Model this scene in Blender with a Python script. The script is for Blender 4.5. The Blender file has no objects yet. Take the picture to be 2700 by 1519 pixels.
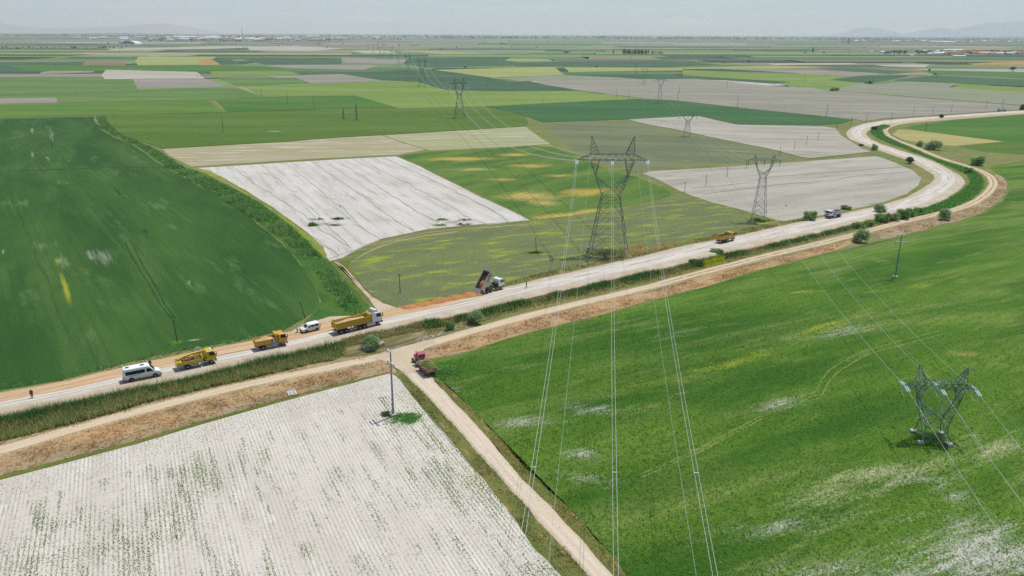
import bpy, bmesh, math, random
import numpy as np
from mathutils import Vector, Matrix
from math import radians as R_, sin, cos, pi

random.seed(7); rng = np.random.default_rng(11)
SC = bpy.context.scene
COL = SC.collection

# ------------------------------------------------------------------ camera
FPX, PCX, PCY, CAM_H = 2100.0, 1350.0, 759.5, 63.0          # 28 mm lens on a 36 mm wide frame
PITCH = math.atan((PCY - 86.0) / FPX); ROLL = R_(0.27)
FW = Vector((0, cos(PITCH), -sin(PITCH)))
_r0 = Vector((1, 0, 0)); _u0 = Vector((0, sin(PITCH), cos(PITCH)))
RT = _r0 * cos(ROLL) + _u0 * sin(ROLL)
UP = _u0 * cos(ROLL) - _r0 * sin(ROLL)
EYE = Vector((0, 0, CAM_H))
cd = bpy.data.cameras.new('camera'); cam = bpy.data.objects.new('camera', cd); COL.objects.link(cam)
cd.lens = 28.0; cd.sensor_width = 36.0; cd.clip_start = 0.5; cd.clip_end = 120000.0
cam.matrix_world = Matrix(((RT.x, UP.x, -FW.x, EYE.x), (RT.y, UP.y, -FW.y, EYE.y), (RT.z, UP.z, -FW.z, EYE.z), (0, 0, 0, 1)))
SC.camera = cam

# ------------------------------------------------------------------ sky, sun, exposure
SUN_EL, SUN_AZ = R_(70.0), R_(45)            # azimuth measured from +X towards +Y
w = bpy.data.worlds.new('World'); SC.world = w; w.use_nodes = True
wn = w.node_tree.nodes; wl = w.node_tree.links
sky = wn.new('ShaderNodeTexSky'); sky.sky_type = 'NISHITA'; sky.sun_disc = False
sky.sun_elevation = SUN_EL; sky.sun_rotation = pi / 2 - SUN_AZ
sky.altitude = 1000; sky.air_density = 1.0; sky.dust_density = 0.7; sky.ozone_density = 1.6
tc = wn.new('ShaderNodeTexCoord'); mp = wn.new('ShaderNodeMapping'); mp.inputs['Scale'].default_value = (5, 5, 60); wl.new(tc.outputs['Generated'], mp.inputs[0])
cn = wn.new('ShaderNodeTexNoise'); cn.inputs['Scale'].default_value = 1.6; cn.inputs['Detail'].default_value = 5; wl.new(mp.outputs[0], cn.inputs['Vector'])
cr = wn.new('ShaderNodeMapRange'); cr.inputs['From Min'].default_value = .48; cr.inputs['From Max'].default_value = .78; wl.new(cn.outputs[0], cr.inputs['Value'])
cm = wn.new('ShaderNodeMix'); cm.data_type = 'RGBA'; cm.blend_type = 'MULTIPLY'; wl.new(cr.outputs[0], cm.inputs[0]); wl.new(sky.outputs[0], cm.inputs[6]); cm.inputs[7].default_value = (1.32, 1.22, 1.16, 1)   # thin high cloud
wl.new(cm.outputs[2], wn['Background'].inputs[0]); wn['Background'].inputs[1].default_value = 0.121
sd = bpy.data.lights.new('sun', 'SUN'); sd.energy = 3.85; sd.angle = R_(0.53); sd.color = (1.0, 0.95, 0.865)
so = bpy.data.objects.new('sun', sd); COL.objects.link(so)
sdir = Vector((cos(SUN_EL) * cos(SUN_AZ), cos(SUN_EL) * sin(SUN_AZ), sin(SUN_EL)))
so.rotation_euler = sdir.to_track_quat('Z', 'Y').to_euler(); so.location = (0, 0, 200)
SC.view_settings.view_transform = 'Standard'; SC.view_settings.look = 'None'
SC.view_settings.exposure = 0.0; SC.view_settings.gamma = 1.0; SC.view_settings.use_curve_mapping = False
try:
    SC.cycles.max_bounces = 5; SC.cycles.diffuse_bounces = 3; SC.cycles.glossy_bounces = 2
    SC.cycles.transmission_bounces = 2; SC.cycles.volume_bounces = 1; SC.cycles.use_denoising = False
    SC.cycles.volume_step_rate = 4.0
except Exception:
    pass

# ------------------------------------------------------------------ survey: photo point -> point on the flat plain
def sv(u, v, h=0.0):
    d = FW + RT * ((u - PCX) / FPX) - UP * ((v - PCY) / FPX)
    t = (h - CAM_H) / d.z
    return EYE + d * t
def Z(ox, oy, s, pts):                                       # enlarged-crop coordinates to photo coordinates
    return [(ox + x / s, oy + y / s) for x, y in pts]

# ------------------------------------------------------------------ small helpers
def lin(c): return c / 12.92 if c <= 0.04045 else ((c + 0.055) / 1.055) ** 2.4
def PL(r, g, b): return S(r, g, b, 1.35)                       # leaves: single leaf reflectance, the mass reads darker
def S(r, g, b, k=0.80): return tuple(min(0.9, lin(x / 255.0) * k) for x in (r, g, b))
def tag(o, label=None, cat=None, group=None, kind=None):
    if label: o['label'] = label
    if cat: o['category'] = cat
    if group: o['group'] = group
    if kind: o['kind'] = kind
    return o
def empty(name, loc=(0, 0, 0), rz=0.0, label=None, cat=None, group=None):
    o = bpy.data.objects.new(name, None); COL.objects.link(o)
    o.location = loc; o.rotation_euler = (0, 0, rz); o.empty_display_size = 0.3
    return tag(o, label, cat, group)
def link(name, me, parent=None):
    o = bpy.data.objects.new(name, me); COL.objects.link(o)
    if parent: o.parent = parent
    return o
def copy_tree(o, parent=None):
    c = o.copy(); COL.objects.link(c)
    if parent: c.parent = parent
    for ch in list(o.children): copy_tree(ch, c)
    return c

_perm = np.random.default_rng(3).permutation(4096).astype(np.int64)
_rv = np.random.default_rng(4).random(4096)
def vnoise(x, y, scale, seed=0):
    x = np.asarray(x, float) / scale + seed * 17.31; y = np.asarray(y, float) / scale - seed * 9.77
    xi = np.floor(x).astype(np.int64); yi = np.floor(y).astype(np.int64); fx = x - xi; fy = y - yi
    fx = fx * fx * (3 - 2 * fx); fy = fy * fy * (3 - 2 * fy)
    def h(a, b): return _rv[(_perm[(a + 7919 * 0) & 4095] + b * 131) & 4095]
    return (h(xi, yi) * (1 - fx) + h(xi + 1, yi) * fx) * (1 - fy) + (h(xi, yi + 1) * (1 - fx) + h(xi + 1, yi + 1) * fx) * fy
def fnoise(x, y, scale, seed=0, o=3):
    t = 0; a = 1.0; n = 0
    for k in range(o):
        t = t + a * vnoise(x, y, scale / 2 ** k, seed + k); n += a; a *= 0.5
    return t / n
def inside(px, py, poly):
    r = np.zeros(len(px), bool); n = len(poly)
    for i in range(n):
        x1, y1 = poly[i][0], poly[i][1]; x2, y2 = poly[i - 1][0], poly[i - 1][1]
        if y1 == y2: continue
        c = ((y1 > py) != (y2 > py)) & (px < (x2 - x1) * (py - y1) / (y2 - y1) + x1)
        r ^= c
    return r

class MB:
    """collects shapes and links them as ONE mesh object"""
    def __init__(s): s.v = []; s.f = []; s.m = []; s.cur = 0
    def add(s, vs, fs):
        b = len(s.v); s.v += [tuple(x) for x in vs]; s.f += [tuple(i + b for i in f) for f in fs]; s.m += [s.cur] * len(fs); return s
    def box(s, x0, x1, y0, y1, z0, z1):
        return s.add([(x0, y0, z0), (x1, y0, z0), (x1, y1, z0), (x0, y1, z0), (x0, y0, z1), (x1, y0, z1), (x1, y1, z1), (x0, y1, z1)],
                     [(0, 3, 2, 1), (4, 5, 6, 7), (0, 1, 5, 4), (1, 2, 6, 5), (2, 3, 7, 6), (3, 0, 4, 7)])
    def prism(s, prof, y0, y1, inset=0.0, axis='y'):
        """profile in XZ swept from y0 to y1; inset chamfers both long rims"""
        n = len(prof); cx = sum(p[0] for p in prof) / n; cz = sum(p[1] for p in prof) / n
        def ring(y, k): return [(cx + (x - cx) * k, y, cz + (z - cz) * k) for x, z in prof]
        rings = [ring(y0, 1 - inset), ring(y0 + (y1 - y0) * inset * .6, 1), ring(y1 - (y1 - y0) * inset * .6, 1), ring(y1, 1 - inset)] if inset else [ring(y0, 1), ring(y1, 1)]
        vs = [p for r in rings for p in r]; fs = []
        for k in range(len(rings) - 1):
            for i in range(n):
                j = (i + 1) % n; fs.append((k * n + i, k * n + j, (k + 1) * n + j, (k + 1) * n + i))
        fs.append(tuple(range(n - 1, -1, -1))); b = (len(rings) - 1) * n; fs.append(tuple(b + i for i in range(n)))
        if axis == 'x': vs = [(y, x, z) for x, y, z in vs]
        return s.add(vs, fs)
    def bar(s, a, b, r, n=4, r2=None):
        a = Vector(a); b = Vector(b); d = (b - a)
        if d.length < 1e-6: return s
        d.normalize(); t = Vector((0, 0, 1)) if abs(d.z) < .9 else Vector((1, 0, 0))
        u = d.cross(t).normalized(); v = d.cross(u); r2 = r if r2 is None else r2
        vs = [a + (u * cos(2 * pi * (i + .5) / n) + v * sin(2 * pi * (i + .5) / n)) * r for i in range(n)]
        vs += [b + (u * cos(2 * pi * (i + .5) / n) + v * sin(2 * pi * (i + .5) / n)) * r2 for i in range(n)]
        fs = [(i, i + n, (i + 1) % n + n, (i + 1) % n) for i in range(n)] + [tuple(range(n)), tuple(range(2 * n - 1, n - 1, -1))]
        return s.add(vs, fs)
    def tube(s, pts, r, n=4):
        pts = [Vector(p) for p in pts]; vs = []; fs = []
        for i, p in enumerate(pts):
            d = (pts[min(i + 1, len(pts) - 1)] - pts[max(i - 1, 0)]).normalized()
            t = Vector((0, 0, 1)) if abs(d.z) < .9 else Vector((1, 0, 0))
            u = d.cross(t).normalized(); v = d.cross(u); rr = r[i] if isinstance(r, (list, tuple)) else r
            vs += [p + (u * cos(2 * pi * k / n) + v * sin(2 * pi * k / n)) * rr for k in range(n)]
        for i in range(len(pts) - 1):
            for k in range(n): fs.append((i * n + k, (i + 1) * n + k, (i + 1) * n + (k + 1) % n, i * n + (k + 1) % n))
        fs.append(tuple(range(n))); e = (len(pts) - 1) * n; fs.append(tuple(e + k for k in range(n - 1, -1, -1)))
        return s.add(vs, fs)
    def lathe(s, a, axis, prof, n=12):
        """prof: (distance along axis, radius)"""
        a = Vector(a); d = Vector(axis).normalized(); t = Vector((0, 0, 1)) if abs(d.z) < .9 else Vector((1, 0, 0))
        u = d.cross(t).normalized(); v = d.cross(u); vs = []; fs = []
        for h, r in prof:
            vs += [a + d * h + (u * cos(2 * pi * k / n) + v * sin(2 * pi * k / n)) * r for k in range(n)]
        for i in range(len(prof) - 1):
            for k in range(n): fs.append((i * n + k, i * n + (k + 1) % n, (i + 1) * n + (k + 1) % n, (i + 1) * n + k))
        fs.append(tuple(range(n - 1, -1, -1))); e = (len(prof) - 1) * n; fs.append(tuple(e + k for k in range(n)))
        return s.add(vs, fs)
    def mesh(s, name, mat, smooth=False):
        me = bpy.data.meshes.new(name); me.from_pydata(s.v, [], s.f)
        for x in (mat if isinstance(mat, (list, tuple)) else [mat]): me.materials.append(x)
        if isinstance(mat, (list, tuple)): me.polygons.foreach_set('material_index', s.m)
        bm = bmesh.new(); bm.from_mesh(me); bmesh.ops.recalc_face_normals(bm, faces=bm.faces); bm.to_mesh(me); bm.free()
        if smooth: me.polygons.foreach_set('use_smooth', [True] * len(me.polygons))
        me.update(); return me
    def build(s, name, mat, parent=None, smooth=False): return link(name, s.mesh(name, mat, smooth), parent)

def np_mesh(name, verts, k, mat, colors=None):
    """verts (N*k,3): N separate k-sided faces; colors (N*k,3) vertex colour of the plant itself"""
    n = len(verts); me = bpy.data.meshes.new(name); me.vertices.add(n); me.vertices.foreach_set('co', np.asarray(verts, np.float32).ravel())
    me.loops.add(n); me.loops.foreach_set('vertex_index', np.arange(n, dtype=np.int32))
    me.polygons.add(n // k); me.polygons.foreach_set('loop_start', np.arange(0, n, k, dtype=np.int32))
    try: me.polygons.foreach_set('loop_total', np.full(n // k, k, np.int32))
    except Exception: pass
    if colors is not None:
        at = me.color_attributes.new('Col', 'FLOAT_COLOR', 'POINT')
        at.data.foreach_set('color', np.concatenate([np.asarray(colors, np.float32), np.ones((n, 1), np.float32)], 1).ravel())
    me.materials.append(mat); me.update(calc_edges=True); me.validate(); return me

# ------------------------------------------------------------------ materials
class NT:
    def __init__(s, name):
        s.mat = bpy.data.materials.new(name); s.mat.use_nodes = True; s.t = s.mat.node_tree; s.n = s.t.nodes; s.l = s.t.links
        s.b = s.n['Principled BSDF']
    def put(s, sock, v):
        if isinstance(v, bpy.types.NodeSocket): s.l.new(v, sock)
        elif v is not None: sock.default_value = v
    def pos(s): return s.n.new('ShaderNodeNewGeometry').outputs['Position']
    def mapping(s, vec, loc=(0, 0, 0), rz=0.0, sc=(1, 1, 1), typ='POINT'):
        m = s.n.new('ShaderNodeMapping'); m.vector_type = typ; s.put(m.inputs['Vector'], vec)
        if typ == 'POINT' or typ == 'TEXTURE': m.inputs['Location'].default_value = loc
        m.inputs['Rotation'].default_value = (0, 0, rz); m.inputs['Scale'].default_value = sc; return m.outputs[0]
    def noise(s, vec, scale, detail=3, rough=.55, dist=0.0):
        n = s.n.new('ShaderNodeTexNoise'); s.put(n.inputs['Vector'], vec); n.inputs['Scale'].default_value = scale
        n.inputs['Detail'].default_value = detail; n.inputs['Roughness'].default_value = rough; n.inputs['Distortion'].default_value = dist
        return n.outputs[0]
    def ramp(s, x, a, b, lo=0.0, hi=1.0, smooth=True):
        m = s.n.new('ShaderNodeMapRange'); m.interpolation_type = 'SMOOTHSTEP' if smooth else 'LINEAR'; m.clamp = True
        s.put(m.inputs['Value'], x); m.inputs['From Min'].default_value = a; m.inputs['From Max'].default_value = b
        m.inputs['To Min'].default_value = lo; m.inputs['To Max'].default_value = hi; return m.outputs[0]
    def math(s, op, a, b=None, c=None):
        m = s.n.new('ShaderNodeMath'); m.operation = op; s.put(m.inputs[0], a)
        if b is not None: s.put(m.inputs[1], b)
        if c is not None: s.put(m.inputs[2], c)
        return m.outputs[0]
    def mix(s, f, a, b, blend='MIX'):
        m = s.n.new('ShaderNodeMix'); m.data_type = 'RGBA'; m.blend_type = blend; s.put(m.inputs[0], f)
        for i, c in ((6, a), (7, b)):
            if isinstance(c, (tuple, list)): m.inputs[i].default_value = (c[0], c[1], c[2], 1)
            else: s.put(m.inputs[i], c)
        return m.outputs[2]
    def val(s, col, v):                                       # multiply a colour by a scalar socket
        m = s.n.new('ShaderNodeVectorMath'); m.operation = 'SCALE'
        if isinstance(col, (tuple, list)): m.inputs[0].default_value = col[:3]
        else: s.put(m.inputs[0], col)
        s.put(m.inputs['Scale'], v); return m.outputs[0]
    def spot(s, P, c, rx, ry, ang):
        q = s.mapping(P, loc=(c[0], c[1], 0), rz=ang, sc=(rx, ry, 1e6), typ='TEXTURE')
        L = s.n.new('ShaderNodeVectorMath'); L.operation = 'LENGTH'; s.put(L.inputs[0], q)
        return s.ramp(L.outputs['Value'], 0.0, 1.0, 1.0, 0.0, False)
    def bump(s, h, strength=.4, dist=.2):
        b = s.n.new('ShaderNodeBump'); b.inputs['Strength'].default_value = strength; b.inputs['Distance'].default_value = dist
        s.put(b.inputs['Height'], h); s.l.new(b.outputs[0], s.b.inputs['Normal'])
    def done(s, col, rough=.95, spec=.12, metal=0.0):
        if isinstance(col, (tuple, list)): s.b.inputs['Base Color'].default_value = (*col[:3], 1)
        else: s.put(s.b.inputs['Base Color'], col)
        s.put(s.b.inputs['Roughness'], rough); s.b.inputs['Specular IOR Level'].default_value = spec; s.b.inputs['Metallic'].default_value = metal
        return s.mat

def field_mat(name, a, b, c=None, patch=40, ang=0.0, stretch=3.0, fine=.35, fineamp=.5, lines=None, spots=(), bump=.3, cth=(.56, .72), con=.14, wisp=1.0, wst=3.2, wsc=.42, soft=None):
    """crop or soil: a/b patches drawn out along the drilling direction, c in scattered streaks, optional drill lines and located bald patches"""
    t = NT(name); P = t.pos()
    D = t.mapping(P, rz=ang, sc=(stretch, 1, 1), typ='TEXTURE')
    n1 = t.noise(D, 1.0 / patch, 4, .6)
    col = t.mix(t.ramp(n1, .5 - con, .5 + con), a, b)
    n3 = t.noise(t.mapping(D, loc=(31, 77, 0)), 2.6 / patch, 6, .68)
    if c is not None: col = t.mix(t.ramp(n3, cth[0], cth[1]), col, c)
    if soft:                                                 # broad bands of thinner, paler crop
        ns = t.noise(t.mapping(P, loc=(0, 0, 0), rz=ang, sc=(6, 1, 1), typ='TEXTURE'), soft[1], 5, .66, .4)
        col = t.mix(t.ramp(ns, .47, .68, 0, soft[2]), col, soft[0])
    nf = t.noise(t.mapping(P, rz=ang, sc=(1.8, 1, 1), typ='TEXTURE'), 1.0 / fine, 3, .7)
    if spots:
        w1 = t.noise(t.mapping(P, rz=ang, sc=(wst, 1, 1), typ='TEXTURE'), wsc, 5, .78); w2 = t.noise(P, 2.6, 3, .7)
        wz = t.math('ADD', t.math('MULTIPLY', t.math('SUBTRACT', w1, .5), 1.5), t.math('MULTIPLY', t.math('SUBTRACT', w2, .5), wisp))
    for (cc, rx, ry, an, colr, st) in spots:
        g = t.spot(P, cc, rx, ry, an)
        m = t.math('ADD', t.math('MULTIPLY', g, st), wz)
        keep = t.ramp(g, 0.0, .25)
        col = t.mix(t.math('MULTIPLY', t.ramp(m, .3, 1.0), t.math('MULTIPLY', keep, .92)), col, colr)
    if lines:
        for (la, period, width, depth, lc) in lines:
            q = t.mapping(P, rz=-la)
            sx = t.n.new('ShaderNodeSeparateXYZ'); t.put(sx.inputs[0], q)
            wob = t.math('MULTIPLY', t.math('SUBTRACT', t.noise(t.mapping(q, sc=(.3, 1, 1)), .08, 2), .5), period * .25)
            fr = t.math('FRACT', t.math('DIVIDE', t.math('ADD', sx.outputs[1], wob), period))
            d = t.math('ABSOLUTE', t.math('SUBTRACT', fr, .5))
            m = t.math('MULTIPLY', t.ramp(d, width * .5, width, 1, 0), t.math('MULTIPLY', t.ramp(n3, .35, .6), depth))
            col = t.mix(m, col, lc)
    col = t.val(col, t.ramp(nf, .15, .85, 1 - fineamp, 1 + fineamp, False))
    t.bump(nf, bump, fine)
    return t.done(col)

def plain(name, col, rough=.5, spec=.3, metal=0.0, dirt=None, dscale=1.5, damt=.5, low=None):
    t = NT(name); c = col
    if dirt is not None:
        co = t.n.new('ShaderNodeTexCoord').outputs['Object']
        n = t.noise(co, dscale, 5, .65)
        c = t.mix(t.ramp(n, .42, .8, 0, damt), col, dirt)
        n2 = t.noise(co, dscale * 6, 3)
        if low is not None:                                  # road dust thrown up on the lower panels
            sz = t.n.new('ShaderNodeSeparateXYZ'); t.put(sz.inputs[0], co)
            c = t.mix(t.math('MULTIPLY', t.ramp(sz.outputs[2], low * .35, low, .75, 0), t.ramp(n2, .3, .6, .55, 1)), c, dirt)
        c = t.val(c, t.ramp(n2, .2, .8, .9, 1.08, False))
    return t.done(c, rough, spec, metal)
def plant_mat(name, transl=.5):
    t = NT(name); a = t.n.new('ShaderNodeAttribute'); a.attribute_name = 'Col'
    t.done(a.outputs['Color'], .75, .15)
    if transl:
        tr = t.n.new('ShaderNodeBsdfTranslucent'); t.l.new(a.outputs['Color'], tr.inputs['Color'])
        mx = t.n.new('ShaderNodeMixShader'); mx.inputs[0].default_value = transl
        t.l.new(t.b.outputs[0], mx.inputs[1]); t.l.new(tr.outputs[0], mx.inputs[2])
        t.l.new(mx.outputs[0], t.n['Material Output'].inputs['Surface'])
    return t.mat
LEAF = plant_mat('leaf_blades')

# ------------------------------------------------------------------ ground sheets
_fz = [0.030]; _fs = [0.003]
def resample(pts, closed=True, amp=0.0, seed=0, stepk=1 / 130.0):
    out = []; n = len(pts)
    for i in range(n if closed else n - 1):
        a = Vector(pts[i][:2]); b = Vector(pts[(i + 1) % n][:2]); L = (b - a).length
        st = max(.9, (a + b).length * .5 * stepk); k = max(1, min(160, int(L / st)))
        nx = Vector((-(b - a).y, (b - a).x)).normalized() if L > 1e-6 else Vector((0, 0))
        for j in range(k):
            p = a.lerp(b, j / k)
            if amp:
                d = min(3.0, amp * max(1.0, st / 2.5))
                o = (float(fnoise(p.x, p.y, 5.5 * max(1, st), seed, 3)) - .5) * 2 * d
                p = p + nx * o
            out.append((p.x, p.y))
    if not closed: out.append(tuple(Vector(pts[-1][:2])))
    return out
def sheet(name, px, mat, amp=.45, z=None, seed=None):
    """one field or patch of ground, outlined on the plain"""
    if z is None: _fz[0] += _fs[0]; z = _fz[0]
    w_ = [sv(u, v) for u, v in px]
    q = resample(w_, True, amp, seed if seed is not None else len(name))
    bm = bmesh.new(); vs = [bm.verts.new((x, y, z)) for x, y in q]; f = bm.faces.new(vs)
    if f.normal.z < 0: f.normal_flip()
    bmesh.ops.triangulate(bm, faces=[f], ngon_method='EAR_CLIP')
    bm.normal_update()
    for f in bm.faces:
        if f.normal.z < 0: f.normal_flip()
    me = bpy.data.meshes.new(name); bm.to_mesh(me); bm.free(); me.materials.append(mat)
    o = link(name, me); tag(o, kind='structure'); return o, [(p.x, p.y) for p in w_]
def stroke(name, px, wd, mat, amp=.2):
    """a thin worn or trodden line on the ground"""
    W = [sv(u, v) for u, v in px]; A, B = [], []
    for i, p in enumerate(W):
        q = W[min(i + 1, len(W) - 1)] - W[max(i - 1, 0)]; n = Vector((-q.y, q.x, 0)).normalized() * wd / 2; A.append(p + n); B.append(p - n)
    _fz[0] += _fs[0]; q = resample(A + B[::-1], True, amp, len(name)); z = _fz[0] + .01
    bm = bmesh.new(); f = bm.faces.new([bm.verts.new((x, y, z)) for x, y in q]); f.normal_update()
    if f.normal.z < 0: f.normal_flip()
    bmesh.ops.triangulate(bm, faces=[f], ngon_method='EAR_CLIP'); me = bpy.data.meshes.new(name); bm.to_mesh(me); bm.free(); me.materials.append(mat)
    return tag(link(name, me), kind='structure')
def strip(name, Lpx, Rpx, mat, h=.4, z0=0.0, slope=1.3, n=160, na=8, amp=.3, seed=1, crown=.05):
    """a road surface between its two edges, on a low bank; UV u across, v metres along"""
    L = np.array([sv(u, v, h)[:2] for u, v in Lpx]); Rr = np.array([sv(u, v, h)[:2] for u, v in Rpx])
    def rs(A):
        d = np.r_[0, np.cumsum(np.hypot(*np.diff(A, axis=0).T))]; s = np.linspace(0, d[-1], 1200)
        B = np.c_[np.interp(s, d, A[:, 0]), np.interp(s, d, A[:, 1])]
        k = np.ones(25) / 25; Bp = np.pad(B, ((12, 12), (0, 0)), 'edge')
        return np.c_[np.convolve(Bp[:, 0], k, 'valid'), np.convolve(Bp[:, 1], k, 'valid')]
    L = rs(L); Rr = rs(Rr)
    # pair the edges by nearest points so that cross-sections stay square
    M = []; j = 0
    ii = np.linspace(0, 1199, n).astype(int); Lq = L[ii]
    for p in Lq:
        seg = Rr[j:j + 260]; j2 = int(np.argmin(((seg - p) ** 2).sum(1))); j = j + j2; M.append(Rr[j])
    Rq = np.array(M)
    v = np.r_[0, np.cumsum(np.hypot(*np.diff((Lq + Rq) / 2, axis=0).T))]
    d = Rq - Lq; wd = np.hypot(d[:, 0], d[:, 1]); wd[wd < .1] = .1; u = d / wd[:, None]
    a1 = (fnoise(Lq[:, 0], Lq[:, 1], 4, seed, 3) - .5) * 2 * amp; a2 = (fnoise(Rq[:, 0], Rq[:, 1], 4, seed + 5, 3) - .5) * 2 * amp
    Lq = Lq + u * a1[:, None]; Rq = Rq + u * a2[:, None]
    rows = [np.c_[Lq - u * slope, np.full(n, z0)]]
    for k in range(na + 1):
        t = k / na; zz = h + crown * math.sin(pi * t)
        zn = (fnoise(Lq[:, 0] + t * 6, Lq[:, 1] - t * 6, 2.0, 9) - .5) * .05
        rows.append(np.c_[Lq * (1 - t) + Rq * t, zz + zn])
    rows.append(np.c_[Rq + u * slope, np.full(n, z0)])
    K = len(rows); vs = np.stack(rows, 1).reshape(-1, 3)
    fs = [(i * K + k, i * K + k + 1, (i + 1) * K + k + 1, (i + 1) * K + k) for i in range(n - 1) for k in range(K - 1)]
    me = bpy.data.meshes.new(name); me.from_pydata(vs.tolist(), [], fs); me.materials.append(mat)
    uv = me.uv_layers.new(name='UVMap'); us = np.array([-.12] + [k / na for k in range(na + 1)] + [1.12])
    for lp in me.loops:
        i, k = divmod(lp.vertex_index, K); uv.data[lp.index].uv = (us[k], v[i])
    me.polygons.foreach_set('use_smooth', [True] * len(me.polygons))
    bm = bmesh.new(); bm.from_mesh(me); bmesh.ops.recalc_face_normals(bm, faces=bm.faces)
    if sum(f.normal.z for f in bm.faces) < 0: bmesh.ops.reverse_faces(bm, faces=bm.faces)
    bm.to_mesh(me); bm.free()
    o = link(name, me); tag(o, kind='structure'); return o, Lq, Rq
# ================================================================== THE SETTING
def wdir(a, b): p, q = sv(*a), sv(*b); return math.atan2(q.y - p.y, q.x - p.x)
def spx(u, v, ru, rv, ang=0.0, col=None, st=1.0):            # a located patch; radii in metres
    p = sv(u, v); return ((p.x, p.y), ru, rv, ang, col, st)
def sp2(u0, v0, u1, v1, wd, col, st=1.0):                    # a patch drawn out between two ground points
    a, b = sv(u0, v0), sv(u1, v1); return (((a.x + b.x) / 2, (a.y + b.y) / 2), (b - a).length / 2 + wd * .4, wd, math.atan2(b.y - a.y, b.x - a.x), col, st)
A_LEFT = wdir((247, 313), (842, 795))                        # drilling direction of the big left field
A_ROW = wdir((1049, 997), (1479, 1519))
A_RD = wdir((83, 1048), (745, 915))
A_RF = R_(38); A_W = wdir((753, 431), (1002, 631))
A_X = R_(8)

# plain: one sheet to the horizon
def ground_mat():
    t = NT('plain_grass'); P = t.pos()
    n1 = t.noise(P, .02, 4); n2 = t.noise(t.mapping(P, rz=A_RD, sc=(5, 1, 1), typ='TEXTURE'), .35, 5, .7); n3 = t.noise(P, 1.6, 4, .7)
    c = t.mix(t.ramp(n1, .35, .65), S(112, 130, 66), S(134, 138, 80))
    c = t.mix(t.ramp(n2, .45, .7), c, S(160, 146, 100)); c = t.mix(t.ramp(n2, .28, .42, 1, 0), c, S(92, 112, 58))
    c = t.val(c, t.ramp(n3, .2, .8, .62, 1.3, False)); t.bump(n3, .5, .3); return t.done(c)
GX = 27000
gm = MB()
xs = [-GX, -6000, -2500, -1000, -400, 0, 400, 1000, 2500, 6000, GX]; ys = [-400, 0, 200, 500, 1000, 2000, 4000, 8000, 14000, 26500]
for i in range(len(xs) - 1):
    for j in range(len(ys) - 1):
        gm.add([(xs[i], ys[j], 0), (xs[i + 1], ys[j], 0), (xs[i + 1], ys[j + 1], 0), (xs[i], ys[j + 1], 0)], [(0, 1, 2, 3)])
tag(gm.build('ground', ground_mat()), kind='structure')

# far parcels: a sheet of long strips, each with the colour of its crop
def far_mat():
    t = NT('far_parcels'); a = t.n.new('ShaderNodeAttribute'); a.attribute_name = 'Col'; P = t.pos()
    n = t.noise(t.mapping(P, rz=A_X, sc=(6, 1, 1), typ='TEXTURE'), .03, 5, .65); n2 = t.noise(P, .004, 3)
    c = t.val(a.outputs['Color'], t.ramp(n, .25, .75, .78, 1.22, False))
    c = t.mix(t.ramp(n2, .5, .75, 0, .35), c, S(140, 140, 110)); return t.done(c)
pal = [(S(72, 108, 66), 5), (S(86, 118, 76), 5), (S(100, 132, 80), 6), (S(126, 148, 92), 6), (S(150, 162, 104), 3), (S(62, 92, 70), 4), (S(176, 168, 160), 3),
       (S(160, 152, 150), 3), (S(140, 140, 118), 6), (S(120, 136, 104), 6), (S(180, 172, 124), 1), (S(150, 122, 100), .7), (S(205, 198, 188), .9), (S(112, 118, 92), 4)]
pw = np.array([x[1] for x in pal]); pw = pw / pw.sum()
fv, ff, fc = [], [], []
rf = np.random.default_rng(21); y = 880.0
while y < 20500:
    dy = rf.uniform(40, 120) * (1 + y / 2600.0); skew = math.tan(A_X) * .6 + rf.uniform(-.05, .05)
    xw = y * .72 + 900; x = -xw - rf.uniform(0, 400)
    while x < xw:
        dx = rf.uniform(120, 520) * (1 + y / 4200.0); k = rf.choice(len(pal), p=pw)
        if y > 5000 and rf.random() < .6: k = rf.choice([8, 9, 13, 2, 1])
        if x < -y * .2 and y > 3200 and rf.random() < .55: k = rf.choice([8, 13, 7, 9, 8])
        if y < 3500 and rf.random() < .35: k = rf.choice([0, 2, 3, 3, 5])
        c = np.array(pal[k][0]) * rf.uniform(.85, 1.15); g = .004 * y ** .5
        b = len(fv); tl = rf.uniform(-.15, .15) * dy
        fv += [(x + g, y + g + skew * x, .02), (x + dx - g, y + g + skew * (x + dx), .02), (x + dx - g + tl, y + dy - g + skew * (x + dx), .02), (x + g + tl, y + dy - g + skew * x, .02)]
        ff.append((b, b + 1, b + 2, b + 3)); fc += [c] * 4; x += dx
    y += dy
fme = bpy.data.meshes.new('far_fields'); fme.from_pydata(fv, [], ff)
at = fme.color_attributes.new('Col', 'FLOAT_COLOR', 'POINT'); at.data.foreach_set('color', np.c_[np.array(fc), np.ones(len(fc))].ravel().astype(np.float32))
fme.materials.append(far_mat()); tag(link('far_fields', fme), kind='structure')

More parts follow.
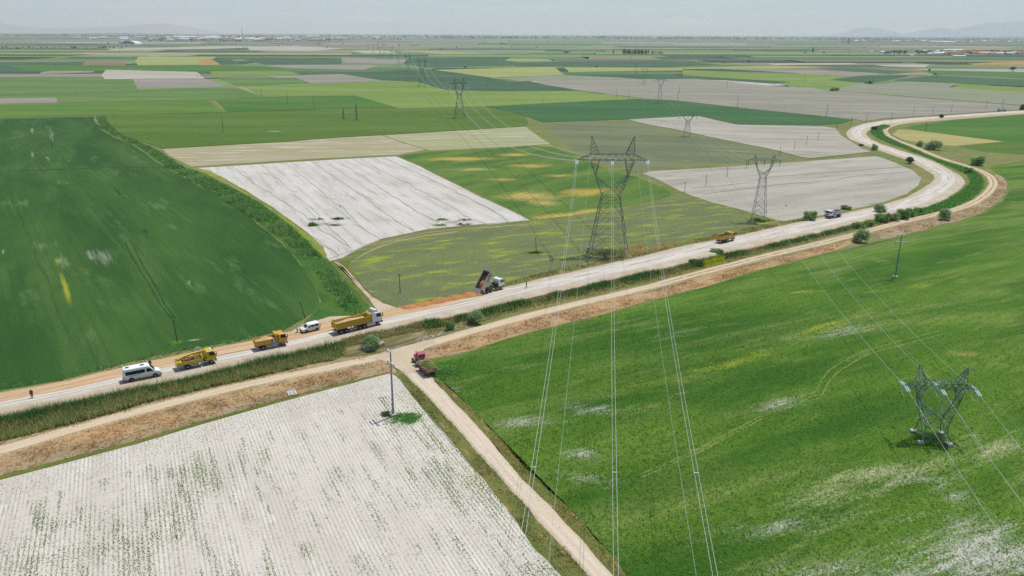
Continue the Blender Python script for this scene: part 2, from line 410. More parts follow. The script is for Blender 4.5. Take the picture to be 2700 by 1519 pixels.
# materials of the fields
W1c, W2c = S(206, 203, 192), S(196, 196, 150)
m_left = field_mat('wheat_dark', S(46, 86, 34), S(66, 104, 42), S(94, 124, 66), 24, A_LEFT, 5, .4, .36, wst=11, wisp=.35, con=.18, soft=(S(92, 124, 60), .06, .45),
    lines=[(A_LEFT + R_(2), 23.0, .010, .5, S(32, 66, 36)), (A_LEFT + R_(2), 2.6, .2, .22, S(36, 76, 38))],
    spots=[sp2(154, 690, 197, 850, 1.5, S(186, 184, 48), .95), sp2(148, 672, 158, 705, 2.2, S(160, 166, 70), .8), sp2(150, 655, 205, 740, 4.5, S(160, 172, 140), .6), sp2(240, 640, 305, 720, 7.5, S(186, 190, 170), .62), sp2(225, 640, 245, 700, 2.0, S(196, 196, 184), .7), sp2(100, 630, 130, 665, 7, S(130, 154, 112), .6),
           sp2(130, 325, 142, 400, 2.5, S(150, 168, 134), .8), sp2(84, 330, 86, 360, 2.2, S(170, 184, 150), .8), sp2(85, 385, 86, 435, 2.0, S(160, 176, 140), .7), sp2(110, 400, 140, 435, 3.5, S(150, 164, 132), .7), sp2(0, 372, 75, 355, 7, S(116, 142, 96), .7), sp2(350, 530, 490, 565, 9, S(98, 136, 86), .6),
           sp2(285, 480, 345, 540, 2.2, S(30, 60, 40), .9), sp2(430, 580, 480, 620, 3.5, S(116, 148, 108), .7), sp2(370, 595, 395, 625, 1.6, S(34, 66, 42), .9), sp2(7, 650, 9, 680, .8, S(180, 190, 150), .9), sp2(498, 730, 500, 760, .9, S(150, 170, 90), .9), sp2(485, 900, 540, 893, 1.0, S(190, 186, 150), 1.0), sp2(450, 900, 480, 905, 2.5, S(130, 160, 40), .9)])
m_mid = field_mat('crop_mid_green', S(84, 116, 42), S(100, 126, 52), S(122, 138, 70), 45, R_(4), 5, .6, .35, lines=[(R_(4), 12, .08, .25, S(66, 106, 44))], spots=[spx(725, 347, 9, 2.2, R_(-10), S(226, 220, 208), 1.1), spx(700, 340, 14, 1.6, R_(-8), S(180, 184, 140), .6)])
m_bright = field_mat('crop_bright_green', S(74, 116, 44), S(90, 128, 52), S(112, 140, 68), 60, R_(4), 4, .6, .3)
m_mustard = field_mat('crop_mustard_speckled', S(90, 128, 50), S(106, 138, 58), S(176, 180, 56), 22, R_(4), 7, .7, .35, cth=(.6, .72))
m_yg = field_mat('crop_yellow_green', S(118, 144, 68), S(136, 156, 80), S(100, 132, 60), 60, R_(5), 4, 1.0, .25)
m_paleyg = field_mat('crop_straw_green', S(154, 162, 96), S(168, 172, 106), S(140, 150, 88), 70, R_(5), 4, 1.2, .22)
m_olive = field_mat('crop_olive', S(96, 128, 66), S(112, 140, 76), S(120, 138, 90), 60, R_(5), 4, 1.0, .25, lines=[(R_(75), 26, .05, .25, S(78, 108, 56))])
m_dark = field_mat('crop_deep_green', S(62, 104, 60), S(74, 116, 66), S(92, 128, 80), 60, R_(-6), 5, .8, .28)
m_teal = field_mat('crop_teal_green', S(68, 98, 70), S(80, 110, 78), S(98, 124, 88), 80, R_(3), 4, 1.4, .2)
m_greyA = field_mat('soil_grey_streaked', S(146, 142, 128), S(162, 157, 142), S(196, 190, 172), 24, R_(-12), 9, .8, .22, cth=(.54, .7), lines=[(R_(-12), 34, .3, .3, S(138, 150, 108))])
m_greyB = field_mat('soil_grey_plain', S(148, 143, 131), S(158, 152, 139), S(176, 171, 155), 60, R_(3), 5, .9, .18)
m_greyC = field_mat('soil_grey_weedy', S(150, 150, 132), S(136, 148, 110), S(180, 176, 158), 34, R_(-6), 8, .8, .25)
m_pale = field_mat('soil_pale', S(194, 188, 172), S(178, 172, 156), S(152, 147, 132), 26, R_(4), 5, .6, .2, lines=[(R_(60), 14, .1, .35, S(150, 145, 136))])
m_paleG = field_mat('soil_pale_lilac', S(192, 187, 171), S(174, 168, 153), S(148, 143, 129), 14, R_(24), 4.5, .45, .2, cth=(.55, .7), spots=[spx(1840, 470, 26, 5, R_(110), S(214, 208, 194), .55), spx(2250, 500, 40, 10, R_(24), S(210, 204, 192), .4), spx(2330, 440, 40, 8, R_(30), S(200, 194, 180), .4)])
m_paleG2 = field_mat('soil_pale_lilac_far', S(190, 184, 169), S(170, 165, 150), S(148, 143, 130), 18, R_(-10), 6, .5, .2, cth=(.53, .68))
m_white = field_mat('soil_white_salt', S(226, 221, 211), S(212, 206, 197), S(186, 182, 168), 11, A_W, 5, .35, .25, cth=(.54, .72), con=.2, lines=[(A_W, .9, .26, .5, S(160, 156, 138)), (A_W, 5.2, .16, .45, S(176, 172, 156))],
    spots=[spx(1005, 482, 8, 5, R_(30), S(150, 164, 130), .5), spx(1075, 484, 7, 4, R_(20), S(140, 158, 118), .55), spx(860, 590, 11, 5, R_(25), S(110, 136, 78), .75), spx(1190, 586, 10, 3.5, R_(28), S(112, 138, 80), .8), spx(690, 520, 10, 7, 0, S(160, 172, 140), .4)])
m_stubA = field_mat('stubble_tan', S(182, 170, 140), S(170, 164, 122), S(212, 204, 190), 16, R_(8), 6, .5, .3, cth=(.52, .66), spots=[spx(690, 415, 40, 6, R_(8), S(196, 168, 112), .45), spx(520, 420, 26, 10, R_(0), S(160, 152, 80), .6)])
m_stubB = field_mat('stubble_green_tan', S(164, 168, 120), S(180, 176, 138), S(206, 202, 184), 18, R_(8), 6, .5, .3, cth=(.52, .68))
m_patch = field_mat('wheat_ripening', S(76, 112, 48), S(112, 138, 60), S(64, 104, 46), 16, R_(52), 4, .4, .4, wisp=.7, wsc=.11, wst=2.5, con=.2, lines=[(R_(110), 2.6, .25, .3, S(60, 100, 44))],
    spots=[spx(1215, 419, 36, 13.8, R_(5), S(198, 172, 84), 1.10), spx(1360, 408, 19, 11.5, R_(8), S(204, 178, 84), 1.05), spx(1250, 447, 21, 9.2, R_(5), S(190, 176, 110), 0.95), spx(1395, 437, 23, 10.3, R_(5), S(196, 172, 88), 1.00), spx(1470, 463, 15, 9.2, R_(8), S(192, 170, 90), 0.90), spx(1330, 474, 18, 8.0, R_(6), S(192, 168, 84), 0.90),
           spx(1400, 517, 25, 18.4, R_(15), S(204, 180, 104), 1.05), spx(1550, 507, 27, 16.1, R_(18), S(196, 170, 80), 1.05), spx(1430, 535, 13, 11.5, R_(-20), S(206, 184, 110), 0.95), spx(1480, 570, 23, 9.2, R_(20), S(204, 176, 96), 1.15), spx(1580, 556, 21, 8.0, R_(20), S(196, 176, 88), 0.95), spx(1450, 384, 15, 9.2, R_(10), S(198, 180, 80), 0.85)])
m_q = field_mat('fallow_olive', S(112, 121, 84), S(120, 132, 80), S(154, 168, 60), 11, R_(24), 3.0, .45, .55, cth=(.5, .68), spots=[spx(985, 690, 10, 4, R_(40), S(164, 176, 44), .8), spx(1060, 640, 20, 3, R_(35), S(150, 168, 60), .5), spx(1100, 625, 30, 1.2, R_(33), S(176, 172, 126), .8), spx(1700, 630, 20, 6, R_(20), S(148, 166, 50), .6)])
m_r = field_mat('fallow_grey_olive', S(112, 122, 90), S(128, 134, 96), S(150, 160, 78), 26, R_(-16), 3.5, .6, .4, cth=(.58, .72), spots=[spx(1640, 350, 40, 8, R_(-14), S(164, 162, 140), .5), spx(1930, 398, 36, 2.5, R_(-20), S(186, 176, 146), .9)])
m_soilbrown = field_mat('soil_brown', S(150, 124, 100), S(140, 116, 96), None, 60, 0, 4, 1, .2)
m_orange = field_mat('stubble_orange', S(186, 150, 90), S(176, 140, 86), None, 60, 0, 4, 1, .2)
m_tanf = field_mat('stubble_light', S(172, 166, 104), S(184, 174, 112), S(198, 186, 130), 24, R_(-12), 5, .6, .25, lines=[(R_(-12), 6, .2, .25, S(150, 146, 88))])
m_right = field_mat('wheat_lush', S(58, 102, 28), S(98, 134, 42), S(142, 158, 82), 17, R_(27), 4.0, .32, .45, bump=.5, cth=(.54, .8), con=.17, wst=5, soft=(S(142, 156, 84), .075, .55), lines=[(A_RF, 2.2, .25, .16, S(40, 86, 30))],
    spots=[spx(1200, 1030, 8.7, 4.1, R_(-15), W1c, 0.56), spx(1370, 1110, 13.0, 5.4, R_(10), W1c, 0.63), spx(1560, 1080, 13.0, 5.4, R_(-10), W1c, 0.63), spx(1530, 1195, 5.8, 5.4, R_(-60), W1c, 0.70), spx(1560, 1260, 14.5, 4.1, R_(-12), W1c, 0.56), spx(2060, 1065, 14.5, 4.1, R_(20), W1c, 0.67),
           spx(2240, 872, 18.8, 5.4, R_(30), W1c, 0.61), spx(2100, 900, 23.2, 5.4, R_(28), W1c, 0.47), spx(1950, 950, 26.1, 4.3, R_(30), S(170, 178, 60), .72), spx(2190, 855, 20.3, 2.3, R_(32), S(186, 186, 52), .8), spx(2120, 770, 13.0, 2.7, R_(10), S(176, 182, 56), .7), spx(1760, 1000, 34.8, 6.8, R_(22), S(150, 168, 60), .62),
           spx(2350, 1245, 23.2, 6.8, R_(14), W2c, .8), spx(2400, 1260, 13.0, 4.1, R_(10), W1c, 0.67), spx(2160, 1310, 23.2, 6.8, R_(22), W2c, .66), spx(2040, 1390, 23.2, 5.4, R_(20), W1c, 0.54), spx(2300, 1370, 20.3, 5.4, R_(15), W2c, .5), spx(2560, 1430, 17.4, 10.8, R_(30), W1c, 0.76), spx(2660, 1480, 23.2, 10.8, R_(30), W1c, 0.79), spx(2520, 1310, 5.8, 9.5, R_(60), W1c, 0.56),
           spx(2640, 1180, 17.4, 8.1, R_(20), W2c, .75), spx(2550, 935, 7.2, 4.1, R_(-10), S(176, 160, 96), .8), spx(2420, 1510, 37.7, 8.1, R_(15), W1c, 0.58), spx(2180, 1500, 29.0, 6.8, R_(15), W1c, 0.56), spx(1690, 1210, 20.3, 1.4, R_(28), S(130, 160, 70), .7), spx(2500, 790, 58.0, 13.5, R_(30), S(48, 98, 30), .5), spx(2430, 755, 10.2, 4.1, R_(25), S(160, 172, 56), .7),
           spx(1830, 870, 29.0, 4.1, R_(28), W2c, .5), spx(1430, 1490, 17.4, 6.8, R_(-50), S(110, 140, 66), .5), spx(1960, 1200, 26.1, 6.8, R_(20), S(46, 100, 30), .6), spx(2250, 1120, 31.9, 8.1, R_(20), S(42, 92, 28), .6)])
m_beet = field_mat('soil_white_drilled', S(226, 219, 206), S(214, 206, 193), S(233, 227, 216), 9, A_ROW, 3.5, .16, .2, cth=(.5, .68), lines=[(A_ROW, .57, .2, .5, S(164, 160, 136))], spots=[spx(1090, 1060, 9, 3, A_ROW, S(206, 188, 152), .6), spx(1240, 1250, 22, 3, A_ROW, S(214, 200, 172), .6)])
m_ora = field_mat('dry_grass_orange', S(198, 166, 120), S(178, 150, 112), S(150, 128, 102), 5, A_RD, 3, .25, .55, cth=(.5, .66))
m_brw = field_mat('dry_weeds_brown', S(164, 146, 118), S(184, 164, 128), S(126, 124, 76), 4, A_RD, 3, .22, .6, cth=(.52, .66))
m_grn = field_mat('verge_green', S(96, 116, 50), S(120, 126, 62), S(160, 138, 86), 4, A_RD, 3, .22, .6, cth=(.56, .7))
m_ver2 = field_mat('verge_side_track', S(104, 118, 60), S(126, 124, 70), S(176, 144, 92), 4, A_ROW, 3, .2, .6, cth=(.55, .68))
m_bei = field_mat('road_shoulder', S(196, 172, 142), S(178, 152, 122), S(148, 132, 94), 5, A_RD, 5, .22, .35, cth=(.53, .68))
m_dirt = field_mat('bare_dirt', S(216, 198, 168), S(206, 188, 162), S(188, 166, 136), 6, A_RD, 2, .25, .22)
m_ditch = field_mat('ditch_grass', S(62, 104, 40), S(84, 118, 48), S(120, 126, 66), 4, A_LEFT, 3, .3, .6)
m_yel = field_mat('mustard_strip', S(150, 158, 66), S(128, 144, 62), S(196, 186, 60), 3, A_LEFT, 3, .3, .5)
m_crk = field_mat('ditch_bed', S(150, 136, 104), S(120, 116, 66), S(190, 176, 146), 3, A_RD, 2, .25, .5)

O = 1 / 0.95407
# ---- far and middle fields (outlines traced on the plain), farthest first
def fields(name, mat, *polys):
    for p in polys: sheet(name, p, mat, .35)
fields('grey_field', m_greyB, [(1901, 181.7), (2149, 185), (2345, 196.4), (2240, 200)], [(0, 197.5), (266, 195), (273, 200), (266, 203), (0, 203.5)], [(115, 184), (255, 184), (245, 191), (104, 195)],
       [(900, 151), (1100, 160), (1170, 167), (1020, 168), (910, 165)], [(700, 172), (900, 171), (1000, 172), (960, 184), (760, 180)])
fields('pale_field', m_pale, [(2023.6, 167.7), (2243.7, 166), (2264.7, 169.5), (2044.6, 172)], [(2303, 171), (2450, 170), (2439, 178), (2334.6, 174.7)], [(650, 123), (780, 121), (905, 128), (830, 134), (660, 133)], [(280, 129), (620, 121), (700, 124), (560, 129), (300, 132)],
       [(930, 134), (1010, 132), (1050, 141), (960, 141)])
fields('straw_field', m_paleyg, [(1800, 179), (2027, 173), (2198, 176.4), (2044.6, 181.7), (1800, 181.7)], [(1143, 184), (1462, 176.6), (1488, 197.5), (1298.6, 205)], [(355, 160), (365, 149), (570, 150), (556, 162), (580, 171), (362, 172)], [(1060, 134), (1140, 134), (1320, 142), (1160, 143)], [(1488, 178), (1800, 180), (1800, 186), (1500, 190)], [(1300, 155), (1450, 156), (1420, 160), (1320, 160)])
fields('orange_stubble', m_orange, [(2551, 167.7), (2700, 161.4), (2900, 161), (2900, 171), (2568.7, 171)], [(530, 156), (556, 156), (583, 171), (520, 170)])
fields('brown_field', m_soilbrown, [(225, 164), (328, 163), (332, 173), (217, 173)], [(115, 174), (200, 165), (190, 174)])
fields('dark_field', m_teal, [(2156, 181.7), (2229.7, 178), (2422, 190), (2345, 195.7)], [(2174, 213), (2268, 200), (2394, 197.4), (2394, 202.6), (2303, 218), (2285.7, 218)],
       [(-150, 164), (150, 164), (225, 163), (210, 176), (110, 190), (-150, 196)], [(555, 155), (605, 156), (640, 170), (585, 171)], [(690, 152), (900, 156), (900, 170), (700, 171), (640, 158)], [(1080, 152), (1350, 150), (1330, 160), (1450, 172), (1120, 178), (1060, 168)], [(1320, 165), (1750, 160), (1900, 170), (1750, 178), (1480, 176)])
fields('bright_field', m_bright, [(2422, 185), (2700, 190.4), (2900, 194), (2900, 214), (2700, 208), (2464, 197)], [(20, 172), (360, 172), (600, 172), (700, 176), (800, 192), (760, 198), (500, 189), (60, 186)])
fields('olive_field', m_olive, [(-150, 203.5), (266, 203), (349, 209), (363, 236), (200, 241), (0, 241), (-150, 242)], [(-150, 239), (152, 236.5), (152, 258), (-150, 260)])
fields('yellow_green_field', m_yg, [(1800, 185), (2240, 200), (2184, 211), (2282, 220), (2219, 231), (2086.5, 229), (2051.6, 220), (2090, 216.6), (1800, 200)], [(554, 188), (759, 187), (793, 197.5), (562, 203)], [(2499, 232), (2537, 222), (2700, 230.6), (2900, 238), (2900, 256), (2700, 246)])
fields('deep_green_field', m_teal, [(2359, 211), (2464, 198.5), (2700, 209.6), (2900, 219), (2900, 236), (2700, 229), (2359, 213)], [(1700, 202), (1787, 198), (2086.5, 216.7), (2044, 221.5), (1912.6, 212), (1700, 206)], [(900, 195), (1040, 186), (1143, 184), (1298, 205), (1397, 212), (1184, 216), (1100, 216), (1010, 212)])
fields('pale_field', m_greyC, [(2306.6, 223.6), (2394, 215), (2533.7, 221), (2495, 232)], [(1290, 207), (1488, 198), (1620, 204), (1690, 209), (1397, 214)])
fields('streaked_field', m_greyC, [(2205, 240), (2217, 231), (2280, 220), (2310, 223), (2495, 231.5), (2700, 245), (2900, 258), (2900, 292), (2700, 278)])
fields('grey_field', m_greyB, [(698, 201), (900, 195.5), (1010, 212.6), (900, 218), (820, 220)], [(349, 209), (539, 207), (592, 228), (364, 232)], [(-150, 261), (150, 258), (150, 271.5), (-150, 277)])
fields('pale_field', m_pale, [(279, 184), (520, 190), (539, 207), (277, 209), (266, 199)])
fields('olive_field', m_olive, [(573, 207), (778, 205), (820, 220), (630, 228)], [(152, 239), (622, 230), (695, 256), (547, 263), (155.6, 271.5)])
fields('yellow_green_field', m_yg, [(645, 230), (900, 219), (1090, 216), (1184, 239), (1300, 241), (1522, 240), (1690, 261), (1431, 273), (1283, 281), (1052, 287), (938, 253), (900, 253), (695, 256)])
fields('deep_green_field', m_teal, [(1101, 215), (1184.7, 214.5), (1397, 214), (1522, 240), (1298.6, 241), (1181, 239)])
fields('mustard_field', m_mustard, [(-200, 278), (0, 277), (152, 273), (547, 264), (581, 290), (600, 296), (247, 305), (0, 311), (-200, 314)])
fields('bright_field', m_bright, [(569, 264), (695, 257), (900, 252.5), (938, 252.5), (1052, 286), (900, 287), (600, 296), (590, 284)])
fields('green_field', m_mid, [(277, 306), (580, 297), (900, 288), (1050, 288), (1283, 283), (1336, 294), (1388, 309), (1393, 325), (1386, 333), (1006, 356), (900, 361.6), (759, 373), (569, 384), (429, 392), (360, 370), (322, 357), (288, 328)])
fields('streaked_field', m_greyA, [(1397, 215.5), (1545, 211), (1690, 210), (1835, 208), (1951, 218.7), (2028.5, 226.4), (2140, 232), (2184, 242), (2202, 241), (2700, 281), (2900, 294), (2900, 282), (2700, 289), (2407, 308), (2331, 313), (2278, 321), (2255, 315), (2140, 303.5), (1990, 289), (1874, 275.5), (1777, 265), (1700, 260.5), (1526, 239), (1439, 224)])
fields('deep_green_field', m_dark, [(1283, 281), (1431, 273), (1621, 264), (1689.5, 262), (1777, 266), (1874, 276.6), (1990, 290), (2140, 304.6), (2250, 317), (2217.5, 326.5), (2141.6, 331), (1944, 328), (1883.5, 314), (1845.5, 306), (1816, 306), (1700, 312.5), (1655, 315), (1431, 322.7), (1393, 309), (1336.5, 294)])
fields('grey_field', m_paleG2, [(1655, 315.5), (1700, 313), (1816, 306.6), (1845, 307.5), (1883.6, 317), (1941.5, 329), (2140, 332.7), (2172, 334), (2206, 340), (2214, 355), (2236.5, 370), (2274.5, 393), (2297, 400.5), (2236.5, 408), (2141.6, 417.6), (2115, 415.7), (2028.5, 393), (1951, 378), (1874, 362), (1796.6, 345), (1700, 327)])
_fz[0] = .008; _fs[0] = .001                                  # near sheets lie close on the plain
fields('fallow_field', m_r, [(1425, 326), (1655, 318), (1700, 328.5), (1796.6, 347), (1874, 364.6), (1951, 381), (2028.5, 396.5), (2100, 416), (2028.5, 423), (1932, 431), (1854.6, 438), (1709.7, 448), (1680, 452), (1600, 430), (1530, 402), (1470, 362)])
fields('stubble_field', m_stubA, [(429, 393), (569, 385), (759, 374), (900, 362.6), (1006, 357), (1052, 374), (1122, 395), (1052, 407), (900, 414), (759, 423), (607, 432), (505, 439), (448, 411)])
fields('stubble_field', m_stubB, [(1012, 357), (1386, 334), (1400, 345), (1424, 362.6), (1450, 379), (1355.5, 386), (1135, 397), (1060, 374)])
o, P_WHITE = sheet('white_field', [(550, 450), (520, 443), (607, 438), (759, 428.5), (900, 420), (1044, 412.5), (1112.6, 442), (1203.7, 488), (1279.6, 525.8), (1355.5, 560), (1397, 581), (1317.5, 589), (1203.7, 597), (1127.8, 604.5), (1051.8, 619.7), (1002.5, 631), (938, 659), (900, 680), (868, 688), (860, 670), (854, 651), (797, 602), (721, 548.6), (645, 499)], m_white)
fields('ripening_field', m_patch, [(1052, 411), (1127, 401), (1279.6, 392), (1450, 381.6), (1492, 400.5), (1545, 423), (1621, 453.7), (1678, 466), (1754, 499), (1773, 512), (1735, 528), (1621, 550), (1507, 569), (1405, 580), (1359, 558), (1283, 523), (1207, 486), (1116, 440)])
o, P_Q = sheet('fallow_field', [(925, 687), (990, 655), (1025, 636), (1090, 619), (1166, 609), (1279.6, 594), (1340, 590), (1397, 583.5), (1507, 573), (1621, 554), (1773, 520), (1800, 512), (1838, 526), (1914, 548.6), (1990, 566), (2040, 581), (2028, 592), (1914, 611), (1800, 638), (1700, 664), (1559, 688), (1445, 716), (1331, 748), (1255.5, 764), (1141.6, 788), (1047, 810), (1012.6, 795), (971, 769), (944, 733), (921.5, 699)], m_q)
fields('grey_field', m_paleG, [(1695, 457.5), (1714, 452), (1800, 447), (1914, 440), (2103.7, 427), (2309, 412), (2331, 417.6), (2369, 433), (2407, 450), (2430, 469), (2422.5, 488), (2392, 510.6), (2331, 533), (2255.5, 550), (2157, 569), (2073, 583), (2043, 579), (1952, 552), (1876, 533), (1819, 514), (1792, 503), (1735, 472.6)])
o, P_LEFT = sheet('wheat_field', [(-330, 318), (0, 313), (250, 307), (247, 315), (266, 340), (300, 362.6), (341.6, 376), (380, 402), (417.5, 429), (448, 444), (493.5, 472.6), (531, 495), (562, 505), (622.5, 541), (683, 594), (740, 639.7), (778, 681), (811, 729), (830, 762), (841, 795), (838, 811), (824, 826), (803, 838), (778, 853), (753, 868), (679, 888), (579.6, 907), (414, 938), (290, 968), (165.6, 1001), (83, 1016), (0, 1030), (-330, 1085)], m_left)
# left ditch bank
o, P_DITCH = sheet('ditch_bank', [(250, 306), (277, 305), (289, 328), (323, 357), (360, 370), (410, 392), (440, 411), (486, 440), (531, 454), (607, 491.6), (683, 533), (759, 586.5), (816, 636), (854, 677.6), (868, 688), (895, 721.5), (929, 759), (963, 797), (985, 822), (930, 845), (870, 850), (838, 856), (800, 852), (836, 818), (847, 795), (832, 760), (813, 729), (788, 690), (745, 640), (688, 594), (626, 541), (566, 505), (497, 472), (452, 444), (421, 429), (344, 375), (303, 362), (268, 340)], m_ditch)
sheet('mustard_strip', [(505, 441), (520, 443), (550, 451), (645, 500), (721, 550), (797, 604), (850, 652), (862, 682), (845, 668), (800, 624), (740, 574), (670, 523), (600, 484), (540, 455)], m_yel, .8)
# wheel ruts and verges round the olive fallow
sheet('verge', [(868, 690), (925, 688), (921, 700), (944, 733), (971, 769), (1012, 795), (1047, 811), (1040, 815), (1000, 806), (963, 795), (929, 757), (895, 720)], m_grn, .5)
for a_, b_ in ((0, 3), (6, 9)):
    C_ = [(880, 690), (900, 706), (925, 735), (950, 764), (975, 790), (990, 805)]
    sheet('wheel_rut', [(u + a_ + k * .6, v) for k, (u, v) in enumerate(C_)] + [(u + b_ + k * .9, v) for k, (u, v) in reversed(list(enumerate(C_)))], m_dirt, .25)
C_ = [(1010, 640), (1052, 628), (1128, 613), (1204, 604), (1300, 598), (1397, 590)]
sheet('wheel_rut', [(u, v) for u, v in C_] + [(u, v + 1.3) for u, v in reversed(C_)], m_bei, .25)
C_ = [(925, 692), (960, 668), (1010, 646), (1052, 634), (1128, 619), (1204, 610)]
sheet('wheel_rut', [(u, v) for u, v in C_] + [(u + 1, v + 2.2) for u, v in reversed(C_)], m_bei, .25)
m_rut1 = field_mat('trodden_wheat', S(132, 148, 80), S(112, 136, 62), None, 4, 0, 2, .3, .4); m_rut2 = field_mat('tramline_dark', S(40, 74, 36), S(52, 88, 42), None, 4, 0, 2, .3, .4)
stroke('tramline', [(330, 640), (344, 671), (373, 720), (397, 757), (422, 803), (460, 848)], .5, m_rut2); stroke('tramline', [(352, 650), (372, 690), (408, 753), (435, 803), (462, 840)], .5, m_rut2)
stroke('tramline', [(0, 452), (180, 446), (300, 441), (440, 443)], 1.6, m_rut2, .5)
# right of the canal
sheet('green_field', [(2384.6, 336), (2445, 324.6), (2560, 312), (2700, 302), (2900, 292), (2900, 380), (2700, 374), (2646, 373), (2407, 341.7)], m_bright)
sheet('stubble_field', [(2354, 355), (2369, 341.7), (2407, 343.6), (2646.5, 373.5), (2521, 385), (2422, 376), (2380, 368)], m_tanf)
sheet('green_field', [(2521, 385.5), (2646, 374), (2700, 374.5), (2900, 381), (2900, 412), (2700, 408), (2597, 400.5)], m_mid)
o, P_RIGHT = sheet('wheat_field', [(1141.6, 950), (1217.5, 936), (1331.5, 897), (1407, 875), (1559, 839), (1650, 812), (1829, 766), (2009, 712), (2188, 667), (2323, 635.6), (2440, 608), (2521, 587), (2597, 561), (2640, 533), (2668, 500), (2655, 472), (2620, 452), (2606, 440), (2700, 424), (2950, 428), (3300, 1610), (1710, 1610), (1626, 1507.6), (1587, 1456.5), (1489, 1343), (1371, 1233), (1293, 1138.5), (1234, 1080), (1165, 1009), (1140, 985)], m_right)
for d_ in (0, 9):
    stroke('wheel_track', [(2040 + d_ * .3, 1068 + d_), (2112, 1047 + d_ * .6), (2154 + d_ * 1.6, 1031 + d_), (2166 + d_ * 1.9, 1002 + d_), (2188 + d_ * 1.9, 975 + d_), (2233 + d_ * 1.6, 948 + d_), (2278 + d_, 926 + d_), (2390 + d_, 895 + d_), (2480 + d_, 872 + d_)], .32, m_rut1)
    stroke('wheel_track', [(1690, 1250 + d_), (1760, 1222 + d_), (1850, 1180 + d_), (1940, 1132 + d_), (2010, 1096 + d_)], .36, m_rut1)
# corridor strips beside the roads
sheet('road_shoulder', [(-300, 1140), (0, 1083), (83, 1066), (207, 1039), (323, 1012), (414, 996), (621, 950), (745, 925), (900, 894), (1005, 858), (1104, 839), (1180, 824), (1293, 793), (1407, 769), (1521, 744), (1700, 706), (1800, 683), (1914, 655), (2028, 630), (2142, 607), (2255, 580), (2331, 561), (2407, 545), (2464, 527), (2502, 506), (2500, 522), (2464, 541), (2407, 559), (2331, 576), (2255, 594.6), (2142, 621), (2028, 645), (1914, 670), (1800, 698), (1700, 720), (1521, 757), (1407, 783), (1293, 809), (1180, 840), (1104, 856), (1005, 874), (900, 912), (745, 942), (621, 967), (414, 1014), (323, 1030), (207, 1057), (83, 1087), (0, 1104), (-300, 1160)], m_bei, .8)
sheet('dry_grass', [(-300, 1230), (0, 1163), (207, 1113), (414, 1050), (621, 1004), (828, 960), (905, 945), (1000, 932), (1100, 905), (1180, 884), (1293, 853), (1407, 821), (1521, 794), (1700, 752), (1829, 717), (2009, 670), (2143, 638), (2230, 615), (2250, 630), (2143, 656), (2009, 690), (1829, 737), (1700, 772), (1521, 812), (1407, 838), (1293, 870), (1180, 902), (1080, 930), (1000, 952), (900, 976), (828, 990), (621, 1031), (414, 1083), (207, 1140), (0, 1202), (-300, 1285)], m_brw, .8)
sheet('dry_grass', [(-300, 1285), (0, 1202), (207, 1140), (414, 1083), (621, 1031), (828, 990), (900, 976), (1000, 955), (1040, 962), (1030, 984), (900, 1005), (716, 1051), (537, 1099), (358, 1150), (143, 1208), (0, 1245), (-300, 1330)], m_ora, .9)
sheet('weed_strip', [(-300, 1312), (0, 1230), (143, 1196), (358, 1138), (537, 1087), (716, 1040), (900, 993), (1000, 968), (1035, 966), (1045, 980), (1030, 990), (900, 1016), (716, 1062), (537, 1111), (358, 1163), (143, 1219), (0, 1256), (-300, 1345)], m_brw, .9)
sheet('weed_strip', [(-300, 1345), (0, 1254), (143, 1217), (358, 1161), (537, 1108), (716, 1058), (900, 1011), (1030, 983), (1049, 995), (900, 1019), (716, 1067), (537, 1117), (358, 1171), (143, 1228), (0, 1265), (-300, 1365)], m_grn, .7)
sheet('dry_grass', [(1112, 925), (1180, 905), (1293, 873), (1407, 840), (1521, 814), (1700, 773), (1829, 738), (2009, 691), (2143, 657), (2235, 634), (2260, 640), (2190, 665), (2009, 710), (1829, 764), (1650, 810), (1559, 837), (1407, 872), (1331, 893), (1217, 931), (1145, 946), (1120, 945)], m_ora, .9)
sheet('dry_grass', [(2293, 614), (2369, 594), (2464, 572), (2521, 559), (2570, 545), (2610, 520), (2632, 492), (2634, 476), (2622, 459), (2640, 465), (2655, 485), (2650, 508), (2625, 536), (2590, 558), (2521, 584), (2440, 605), (2330, 630)], m_brw, .9)
o, P_BEET = sheet('beet_field', [(-350, 1375), (0, 1266), (143, 1229), (358, 1172), (537, 1118), (716, 1068), (900, 1019), (1029.6, 985), (1049, 997), (1096, 1056), (1175, 1146), (1273, 1264), (1351.6, 1362), (1410.5, 1441), (1479, 1519), (1560, 1620), (-350, 1760)], m_beet, .25)
sheet('verge', [(1049, 992), (1066, 982), (1122.6, 1036.5), (1180, 1097), (1229, 1150), (1253, 1182), (1371, 1311), (1450, 1401.6), (1559.7, 1519), (1650, 1620), (1565, 1620), (1481, 1519), (1412, 1441), (1353, 1361), (1275, 1263), (1177, 1145), (1098, 1055), (1052, 998)], m_ver2, .5)
sheet('verge', [(1141.6, 1000), (1180, 1042), (1214, 1078), (1292.7, 1162), (1371, 1258), (1450, 1337), (1528, 1419), (1614.7, 1517), (1700, 1615), (1725, 1612), (1640, 1507), (1600, 1456), (1500, 1343), (1382, 1233), (1304, 1138), (1243, 1080), (1168, 1009), (1146, 985)], m_ver2, .5)
sheet('canal_bed', [(905, 906), (1005, 876), (1104, 858), (1180, 842), (1180, 880), (1100, 903), (1000, 930), (905, 944)], m_crk, .5)

